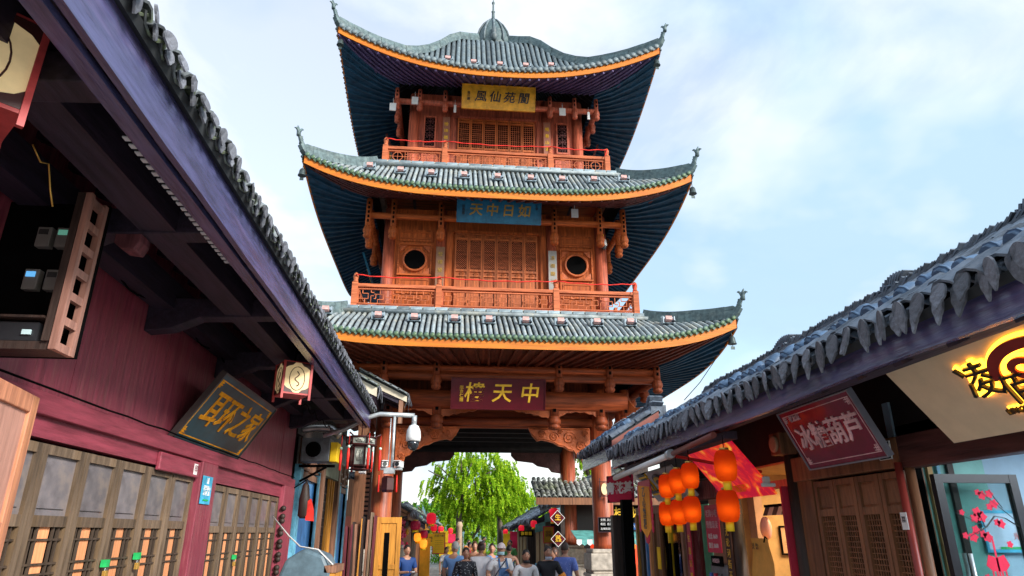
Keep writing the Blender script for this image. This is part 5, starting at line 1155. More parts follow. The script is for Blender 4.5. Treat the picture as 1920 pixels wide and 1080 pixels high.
def right_things():
    L = (('upper', 'far', 2.50, 2.36, 7.24), ('upper', 'middle', 2.525, 2.36, 6.88), ('upper', 'near', 2.55, 2.36, 6.50), ('lower', 'far', 2.22, 2.36, 7.30), ('lower', 'middle', 2.225, 2.36, 6.92), ('lower', 'near', 2.24, 2.36, 6.53))
    for row, col, top, x, y in L:
        red_lantern(top, x, y, 'lit red lantern, %s row, %s in the cluster of six by the orange banner' % (row, {'far': 'left', 'middle': 'middle', 'near': 'right'}[col]))
    red_lantern(2.575, 2.36, 5.62, 'lit red lantern, upper of the pair hanging before the flame poster', .28, .082)
    red_lantern(2.25, 2.36, 5.66, 'lit red lantern, lower of the pair hanging before the stall opening', .28, .082)
    N = -Y
    # red sign of the candied fruit shop
    a, t = Vector((3.20, 5.77, 2.43)), Vector((2.97, 5.77, 2.90)); up = (t - a)
    board('shop_sign', 'wine red sign with four pale pink characters leaning out over the brown lattice doors', 'sign', a, N, up, 1.10, up.length, .04, M['redboard'],
          [('冰糖葫芦', .235, .56, .25, M['pinkletter'], dict(offset=.004, shear=.12)), ('老北京', .06, .22, .45, M['pinkletter'], {})], (plain('grey sign edge', (.2, .2, .24), .3), .012, .012), (M['pinkletter'], .035, .006), group='hanging shop signs')
    # beige sign
    a, t = Vector((3.24, 4.05, 2.44)), Vector((2.83, 4.05, 2.93)); up = t - a; r = Vector(N); u = up.normalized(); n = r.cross(u)
    T = board('shop_sign', 'big beige sign with backlit brush characters and a red double ring under the right eave', 'sign', a, N, up, 2.3, up.length, .05, M['beige'], group='hanging shop signs')
    Q = lambda x, y, d=0: a + r * x + u * y + n * d
    for i, (ch, x, y, s) in enumerate((('凌', .62, .36, .24), ('佰', .80, .26, .20), ('LINGBOU', .72, .15, .05))):
        lettering(T, ch, s, Q(x, y, .012), r, u, M['glow'], offset=.012 if i < 2 else .004, extrude=.004, shear=.1 if i < 2 else 0, name='lit_halo')
        lettering(T, ch, s, Q(x, y, .035), r, u, plain('near black letter', (.02, .014, .01), .4), offset=.001 if i < 2 else 0, extrude=.010, shear=.1 if i < 2 else 0)
    def ring(cx, cy, rx, ry, w, d, m, nm, a0=0, a1=2 * pi):
        b = MB(); k = 40
        pts = [(cx + rx * cos(lerp(a0, a1, i / k)), cy + ry * sin(lerp(a0, a1, i / k))) for i in range(k + 1)]
        for p, q in zip(pts, pts[1:]): b.bar(Q(p[0], p[1], d), Q(q[0], q[1], d), .02, w, n) if False else b.bar(Q(p[0], p[1], d), Q(q[0] + (q[0] - p[0]) * .15, q[1] + (q[1] - p[1]) * .15, d), w, .014, n)
        b.build(nm, m, T)
    rm = plain('dark red letter', (.30, .02, .015), .4)
    for w, d, m, nm in ((.10, .010, M['glow'], 'lit_halo'), (.065, .032, rm, 'red_ring')):
        ring(.94, .375, .07, .046, w * .6, d, m, nm); ring(1.06, .32, .095, .07, w * .62, d, m, nm)
        ring(1.02, .345, .27, .165, w * .95, d, m, nm, .1 * pi, 1.0 * pi)
    # flame poster
    a, t = Vector((3.30, 7.95, 2.26)), Vector((2.86, 7.95, 2.80)); up = t - a
    board('stall_poster', 'glossy red poster with orange flames leaning over the stall opening', 'poster', a, N, up, 1.28, up.length, .02, M['flame'], [('老北京糖葫芦', .10, .5, .12, M['orangegold'], dict(extrude=.002))])
    # awning pole and rolled awning
    t = thing('rolled_awning', 'white pole and rolled dark awning under the eave above the lanterns', 'awning', (2.42, 7.9, 2.6))
    b = MB(); b.tube([(2.42, 9.75, 2.64), (2.42, 7.2, 2.70)], .035, 10); b.build('pole', M['camwhite'], t); b = MB(); b.tube([(2.42, 7.19, 2.70), (2.42, 5.95, 2.74)], .028, 10); b.build('pole', plain('brown pole', (.2, .06, .05), .4), t)
    b = MB(); b.tube([(2.40, 7.22, 2.695), (2.40, 7.12, 2.70)], .05, 10); b.build('coupling', M['galv'], t)
    b = MB(); b.prism([(2.5, 5.9, 2.70), (2.62, 5.9, 2.70), (2.62, 5.9, 2.77), (2.5, 5.9, 2.77)], (0, 3.6, 0)); b.build('folded_cloth', M['eavedark'], t)
    b = MB(); b.bar((2.42, 7.15, 2.68), (3.4, 7.15, 2.52), .03, .03); b.build('arm', plain('red arm', (.4, .02, .02), .4), t)
    # speaker, camera, house plate, note
    t = thing('wall_speaker', 'square brown wooden loudspeaker with a round grille under the right eave', 'loudspeaker', (3.4, 6.6, 2.72))
    b = MB(); b.box(3.32, 3.5, 6.5, 6.72, 2.64, 2.86); b.build('box', M['agedwood'], t, bevel=.01); b = MB(); b.lathe([(.085, 0), (.085, .02), (.06, .025)], n=18); b.xf(Matrix.Translation((3.32, 6.61, 2.75)) @ Matrix.Rotation(-pi / 2, 4, 'Y')); b.build('grille', plain('tan grille', (.38, .24, .15)), t)
    t = thing('surveillance_camera', 'white bullet camera on a bracket at the corner of the flame poster', 'camera', (3.3, 6.66, 2.32))
    b = MB(); b.box(3.16, 3.22, 6.60, 6.66, 2.36, 2.43); b.build('mount', M['camwhite'], t, bevel=.008); b = MB(); b.box(3.10, 3.24, 6.53, 6.575, 2.325, 2.362); b.build('housing', M['camwhite'], t, bevel=.01)
    board('house_plate', 'black house number plate reading 140 beside the beige sign', 'plate', (XR - .08, 5.10, 2.44), N, Z, .14, .13, .01, M['black'], [('郎家拐街', .032, .07, .095, M['white'], dict(extrude=.001)), ('140', .062, .075, .04, M['white'], dict(extrude=.001))], (M['white'], .004, .002))
    board('paper_note', 'small white paper note tied to the red pipe', 'note', (XR - .14, 4.90, 1.92), N, Z, .07, .12, .003, M['white'], [('暂停\n营业', .022, .035, .07, M['ink'], dict(extrude=.001))])
    # the bluish notice inside
    board('wall_notice', 'pale blue wavy bordered notice with red writing on the blue room wall', 'notice', (4.12, 5.03, 1.78), X, Z, .62, .26, .004, plain('pale notice', (.55, .68, .86), .4), [('节 约', .07, .44, .18, plain('coral letter', (.75, .12, .08)), dict(extrude=.001)), ('光盘 我做起', .055, .36, .09, plain('coral letter', (.75, .12, .08)), dict(extrude=.001)), ('▬▬▬▬▬▬▬▬', .06, .33, .015, M['green'], dict(extrude=.001))], (M['cyan'], .022, .004))
    # things in the stall
    board('framed_certificate', 'framed certificate on the ochre wall inside the stall', 'picture', (4.18, 8.47, 1.66), X, Z, .17, .30, .01, plain('certificate paper', (.62, .38, .22)), [('證', .05, .085, .22, plain('brown seal', (.3, .05, .02)), dict(extrude=.001)), ('— — —\n— — —\n— —', .03, .085, .10, M['ink'], dict(extrude=.001))], (M['black'], .02, .01))
    t = thing('paper_bag', 'big orange kraft paper bag pinned in the stall opening with two characters', 'bag', (3.56, 7.72, 1.2))
    b = MB(); b.grid(lambda u, v: (3.56 + .02 * sin(v * 9 + u * 2), 8.0 - .5 * u, 1.0 + v * .84), 8, 12); b.build('bag', M['kraft'], t); b = MB(); b.tube([(3.54, 7.6, 1.80), (3.53, 7.54, 1.86), (3.53, 7.5, 1.84)], .008, 5); b.build('pen', M['black'], t)
    lettering(t, '烫 饴', .075, (3.53, 7.82, 1.75), N, Z, M['ink'], extrude=.001)
    t = thing('striped_awning', 'small grey and white striped valance inside the stall', 'awning', (3.95, 7.6, 2.1))
    for i in range(12):
        b = MB(); y0 = 8.1 - i * .115; b.prism([(3.85, y0, 2.20), (3.85, y0 - .112, 2.20), (3.80, y0 - .112, 2.09), (3.80, y0, 2.09)], (.008, 0, 0)); b.build('stripe', M['white'] if i % 2 else plain('grey stripe', (.12, .11, .12)), t)
    b = MB(); b.bar((3.85, 8.12, 2.2), (3.85, 6.75, 2.2), .03, .03); b.build('rail', M['black'], t)
    b = MB(); b.ball((4.0, 7.2, 2.0), .05, 10, 7); tag(b.build('black_bulb', M['black']), 'round black lamp bulb hanging under the striped valance', 'lamp')
    b = MB(); b.ball((3.75, 7.95, 1.95), (.06, .09, .13), 12, 9); tag(b.build('pink_balloon', plain('pink rubber', (.8, .42, .36), .4)), 'pale pink balloon behind the orange paper bag', 'balloon')
    b = MB(); b.box(3.8, 4.5, 6.75, 7.3, 1.0, 1.05); b.box(3.8, 3.85, 6.75, 6.8, .02, 1.0); b.box(4.45, 4.5, 6.75, 6.8, .02, 1.0); b.box(3.8, 3.85, 7.25, 7.3, .02, 1.0); b.box(4.45, 4.5, 7.25, 7.3, .02, 1.0); tag(b.build('counter', M['agedwood']), 'brown counter inside the stall', 'counter')
    t = thing('display_case', 'black framed glass display case on the stall counter', 'display case', (4.1, 7.0, 1.05))
    b = MB()
    for x in (3.85, 4.4):
        for y in (6.8, 7.25): b.bar((x, y, 1.05), (x, y, 1.62), .025, .025)
    for z in (1.06, 1.61):
        b.bar((3.85, 6.8, z), (4.4, 6.8, z), .025, .025); b.bar((3.85, 7.25, z), (4.4, 7.25, z), .025, .025); b.bar((3.85, 6.8, z), (3.85, 7.25, z), .025, .025); b.bar((4.4, 6.8, z), (4.4, 7.25, z), .025, .025)
    b.build('case_frame', M['black'], t); b = MB(); b.box(3.86, 4.39, 6.81, 7.24, 1.3, 1.31); b.build('shelf', M['orangewood'], t)
    # couplets, price board, poster posts left of the stall
    board('couplet_board', 'dark couplet plank with gold writing on the post left of the stall opening', 'sign', (XR - .13, 8.28, .8), N, Z, .17, 1.35, .02, plain('couplet plank', (.05, .02, .015)), [('无\n论\n河\n街\n王\n糖\n葫\n芦\n甜', .105, .085, .62, M['gold'], dict(line=1.15, extrude=.002)), ], group='couplet boards of the right shops')
    board('couplet_board', 'crimson couplet strip on the maroon post right of the glass doors', 'sign', (XR - .16, 9.52, .6), N, Z, .13, 1.75, .01, M['paperred'], [('生\n意\n兴\n隆\n通', .10, .065, .9, M['gold'], dict(line=1.6, extrude=.002))], group='couplet boards of the right shops')
    board('price_board', 'crimson price board with white writing hanging behind the lanterns', 'sign', (XR - .06, 9.05, 1.66), N, Z, .46, .58, .01, M['paperred'], [('老牌小吃', .10, .23, .47, M['pinkletter'], dict(extrude=.001)), ('现做现卖', .10, .23, .33, M['pinkletter'], dict(extrude=.001)), ('电话 0609', .075, .22, .19, M['white'], dict(extrude=.001)), ('微信 0608', .075, .22, .08, M['white'], dict(extrude=.001))])
    t = thing('drinks_cabinet', 'grey drinks cabinet with bottles below the crimson price board', 'cabinet', (XR + .1, 8.85, .02))
    b = MB(); b.box(XR - .02, XR + .28, 8.55, 9.12, .02, 1.52); b.build('case', M['greybox'], t, bevel=.01); b = MB(); b.box(XR - .05, XR - .02, 8.66, 9.0, 1.5, 1.62); b.build('name_panel', M['black'], t)
    lettering(t, '冰镇饮料', .06, (XR - .055, 8.83, 1.56), N, Z, M['pinkletter'], extrude=.001)
    for i in range(3):
        b = MB(); b.lathe([(.05, .9), (.055, .95), (.055, 1.25), (.03, 1.36), (.025, 1.42)], (XR - .08, 8.66 + i * .15), 10); b.build('bottle', [plain('dark bottle', (.06, .07, .09), .2), plain('red bottle', (.45, .03, .06), .2), plain('blue bottle', (.05, .12, .4), .2)][i], t)
    b = MB(); b.box(XR - .10, XR - .08, 8.32, 8.5, 2.38, 2.54); tag(b.build('seal_plate', M['paperred']), 'little red seal plate on the maroon lintel beside the lanterns', 'plate')
    # orange vertical banner
    t = thing('hanging_banner', 'orange tongue shaped banner with black brush writing and a red scalloped edge', 'banner', (2.78, 9.6, 1.85))
    b = MB(); b.prism([(2.8, 9.92, 2.55), (2.8, 9.38, 2.50), (2.8, 9.40, 1.95), (2.8, 9.62, 1.83), (2.8, 9.88, 1.95)], (.01, 0, 0)); b.build('cloth', plain('orange cloth', (.85, .33, .015), .6), t)
    b = MB()
    for i in range(7): b.ball((2.812, 9.97, 2.5 - i * .09), (.008, .06, .055), 8, 5); b.ball((2.812, 9.35, 2.46 - i * .085), (.008, .06, .055), 8, 5)
    b.ball((2.812, 9.63, 1.84), (.008, .12, .09), 8, 5); b.box(2.808, 2.816, 9.36, 9.95, 2.48, 2.6); b.build('red_edge', M['paperred'], t)
    lettering(t, '乙\n心\n糍\n粑', .15, (2.79, 9.64, 2.22), N, Z, M['ink'], extrude=.001, line=.95, offset=.002)
right_things()

def next_right():
    T = thing('shop_house', 'small shop house with green lit glass doors just before the tower on the right', 'building', (XR, 11.5, 0))
    P_, base = shop_roof(T, -1, 2.46, 3.22, 9.95, 12.6, .60, .75, pitch=.2, expo=.16, tm='grtile', fascia=.2, seed=13, soffit_to=(3.6, 3.45), caps=True, single=260, dripl=.10)
    ridge_stack(P_, 3.2, 10.3, 3.66, 8, -1)
    b = MB(); b.prism([(2.45, 9.93, 3.20), (2.45, 9.93, 3.06), (3.2, 9.93, 3.50), (3.2, 9.93, 3.65)], (0, .05, 0)); b.build('verge_board', plain('red brown verge', (.26, .09, .07)), T)
    b = MB(); b.box(XR + .5, XR + .6, 9.9, 12.6, 0, 3.5); b.build('wall', M['darkin'], T)
    b = MB(); b.box(XR - .05, XR + .05, 9.95, 12.5, 2.2, 2.32); b.build('lintel', M['plank2'], T)
    b = MB(); b.box(XR + .35, XR + .4, 9.95, 12.5, 0, 2.3); b.build('room_wall', plain('green lit wall', (.20, .62, .40)), T)
    for i, (y, m, w) in enumerate(((10.05, 'plank2', .06), (10.7, 'yellow', .03), (11.15, 'agedwood', .12), (11.5, 'agedwood', .06), (11.75, 'strip', .05), (11.95, 'bluefilm', .05), (12.2, 'darkwood', .1), (12.5, 'orangewood', .06))):
        b = MB(); b.box(XR - .04, XR + .04, y, y + w * 1.6, .02, 2.2); b.build('door_post', M[m], T)
    b = MB(); b.box(XR - .006, XR + .006, 10.15, 11.15, .05, 2.2); b.build('pane', M['glass'], T)
    for y in (10.4, 10.62): b = MB(); b.tube([(XR - .06, y, .8), (XR - .06, y, 1.75)], .022, 8); b.build('handle', M['black'], T)
    b = MB(); b.box(XR - .055, XR - .045, 11.17, 11.33, 1.35, 1.68); b.build('yellow_sticker', M['yellow'], T)
    N = -Y
    a, t = Vector((3.35, 10.75, 2.36)), Vector((3.0, 10.75, 2.75)); up = t - a; r = Vector(N); u = up.normalized(); n = r.cross(u)
    S_ = board('shop_sign', 'pale grey sign with yellow and black raised characters above the green glass doors', 'sign', a, N, up, 1.75, up.length, .03, plain('pale grey board', (.5, .52, .56)), [('豆', .42, .35, .3, M['yellow'], dict(extrude=.02, offset=.02)), ('豆', .42, .355, .32, M['ink'], dict(extrude=.026, offset=.004))], group='hanging shop signs')
    b = MB(); k = 24; c = a + r * 1.05 + u * .27 + n * .03
    for s, d, m in ((1.0, 0, 'ink'), (.82, .012, 'yellow'), (.6, .02, 'ink')):
        b = MB(); b.prism([c + (r * .8 + u * -.2).normalized() * (.30 * s * cos(i * 2 * pi / k)) + u * (.20 * s * sin(i * 2 * pi / k)) + n * d for i in range(k)], n * .012); b.build('oval', M[m], S_)
    lettering(S_, 'QQ', .17, c + n * .05, r, u, M['yellow'], offset=.006)
    # red ribbed sign and pink plate on posts by the column
    board('shop_sign', 'red ribbed sign with white characters hanging beside the right tower column', 'sign', (3.0, 12.75, 2.42), (.55, -.84, 0), Z, .62, .48, .05, M['paperred'], [('青花基', .22, .31, .24, M['white'], dict(offset=.008))], None, (M['lantframe'], .0, .012), group='hanging shop signs')
    board('shop_sign', 'small pink red plate with white numbers below the red ribbed sign', 'sign', (3.12, 12.3, 2.16), (.55, -.84, 0), Z, .28, .19, .02, M['paperred'], [('288', .14, .14, .09, M['white'], dict(offset=.004))], group='hanging shop signs')
    for y, x, w, m, lab in ((12.6, 3.12, .10, 'darkwood', 'black brown square post below the red ribbed sign'), (12.1, 3.18, .09, 'black', 'black square post between the red sign and the orange banner')):
        b = MB(); b.box(x - w, x + w, y - w, y + w, .02, 2.45 if m == 'black' else 2.2); tag(b.build('street_post', M[m], bevel=.008), lab, 'post')
    board('notice_plate', 'black plate with white characters on the right tower column', 'notice', (3.50, 15.87, 1.92), X, Z, .36, .30, .02, M['black'], [('文明  风景', .06, .18, .25, M['white'], dict(extrude=.001)), ('街区  名胜', .06, .18, .16, M['white'], dict(extrude=.001)), ('古城欢迎您', .055, .18, .06, M['white'], dict(extrude=.001))], (plain('plate edge', (.03, .01, .02)), .015, .005))
    t = thing('column_lantern', 'flat brown lantern with a pale oval pane on the right tower column', 'lantern', (3.68, 15.9, 2.66))
    b = MB()
    for x in (3.57, 3.79): b.bar((x, 15.9, 2.62), (x, 15.9, 3.1), .02, .02)
    for z in (2.7, 3.02): b.bar((3.55, 15.9, z), (3.81, 15.9, z), .02, .02)
    b.build('frame', M['lantframe'], t); b = MB(); b.prism([(3.68 + .075 * cos(i * pi / 10), 15.9, 2.86 + .13 * sin(i * pi / 10)) for i in range(20)], (0, .02, 0)); b.build('pane', M['cream'], t)
next_right()
# ------------------------------------------------------------------ beyond the tower: shop rows, trees
def small_lantern(x, y, z, r, h, m, lab, name='paper_lantern', group='lanterns on the far shops'):
    t = thing(name, lab, 'lantern', (x, y, z), 0, group)
    b = MB(); b.lathe([(r * .5, h), (r * .9, h * .9), (r, h * .6), (r, h * .4), (r * .9, h * .12), (r * .5, 0)], n=14); b.build('lantern_body', m, t, world=False)
    b = MB(); b.lathe([(r * .7, -.07), (r * .6, 0)], n=10); b.lathe([(r * .5, h), (r * .5, h * 1.08)], n=10); b.build('fringe', M['yellow'], t, world=False)
    return t
def far_shops():
    wall = M['darkwood']
    # left row, nearest house: its tiled eave slopes towards the street
    T = thing('far_shop', 'tiled shop house hung with red trinkets beyond the tower on the left', 'building', (-2.2, 26, 0))
    b = MB(); b.box(-3.6, -2.0, 23.2, 29.5, 0, 2.9); b.build('wall', plain('salmon wall', (.42, .11, .07)), T)
    shop_roof(T, +1, -1.15, 2.55, 22.9, 29.6, .55, 2.0, pitch=.3, expo=.22, tm='grtileg', fascia=.2, fmat='agedwood', seed=21, soffit_to=(-2.1, 2.8), single=280)
    b = MB(); b.prism([(-1.15, 22.9, 2.5), (-3.2, 22.9, 3.6), (-3.2, 22.9, 2.4), (-1.3, 22.9, 2.4)], (0, .06, 0)); b.build('gable_board', M['agedwood'], T)
    for y in (23.4, 25.3, 27.2, 29.2):
        b = MB(); b.box(-1.85, -1.73, y - .06, y + .06, .02, 2.5); b.build('post', M['darkwood'], T)
    b = MB(); b.box(-1.98, -1.9, 24, 29, .6, 2.3); b.build('shelf_wall', plain('stall goods dark', (.12, .05, .04), rnd_v=.3), T)
    rn = random.Random(9); cols = [(.6, .03, .08), (.7, .2, .3), (.75, .4, .04), (.3, .05, .04), (.6, .6, .55), (.1, .08, .08)]
    cn = ['crimson', 'pink', 'yellow', 'dark red', 'white', 'black']
    for r_ in range(3):
        for c_ in range(5):
            k = rn.randrange(6); x, y, z = -1.72 + c_ * .11 + rn.uniform(-.03, .03), 23.5 + rn.uniform(0, .9), 2.12 - r_ * .36 + rn.uniform(-.08, .08); b = MB()
            b.lathe([(.02, 0), (.05, .05), (.06, .12), (.03, .2)], (x, y), 8, z0=z)
            tag(b.build('trinket', plain('trinket %d' % k, cols[k])), '%s hanging trinket at the far left shop, %s row, %s from the left' % (cn[k], ['top', 'middle', 'bottom'][r_], ORD[c_]), 'trinket', 'trinkets at the far left shop')
    b = MB()
    for i in range(90): b.ball((-1.45 + rn.gauss(0, .06), 23.6 + rn.gauss(0, .08), .7 + i * .018), .04, 6, 4)
    stuff(tag(b.build('blossom_garland', plain('pink blossom', (.75, .12, .25)))  , 'hanging garland of pink blossoms on the far left trinket shop', 'garland'))
    for x, y, z, r, h, m, lab in ((-1.0, 23.6, 1.98, .17, .3, 'paperred', 'red heart shaped lantern among the far left trinkets'), (-.93, 24.2, 1.62, .13, .26, 'glowy', 'orange lantern, upper left by the yellow banner'), (-.72, 24.2, 1.72, .13, .26, 'paperred', 'red lantern, upper right by the yellow banner'), (-.72, 24.0, 1.42, .13, .26, 'glowy', 'orange lantern, lowest beside the yellow banner'), (-.62, 23.3, 2.30, .0, .0, None, None)):
        if m: small_lantern(x, y, z, r, h, plain('orange lantern paper', (.9, .28, .02), emit=.7) if m == 'glowy' else M[m], lab)
    small_lantern(-.50, 24.5, 2.18, .17, .36, plain('lantern red', (.75, .01, .03), emit=.3), 'red lantern with yellow fringe hanging from the far left eave')
    t = thing('banner', 'tall yellow banner standing by the far left trinket shop', 'banner', (-.66, 24.6, .02)); b = MB(); b.box(-.85, -.5, 24.6, 24.64, .1, 1.72); b.build('cloth', plain('amber cloth', (.9, .42, .02)), t); b = MB(); b.box(-.89, -.85, 24.59, 24.63, .02, 1.8); b.build('pole', M['plank2'], t)
    board('menu_sign', 'yellow menu sign with rows of small writing hanging on the far left', 'sign', (-.42, 25.2, 1.22), X, Z, .40, .66, .02, M['yellow'], [('古城小吃', .085, .2, .57, M['ink'], dict(extrude=.001)), ('一一一一\n一一一一\n一一一一\n一一一一\n一一一一', .07, .2, .27, M['ink'], dict(extrude=.001))], (M['paperred'], .025, .01), group='yellow signs of the far left shops')
    board('menu_sign', 'smaller yellow sign behind the yellow menu sign on the far left', 'sign', (.02, 27.2, 1.0), X, Z, .34, .52, .02, M['yellow'], [('张飞\n牛肉', .12, .17, .3, M['ink'], dict(extrude=.001))], (M['paperred'], .02, .01), group='yellow signs of the far left shops')
    board('menu_sign', 'narrow yellow sign at the edge of the amber banner', 'sign', (-.60, 24.9, 1.45), X, Z, .22, .42, .02, M['yellow'], [('特\n产', .12, .11, .2, M['ink'], dict(extrude=.001))], group='yellow signs of the far left shops')
    board('shop_sign', 'dark sign with pale characters at the left edge of the archway', 'sign', (-1.85, 23.1, 1.7), X, Z, .3, .5, .02, M['darkwood'], [('荷\n香', .2, .15, .25, M['white'], dict(extrude=.001))], group='hanging shop signs')
    # further left houses
    for i, (x, y, lab, se) in enumerate(((-.75, 30, 'low tiled shop house behind the yellow signs on the left', 31), (-.25, 36, 'distant tiled shop house at the end of the left row', 32))):
        F = thing('far_shop', lab, 'building', (x - 1, y + 3, 0)); b = MB(); b.box(x - 2.6, x - .7, y, y + 5.5, 0, 2.5); b.build('wall', [plain('brown wall', (.2, .1, .06)), M['agedwood']][i], F)
        shop_roof(F, +1, x, 2.25, y - .2, y + 5.6, .55, 1.8, pitch=.35, expo=.3, tm='grtileg', fascia=.18, fmat='orangewood' if i == 0 else 'agedwood', seed=se, soffit_to=(x - .8, 2.4), single=60, rows_max=7)
        for q in range(3):
            b = MB(); b.box(x - .72, x - .66, y + .4 + q * 1.7, y + 1.6 + q * 1.7, .02, 2.0); b.build('door', M['darkwood'], F)
    # right row: corner house with gold lettering, then lower houses down the street
    T = thing('far_shop', 'tiled shop house with blue fascia and gold sign seen between the right columns', 'building', (5, 22, 0))
    b = MB(); b.box(5.2, 7.5, 21.6, 30, 0, 3.2); b.build('wall', M['darkwood'], T)
    P_, base = shop_roof(T, -1, 4.0, 2.98, 21.4, 30, .5, 2.2, pitch=.3, expo=.22, tm='grtileg', fascia=.18, fmat='eavedark', seed=23, soffit_to=(5.3, 3.3), single=280)
    b = MB(); b.prism([(4.0, 21.38, 2.95), (4.0, 21.38, 2.75), (6.4, 21.38, 2.9), (6.4, 21.38, 4.2)], (0, .06, 0)); b.build('gable_board', M['darkwood'], T)
    F2 = thing('front_roof', 'tiled pent roof facing the tower above the gold lettered fascia', 'roof', (5.2, 20.6, 0))
    for x in (3.55, 6.6):
        b = MB(); b.box(x - .06, x + .06, 21.1, 21.2, .02, 2.9); b.build('post', M['darkwood'], F2)
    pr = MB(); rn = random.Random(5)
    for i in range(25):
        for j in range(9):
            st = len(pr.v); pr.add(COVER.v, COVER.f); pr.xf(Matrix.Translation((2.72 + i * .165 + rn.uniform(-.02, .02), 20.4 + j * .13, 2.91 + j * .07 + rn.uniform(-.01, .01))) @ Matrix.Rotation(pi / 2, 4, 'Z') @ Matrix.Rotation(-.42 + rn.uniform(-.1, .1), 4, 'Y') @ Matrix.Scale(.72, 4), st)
    stuff(pr.build('roof_tiles', M['liftedtile'], F2)); b = MB(); b.box(2.65, 6.9, 20.42, 20.48, 2.68, 2.88); b.build('eave_board', M['agedwood'], F2)
    b = MB(); b.prism([(2.65, 20.45, 2.86), (6.9, 20.45, 2.86), (6.9, 21.7, 3.4), (2.65, 21.7, 3.4)], (0, 0, .04)); b.build('roof_deck', M['deck'], F2)
    board('shop_sign', 'black fascia with gold characters beyond the right tower column', 'sign', (4.45, 20.7, 2.20), X, Z, 2.0, .46, .04, M['black'], [('鲜桂炒茶', .36, .95, .23, M['gold'], dict(offset=.006))], group='hanging shop signs')
    board('shop_sign', 'blue strip sign with white writing below the gold lettered fascia', 'sign', (4.55, 20.65, 1.98), X, Z, 1.9, .18, .04, plain('deep blue', (.01, .08, .28)), [('阆中特色小吃', .13, .85, .09, M['white'], dict(extrude=.001))], group='hanging shop signs')
    t = thing('awning', 'teal awning with a scalloped edge between the right tower columns', 'awning', (4.8, 20.4, 1.7))
    b = MB(); b.prism([(3.75, 20.0, 1.72), (6.2, 20.0, 1.72), (6.2, 20.9, 1.95), (3.75, 20.9, 1.95)], (0, 0, .015)); b.build('cloth', M['aw'], t)
    for i in range(16):
        b = MB(); x = 3.75 + i * .153; b.prism([(x, 20.0, 1.715), (x + .15, 20.0, 1.715), (x + .15, 20.0, 1.6), (x + .075, 20.0, 1.55), (x, 20.0, 1.6)], (0, .012, 0)); b.build('scallop', M['aw'] if i % 2 else M['white'], t)
    t = thing('lit_shopfront', 'orange red lit shopfront with yellow lanterns seen between the right columns', 'shopfront', (4.9, 20.9, .02))
    b = MB(); b.box(4.4, 6.2, 21.2, 21.25, .02, 1.9); b.build('lit_wall', plain('lit red wall', (.8, .06, .02), emit=.5), t)
    for i in range(4):
        b = MB(); b.lathe([(.05, 0), (.12, .08), (.12, .3), (.05, .38)], (4.7 + i * .3, 21.0), 10, z0=1.15 + .22 * (i % 2)); b.build('lantern_body', plain('yellow lit paper', (1, .5, .05), emit=.9), t)
    for i in range(3):
        b = MB(); b.box(4.5 + i * .55, 4.9 + i * .55, 20.9, 21.15, .02, 1.0); b.build('goods_crate', plain('red crate', (.6, .08, .02)), t)
    for z, ch, lab in ((2.12, '生', 'upper'), (1.55, '蒸', 'lower')):
        b = board('diamond_sign', '%s of two dark red diamond signs with a gold character left of the inner column' % lab, 'sign', (3.20, 19.9, z - .02), Vector((1, 0, 1)), Vector((-1, 0, 1)), .28, .28, .03, M['rsign'], (), (M['white'], .012, .004), group='diamond signs')
        lettering(b, ch, .18, (3.20, 19.86, z + .18), X, Z, M['gold'], offset=.004)
    for i, (x, y, lab, se) in enumerate(((3.72, 30.6, 'dark tiled shop house down the street on the right', 41), (3.35, 36.5, 'distant low tiled shop house on the right', 42))):
        F = thing('far_shop', lab, 'building', (x + 1, y + 3, 0)); b = MB(); b.box(x + .9, x + 2.8, y, y + 5.5, 0, 2.5); b.build('wall', M['darkwood'], F)
        shop_roof(F, -1, x, 2.42 - .25 * i, y - .2, y + 5.4, .55, 1.8, pitch=.33, expo=.28, tm='grtile', fascia=.16, fmat='eavedark', seed=se, soffit_to=(x + 1.0, 2.6), single=80, rows_max=7)
        for q in range(3):
            b = MB(); b.box(x + .86, x + .9, y + .4 + q * 1.7, y + 1.6 + q * 1.7, .02, 2.0); b.build('door', plain('tan door', (.3, .17, .08)), F)
    small_lantern(3.98, 25.6, 2.28, .2, .46, plain('lantern red', (.75, .01, .03), emit=.3), 'big red lantern with yellow fringe under the far right eave')
    for i, (x, y, z) in enumerate(((3.62, 25.5, 2.55), (3.45, 27, 2.2))):
        b = MB(); b.prism([(x, y, z), (x + .4, y, z + .1), (x + .4, y, z - .22), (x, y, z - .3)], (0, .02, 0)); tag(b.build('cloth_pennant', M['aw']), 'teal cloth pennant %s the big red lantern on the right' % ('just left of' if i == 0 else 'farther left of'), 'pennant', 'teal pennants')
    board('shop_sign', 'small black sign with yellow squares down the street on the right', 'sign', (2.95, 28, 1.75), X, Z, .55, .22, .02, M['black'], [('■■■', .17, .27, .11, M['yellow'], {})], group='hanging shop signs')
    board('shop_sign', 'yellow and red tongue shaped sign below the teal pennants', 'sign', (3.72, 26.5, 1.55), X, Z, .36, .55, .02, plain('olive gold', (.5, .36, .03)), [('好吃\n好喝', .12, .18, .3, M['ink'], {})], (M['paperred'], .03, .01), group='hanging shop signs')
    board('price_tag_board', 'tilted green price board beside the big red lantern', 'sign', (4.3, 25.6, 1.95), Vector((1, 0, -1.2)), Vector((1.2, 0, 1)), .38, .14, .02, plain('green board', (.05, .45, .25)), [('10', .1, .19, .07, M['white'], {})])
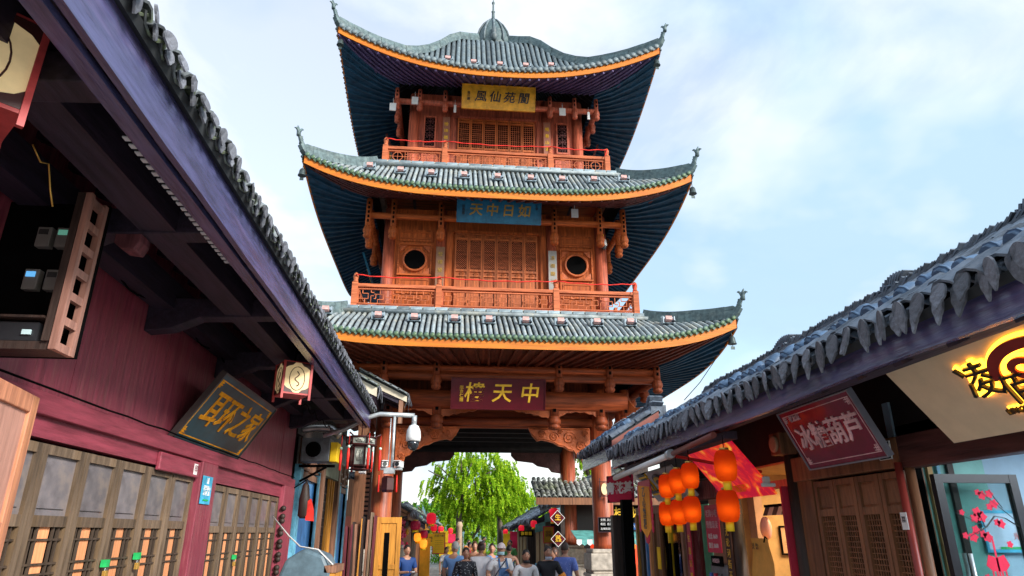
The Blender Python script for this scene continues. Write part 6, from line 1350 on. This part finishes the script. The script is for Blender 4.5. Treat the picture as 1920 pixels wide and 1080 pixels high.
    for i, (x, y, z, lab) in enumerate(((-.45, 27.6, 1.95, 'small red lantern under the eave past the yellow menu sign'), (-.2, 31.0, 1.9, 'small red lantern farther down the left row'), (.25, 35.5, 1.85, 'tiny red lantern at the end of the left row'), (3.55, 28.2, 2.1, 'small red lantern on the right row past the big red lantern'), (3.4, 31.5, 1.95, 'small red lantern farther down the right row'), (3.1, 36.4, 1.8, 'tiny red lantern at the end of the right row'))):
        small_lantern(x, y, z, .13, .26, plain('lantern red', (.75, .01, .03), emit=.3), lab)
    for i, (x, y, z, m, lab) in enumerate(((-.05, 29.0, 1.0, 'yellow', 'tall yellow cloth banner on the left row beyond the menu signs'), (.30, 32.5, .9, 'paperred', 'tall red cloth banner on the left row beyond the menu signs'), (3.15, 32.5, 1.0, 'paperred', 'tall red cloth banner on the right row'), (3.0, 34.5, .9, 'yellow', 'tall yellow cloth banner on the right row'))):
        b = MB(); b.grid(lambda u, v: (x + .34 * (u - .5), y + .03 * sin(v * 7 + i), z + v * .95), 2, 8); b.grid(lambda u, v: (x + .34 * (u - .5), y + .02 + .03 * sin(v * 7 + i), z + v * .95), 2, 8); tag(b.build('cloth_banner', M[m]), lab, 'banner', 'cloth banners of the far street')
    # little parked scooter like blue stall goods in front of right shops
    t = thing('blue_crates', 'stack of blue plastic crates in front of the far right shops', 'crates', (3.35, 24.5, .02))
    for i in range(6):
        b = MB(); b.box(3.15 + (i % 2) * .36, 3.48 + (i % 2) * .36, 24.4, 24.8, .02 + (i // 2) * .3, .30 + (i // 2) * .3); b.build('crate', plain('blue crate', (.06, .28, .42), rnd_v=.3), t, bevel=.01)
    for x, y, lab in ((.42, 31, 'pale stone lamp post at the left edge of the tree trunk'), ):
        b = MB(); b.lathe([(.14, .02), (.12, .3), (.11, 2.1), (.15, 2.2), (.08, 2.35)], (x + .2, y), 12); tag(b.build('stone_post', plain('pale stone', (.5, .36, .24))), lab, 'post')
far_shops()

def tree(name, label, x, y, h, trunk_pts, crown, n_clumps, leaves, size, m, droop, seed, per=60):
    rn = random.Random(seed); t = thing(name, label, 'tree', (x, y, 0), 0, None)
    b = MB(); n = len(trunk_pts)
    b.tube([(x + p[0], y + p[1], p[2]) for p in trunk_pts], [p[3] for p in trunk_pts], 10)
    tops = []
    for i in range(9):
        a = rn.uniform(0, 2 * pi); p = Vector((x, y, 0)) + Vector(trunk_pts[-1][:3]) * 1.0
        q = p + Vector((cos(a) * crown[0] * .6, sin(a) * crown[1] * .6, crown[2] * rn.uniform(.3, .9)))
        mid = (p + q) / 2 + Vector((0, 0, .4)); b.tube([p, mid, q], [trunk_pts[-1][3] * .7, trunk_pts[-1][3] * .4, .03], 6)
    b.build('trunk', M['trunk'], t)
    vs, fs = [], []
    c0 = Vector((x + crown[3], y, crown[4]))
    for k in range(n_clumps):
        while True:
            d = Vector((rn.uniform(-1, 1), rn.uniform(-1, 1), rn.uniform(-.75, 1)))
            if .25 < d.length < 1: break
        d = d * (d.length ** -.35)
        if d.length > 1.05: d.normalize()
        bump = .80 + .48 * mnoise.noise(d * 2.3 + Vector((seed, 0, 0)))
        c = c0 + Vector((d.x * crown[0] * bump, d.y * crown[1] * bump, d.z * crown[2] * bump))
        L_ = rn.uniform(.5, 1.0) * droop; R_ = rn.uniform(.22, .42) * size * 4
        ax = Vector((d.x * .35, d.y * .35, -1)).normalized()
        for i in range(per):
            f = rn.random(); rr = R_ * (1 - .72 * f) * math.sqrt(rn.random()); a = rn.uniform(0, 2 * pi)
            p = c + ax * (f * L_) + Vector((cos(a) * rr, sin(a) * rr, rn.uniform(-.25, .25) * R_))
            s = size * rn.uniform(.6, 1.2)
            nrm = Vector((rn.gauss(0, .6) + d.x * .5, rn.gauss(0, .6) + d.y * .5, rn.gauss(.5, .5))).normalized()
            u = nrm.cross(Vector((rn.gauss(0, 1), rn.gauss(0, 1), rn.gauss(0, 1)))).normalized(); v = nrm.cross(u)
            n0 = len(vs); vs += [p - u * s, p - v * s * .45, p + u * s, p + v * s * .45]; fs.append((n0, n0 + 1, n0 + 2, n0 + 3))
    b = MB(); b.add(vs, fs); b.build('crown', m, t)
tree('weeping_tree', 'big bright green weeping tree filling the archway, with a forked trunk', 1.75, 41, 7, [(-.95, 0, 0, .26), (-.92, 0, 1.5, .2), (-1.0, 0, 2.7, .17), (-.85, 0, 3.6, .13)], (3.5, 2.6, 2.7, .05, 4.6), 760, 60, .075, M['leaf'], .75, 5, 80)
tree('weeping_tree', 'slimmer green tree with a straight grey trunk right of the big weeping tree', 3.5, 43, 6, [(-.1, 0, 0, .24), (-.15, 0, 1.5, .2), (-.2, 0, 3.2, .16)], (2.4, 2.2, 2.1, -.2, 4.3), 300, 60, .075, M['leaf'], .7, 8, 70)
tree('round_tree', 'yellow green bushy tree low behind the trunks', 1.9, 52, 5, [(0, 0, 0, .22), (0, 0, 1.5, .16)], (3.2, 2, 2.0, 0, 2.5), 260, 60, .11, M['leaf3'], .8, 11, 60)
tree('round_tree', 'bright green tree on the right behind the tiled roofs', 6.0, 56, 6, [(0, 0, 0, .22), (0, 0, 2.2, .16)], (3.4, 2.5, 2.0, 0, 3.4), 240, 60, .12, M['leaf3'], .8, 12, 60)
tree('round_tree', 'darker green tree on the left behind the far houses', -1.4, 54, 6, [(0, 0, 0, .22), (0, 0, 2.2, .16)], (3.0, 2.5, 1.9, 0, 2.9), 130, 60, .12, M['leaf2'], .8, 13, 60)
tree('feathery_tree', 'light green feathery tree seen right of the inner tower column', 6.2, 30.5, 6, [(0, 0, 0, .16), (0, 0, 2.6, .12), (.1, 0, 4.2, .08)], (1.1, 1.0, 1.2, 0, 5.0), 70, 60, .06, M['leaf3'], .5, 14, 50)
def hedge_things():
    for i, (x, y) in enumerate(((-.2, 46), (1.0, 47), (2.6, 47.5), (3.9, 46))):
        rn = random.Random(50 + i); b = MB()
        for k in range(900):
            d = Vector((rn.gauss(0, .5), rn.gauss(0, .4), abs(rn.gauss(0, .55)))); p = Vector((x, y, .1)) + d; s = rn.uniform(.05, .1)
            u = Vector((rn.gauss(0, 1), rn.gauss(0, 1), rn.gauss(0, 1))).normalized(); v = u.orthogonal().normalized(); b.add([p - u * s, p - v * s * .5, p + u * s, p + v * s * .5], [(0, 1, 2, 3)])
        tag(b.build('shrub', M['leaf2']), ['green shrub at the street end, leftmost of four', 'green shrub at the street end, second from the left', 'green shrub at the street end, third from the left', 'green shrub at the street end, rightmost of four'][i], 'shrub', 'shrubs at the street end')
hedge_things()
t = thing('tree_speaker', 'pair of pale horn loudspeakers on the straight grey trunk', 'loudspeaker', (3.3, 42.6, 3.0))
for s_ in (-1, 1):
    b = MB(); b.lathe([(.05, 0), (.06, .2), (.2, .45)], n=12); b.xf(Matrix.Translation((3.3 + s_ * .12, 42.6, 3.1)) @ Matrix.Rotation(s_ * pi / 2, 4, 'Y')); b.build('horn', M['camwhite'], t)
# ------------------------------------------------------------------ people in the archway
def skin_mesh(verts, edges, mats, name, sub=2, root=0):
    """verts: (x, y, z, rx, ry)"""
    bm = bmesh.new(); lay = bm.verts.layers.skin.verify(); vs = []
    for i, v in enumerate(verts):
        b = bm.verts.new(v[:3]); b[lay].radius = (v[3], v[4] if len(v) > 4 else v[3]); b[lay].use_root = (i == root); vs.append(b)
    for a, c in edges: bm.edges.new((vs[a], vs[c]))
    me = bpy.data.meshes.new('tmp'); bm.to_mesh(me); bm.free()
    o = bpy.data.objects.new('tmp', me); COL.objects.link(o)
    s = o.modifiers.new('s', 'SKIN'); s.use_smooth_shade = True
    if sub: m = o.modifiers.new('u', 'SUBSURF'); m.levels = sub
    r = bpy.data.meshes.new_from_object(o.evaluated_get(bpy.context.evaluated_depsgraph_get())); bpy.data.objects.remove(o); bpy.data.meshes.remove(me)
    r.name = name; r.materials.clear()
    for x in mats: r.materials.append(x)
    for p in r.polygons: p.use_smooth = True
    return r
def join_into(me, mb):
    bm = bmesh.new(); bm.from_mesh(me); n = len(bm.verts)
    vs = [bm.verts.new(v) for v in mb.v]
    for f, mi in zip(mb.f, mb.mi):
        try: q = bm.faces.new([vs[i] for i in f]); q.smooth = True; q.material_index = mi
        except ValueError: pass
    bm.to_mesh(me); bm.free()
SKIN = mat('skin', (.44, .225, .145), .5, var=.08, bump=0); LIP = plain('lips', (.45, .12, .1)); EYE = plain('dark eyes', (.02, .015, .012), .3)
def person(x, y, h, rz, label, shirt, trousers, hair=(.015, .012, .012), style='short', sleeve='short', arms='down', mask=None, dress=False, head_turn=0, girth=1.0, fem=False, extras=()):
    t = thing('person', label, 'person', (x, y, .02), rz); k = h / 1.70
    sw = .165 if fem else .19; g = girth
    A = {'down': ((.255, .02, 1.10), (.27, -.06, .86)), 'phone': ((.25, -.02, 1.10), (.10, -.28, 1.12)), 'chest': ((.26, .0, 1.10), (.06, -.22, 1.22)), 'hip': ((.30, .05, 1.12), (.17, -.12, .95)), 'cup': ((.25, .0, 1.09), (.12, -.27, 1.02)), 'back': ((.27, .1, 1.12), (.08, .16, .95))}
    arms = (arms, arms) if isinstance(arms, str) else arms
    V = [(0, 0, .93, .14 * g, .105 * g), (0, .005, 1.08, .125 * g, .095 * g), (0, .01, 1.25, .15 * g, .105 * g), (0, .012, 1.38, .13 * g, .085), (0, .01, 1.46, .052, .052), (0, -.002, 1.52, .05, .052)]
    E_ = [(0, 1), (1, 2), (2, 3), (3, 4), (4, 5)]
    n = len(V)
    for s, kind in ((-1, arms[0]), (1, arms[1])):
        e, w = A[kind]; i = len(V)
        V += [(s * sw, .01, 1.375, .062 * g), (s * e[0], e[1], e[2], .042), (s * w[0], w[1], w[2], .028), (s * w[0] * 1.0 + s * (.0 if w[1] > -.1 else -.02), w[1] - (.05 if w[1] < -.1 else .01), w[2] - (.0 if w[1] < -.1 else .06), .032, .018)]
        E_ += [(3, i), (i, i + 1), (i + 1, i + 2), (i + 2, i + 3)]
    legs = []
    for s in (-1, 1):
        i = len(V); V += [(s * .09, 0, .86, .088 * g), (s * .10, -.005, .48, .055), (s * .105, .01, .10, .038), (s * .11, -.05, .045, .04), (s * .115, -.13, .035, .032)]
        E_ += [(0, i), (i, i + 1), (i + 1, i + 2), (i + 2, i + 3), (i + 3, i + 4)]
    sc = lambda vs: [(v[0] * k, v[1] * k, v[2] * k) + tuple(r * k for r in v[3:]) for v in vs]
    me = skin_mesh(sc(V), E_, [SKIN, EYE, LIP], 'body')
    # head: one shaped surface with nose, brow, ears
    hb = MB(); hz = 1.60
    def hd(u, v):
        a = 2 * pi * u; p = pi * v; r = sin(p); zz = -cos(p)
        wx = .074 * (1 - .16 * max(0, -zz)) ; wy = .093
        X_, Y_ = wx * r * sin(a), -wy * r * cos(a)
        front = max(0, cos(a)) ** 6 * r
        if front: Y_ -= front * (.024 * math.exp(-((zz + .12) / .16) ** 2) + .008 * math.exp(-((zz + .75) / .2) ** 2) - .006 * math.exp(-((zz - .08) / .08) ** 2))
        return (X_, Y_ - .005, zz * .122)
    hb.grid(hd, 28, 18)
    for s in (-1, 1):
        hb.cur = 0; hb.ball((s * .076, .005, -.005), (.012, .022, .032), 8, 6)
        hb.cur = 1; hb.ball((s * .03, -.086, .012), (.012, .006, .007), 8, 5); hb.ball((s * .03, -.088, .035), (.018, .005, .004), 8, 4)
    hb.cur = 2; hb.ball((0, -.094, -.062), (.024, .008, .008), 8, 5); hb.cur = 0
    Mh = Matrix.Translation((0, -.01 * k, hz * k)) @ Matrix.Rotation(head_turn, 4, 'Z') @ Matrix.Scale(k, 4)
    hb.xf(Mh)
    # fingers
    for s, kind in ((-1, arms[0]), (1, arms[1])):
        w = Vector(A[kind][1]); w.x *= s; fwd = Vector((-.35 * s, -1, 0)).normalized() if w.y < -.1 else Vector((0, -.15, -1)).normalized()
        if kind == 'back': fwd = Vector((-s, 0, -.1)).normalized()
        side = fwd.cross(Z if abs(fwd.z) < .9 else Y).normalized(); palm = w + fwd * .075
        for q, L_ in ((-1.5, .058), (-.5, .072), (.5, .068), (1.5, .052)):
            p0 = palm + side * q * .014; cu = side.cross(fwd) * .018
            hb.tube([p0 * k, (p0 + fwd * L_ * .5) * k, (p0 + fwd * L_ * .95 + cu) * k], [.0095 * k, .0085 * k, .006 * k], 6)
        p0 = w + fwd * .03 + side * .025; hb.tube([p0 * k, (p0 + side * .03 + fwd * .03) * k, (p0 + side * .035 + fwd * .06) * k], [.011 * k, .010 * k, .007 * k], 6)
    join_into(me, hb)
    o = bpy.data.objects.new('body', me); COL.objects.link(o); o.parent = t
    def cloth(nm, vs, es, m, sub=2):
        q = bpy.data.objects.new(nm, skin_mesh(sc(vs), es, [m], nm, sub)); COL.objects.link(q); q.parent = t; return q
    f = 1.13
    sv = [(0, .005, .90, .155 * g, .118 * g), (0, .005, 1.08, .142 * g, .112 * g), (0, .01, 1.25, .165 * g, .122 * g), (0, .012, 1.385, .14 * g, .095), (0, .012, 1.445, .066, .062)]
    se = [(0, 1), (1, 2), (2, 3), (3, 4)]
    for s, kind in ((-1, arms[0]), (1, arms[1])):
        e, w = A[kind]; i = len(sv); sh = Vector((s * sw, .01, 1.375)); el = Vector((s * e[0], e[1], e[2])); wr = Vector((s * w[0], w[1], w[2]))
        sv.append((*sh, .078 * g)); se.append((3, i))
        if sleeve == 'none': continue
        p = sh.lerp(el, .75); sv.append((*p, .064)); se.append((i, i + 1))
        if sleeve == 'long':
            sv.append((*el, .055)); p = el.lerp(wr, .9); sv.append((*p, .042)); se += [(i + 1, i + 2), (i + 2, i + 3)]
    if dress:
        sv += [(0, 0, .72, .21 * g, .16 * g), (0, 0, .42, .24 * g, .19 * g)]; j = len(sv) - 2; se += [(0, j), (j, j + 1)]
    cloth('dress' if dress else 'shirt', sv, se, shirt)
    if not dress:
        pv = [(0, 0, .95, .148 * g, .114 * g), (0, 0, .88, .15 * g, .12 * g)]; pe = [(0, 1)]
        for s in (-1, 1):
            i = len(pv); pv += [(s * .092, 0, .80, .102 * g), (s * .10, -.005, .48, .075), (s * .105, .012, .11, .062)]; pe += [(1, i), (i, i + 1), (i + 1, i + 2)]
        cloth('trousers', pv, pe, trousers)
    b = MB()
    for s in (-1, 1): b.ball((s * .112 * k, -.06 * k, .035 * k), (.05 * k, .125 * k, .045 * k), 10, 6)
    b.build('shoes', plain('dark shoes', (.05, .05, .055)), t, world=False)
    # hair as a cap over the skull
    if style != 'bald':
        hm = plain('hair %.2f %.2f' % (hair[0], hair[2]), hair, .5)
        b = MB(); down = {'short': -.25, 'bun': -.35, 'bob': -.8, 'long': -1.0}[style]
        def hr(u, v):
            a = 2 * pi * u; fr = (1 + cos(a)) / 2; lo = lerp(down, .42, fr ** 1.6); zz = lerp(1.0, lo, v); r = math.sqrt(max(0, 1 - min(1, zz) ** 2)) if zz > -.2 else .98 - .1 * (zz + .2) ** 2
            nz_ = 1 + .04 * mnoise.noise((sin(a) * 3, cos(a) * 3, zz * 4))
            return (.083 * r * sin(a) * nz_, (-.099 * r * cos(a) + .004) * nz_, zz * .131 + .002)
        b.grid(hr, 24, 10)
        if style == 'bun': b.ball((0, .085, .09), .045, 10, 8)
        b.xf(Mh); b.build('hair', hm, t, world=False)
    if mask:
        b = MB(); lowm = -.045 if mask[1] == 'chin' else 0
        b.grid(lambda u, v: (lambda a, zz: (.074 * sin(a) * 1.04, -.105 * cos(a) - .012 * (1 - abs(2 * v - 1)), -.035 - v * .06 + lowm))((u - .5) * 2.3, 0), 10, 5); b.xf(Mh); b.build('face_mask', mask[0], t, world=False)
    for fn in extras: fn(t, k, Mh)
    return t
def cap_extra(t, k, Mh):
    b = MB(); b.grid(lambda u, v: (.09 * cos(2 * pi * u) * sin(pi / 2 * v + .001), .105 * sin(2 * pi * u) * sin(pi / 2 * v + .001), .03 + .115 * cos(pi / 2 * v)), 18, 6)
    b.prism([(.08 * cos(pi + pi * i / 8), -.09 + .085 * sin(pi + pi * i / 8), .035) for i in range(9)], (0, 0, .01)); b.xf(Mh); b.build('cap', plain('pale cap', (.62, .52, .52)), t, world=False)
def overalls(t, k, Mh):
    b = MB(); b.prism([(x * k, -.135 * k, z * k) for x, z in ((-.13, .9), (.13, .9), (.11, 1.26), (-.11, 1.26))], (0, -.012, 0))
    for s in (-1, 1): b.bar((s * .09 * k, -.14 * k, 1.25 * k), (s * .08 * k, -.07 * k, 1.44 * k), .035, .012)
    b.build('overall_bib', plain('denim blue', (.05, .12, .27)), t, world=False)
def bag_extra(t, k, Mh):
    b = MB(); b.box(-.34 * k, -.2 * k, -.18 * k, .0, .70 * k, 1.0 * k); b.build('shoulder_bag', plain('navy bag', (.02, .025, .05)), t, world=False, bevel=.03)
    b = MB(); b.tube([(-.25 * k, -.1 * k, 1.0 * k), (-.14 * k, -.16 * k, 1.2 * k), (.06 * k, -.13 * k, 1.42 * k)], .012, 5); b.build('bag_strap', plain('navy bag', (.02, .025, .05)), t, world=False)
def phone_extra(t, k, Mh):
    b = MB(); b.box(-.04 * k, .04 * k, -.40 * k, -.33 * k, 1.12 * k, 1.14 * k); b.build('phone', plain('white phone', (.7, .7, .72), .2), t, world=False)
def cup_extra(t, k, Mh):
    b = MB(); b.lathe([(.03, 0), (.04, .11), (.042, .115)], (-.09 * k, -.36 * k), 10, z0=1.0 * k); b.build('paper_cup', M['white'], t, world=False)
    lettering(t, 'JAVIN', .075, (0, -.142 * k, 1.22 * k), X, Z, plain('orange print', (.8, .2, .02)), extrude=.001, offset=.002)
def print_mat(name, a, b_, sc):
    m = mat(name, a, .7, bump=0, var=.05); nt = m.node_tree; v = nt.nodes.new('ShaderNodeTexVoronoi'); v.inputs['Scale'].default_value = sc
    tc = nt.nodes.new('ShaderNodeTexCoord'); nt.links.new(tc.outputs['Object'], v.inputs['Vector']); r = nt.nodes.new('ShaderNodeMapRange'); r.inputs[1].default_value = .18; r.inputs[2].default_value = .24; r.inputs[3].default_value = 1; r.inputs[4].default_value = 0
    nt.links.new(v.outputs['Distance'], r.inputs[0]); x = nt.nodes.new('ShaderNodeMix'); x.data_type = 'RGBA'; x.inputs[6].default_value = (*a, 1); x.inputs[7].default_value = (*b_, 1); nt.links.new(r.outputs[0], x.inputs[0]); nt.links.new(x.outputs[2], nt.nodes['Principled BSDF'].inputs['Base Color']); return m
def crowd():
    jeans = plain('pale jeans', (.22, .40, .55)); dark = plain('dark trousers', (.02, .022, .03)); grey = plain('grey trousers', (.2, .2, .21)); navy = plain('navy polo', (.01, .05, .2))
    person(-.86, 16.4, 1.60, .5, 'man in navy blue polo shirt looking at a phone beside the left stone base', navy, dark, arms='phone', head_turn=-.1, extras=(phone_extra,))
    person(.22, 15.4, 1.68, 2.6, 'grey haired man in a sky blue shirt and pale jeans with arms down', plain('sky blue shirt', (.16, .32, .62)), jeans, hair=(.22, .22, .22), arms='down', head_turn=1.2)
    person(.43, 14.5, 1.58, .1, 'smiling short haired woman in a black blouse with white specks', print_mat('black speckled blouse', (.012, .014, .022), (.55, .56, .6), 34), dark, hair=(.03, .018, .012), style='short', sleeve='long', fem=True, girth=1.08)
    person(.74, 14.6, 1.68, 3.1, 'woman with brown hair in a bun and a white sweater seen from behind', plain('white sweater', (.66, .65, .68)), jeans, hair=(.035, .016, .010), style='bun', sleeve='long', fem=True, girth=1.05)
    person(1.14, 14.4, 1.65, .35, 'man in a pale cap and blue bib overalls with a pale mask and shoulder bag', plain('white tee', (.7, .7, .72)), plain('denim blue', (.05, .12, .27)), arms=('hip', 'chest'), mask=(plain('pale blue mask', (.4, .65, .72)), 'face'), head_turn=-.5, extras=(cap_extra, overalls, bag_extra))
    person(1.12, 17.0, 1.62, .9, 'man in a blue shirt looking aside behind the man in the pale cap', plain('mid blue shirt', (.08, .2, .45)), dark, hair=(.02, .012, .010), arms='down', head_turn=-.9)
    person(1.66, 18.4, 1.56, 3.3, 'man in a dark teal vest seen from behind with hands behind him', plain('dark teal vest', (.012, .06, .11)), grey, arms='back', sleeve='none')
    person(1.53, 13.4, 1.56, .15, 'boy in a white T-shirt with a black mask below his nose', plain('white tee', (.7, .7, .72)), grey, mask=(plain('black mask', (.015, .015, .018)), 'chin'), girth=.92)
    person(1.98, 13.6, 1.62, -.15, 'girl in a black T-shirt with orange sleeves and print holding a paper cup', plain('black tee', (.012, .013, .018)), dark, hair=(.025, .018, .016), style='bun', sleeve='short', arms=('cup', 'hip'), mask=(plain('grey mask', (.4, .42, .5)), 'chin'), fem=True, head_turn=.3, extras=(cup_extra, orange_sleeves))
    person(2.38, 14.0, 1.68, 2.7, 'woman with tied back hair in a blue patterned dress seen from behind', print_mat('blue patterned dress', (.13, .20, .58), (.30, .36, .75), 22), dark, hair=(.04, .022, .016), style='short', dress=True, fem=True, arms=('down', 'hip'), girth=1.05)
    person(2.36, 15.2, 1.56, -1.2, 'woman in a white shirt partly hidden behind the woman in the blue dress', plain('white tee', (.7, .7, .72)), grey, hair=(.06, .025, .015), style='bob', fem=True)
    person(.05, 23.5, 1.42, .4, 'woman in a white top and long dark skirt walking beyond the tower', plain('white tee', (.7, .7, .72)), dark, hair=(.03, .02, .02), style='bob', fem=True)
    person(.74, 17.6, 1.66, -.5, 'person in a brown jacket reaching up behind the woman in the white sweater', plain('brown jacket', (.22, .10, .05)), dark, hair=(.06, .025, .015), arms='chest', sleeve='long', head_turn=.6)
    rn = random.Random(3); cs = [('red', (.5, .05, .05)), ('yellow', (.7, .45, .05)), ('green', (.1, .4, .12)), ('grey', (.35, .36, .38)), ('orange', (.7, .25, .05)), ('pink', (.65, .3, .35)), ('teal', (.05, .3, .3))]
    for i, (x, y) in enumerate(((.9, 26), (1.5, 28), (2.3, 25), (2.7, 30), (1.1, 33), (1.9, 35), (.5, 29))):
        person(x, y, rn.uniform(1.5, 1.68), rn.uniform(-.8, 3.5), 'small distant walker in a %s top on the street beyond the tower' % cs[i][0], plain('%s top' % cs[i][0], cs[i][1]), [dark, jeans, grey][i % 3], style='short', arms='down')
def orange_sleeves(t, k, Mh):
    b = MB()
    for s, e in ((-1, (.25, .0, 1.09)), (1, (.30, .05, 1.12))):
        p = Vector((s * .165, .01, 1.375)) * k; q = Vector((s * e[0], e[1], e[2])) * k; b.tube([p.lerp(q, .68), p.lerp(q, .9), q + (q - p) * .1], [.072 * k, .078 * k, .06 * k], 10)
    b.build('sleeve_cuffs', plain('orange cloth sleeve', (.85, .30, .03)), t, world=False)
crowd()
# overhead cables
def cable(name, pts, label):
    b = MB(); b.tube(pts, .008, 5); tag(b.build(name, M['black']), label, 'cable')
cable('hanging_cable', [(6.0, 14.2, 5.6), (5.3, 13.5, 4.9), (4.6, 12.6, 4.35)], 'thin black cable running from the right tower eave down to the tiled roof')
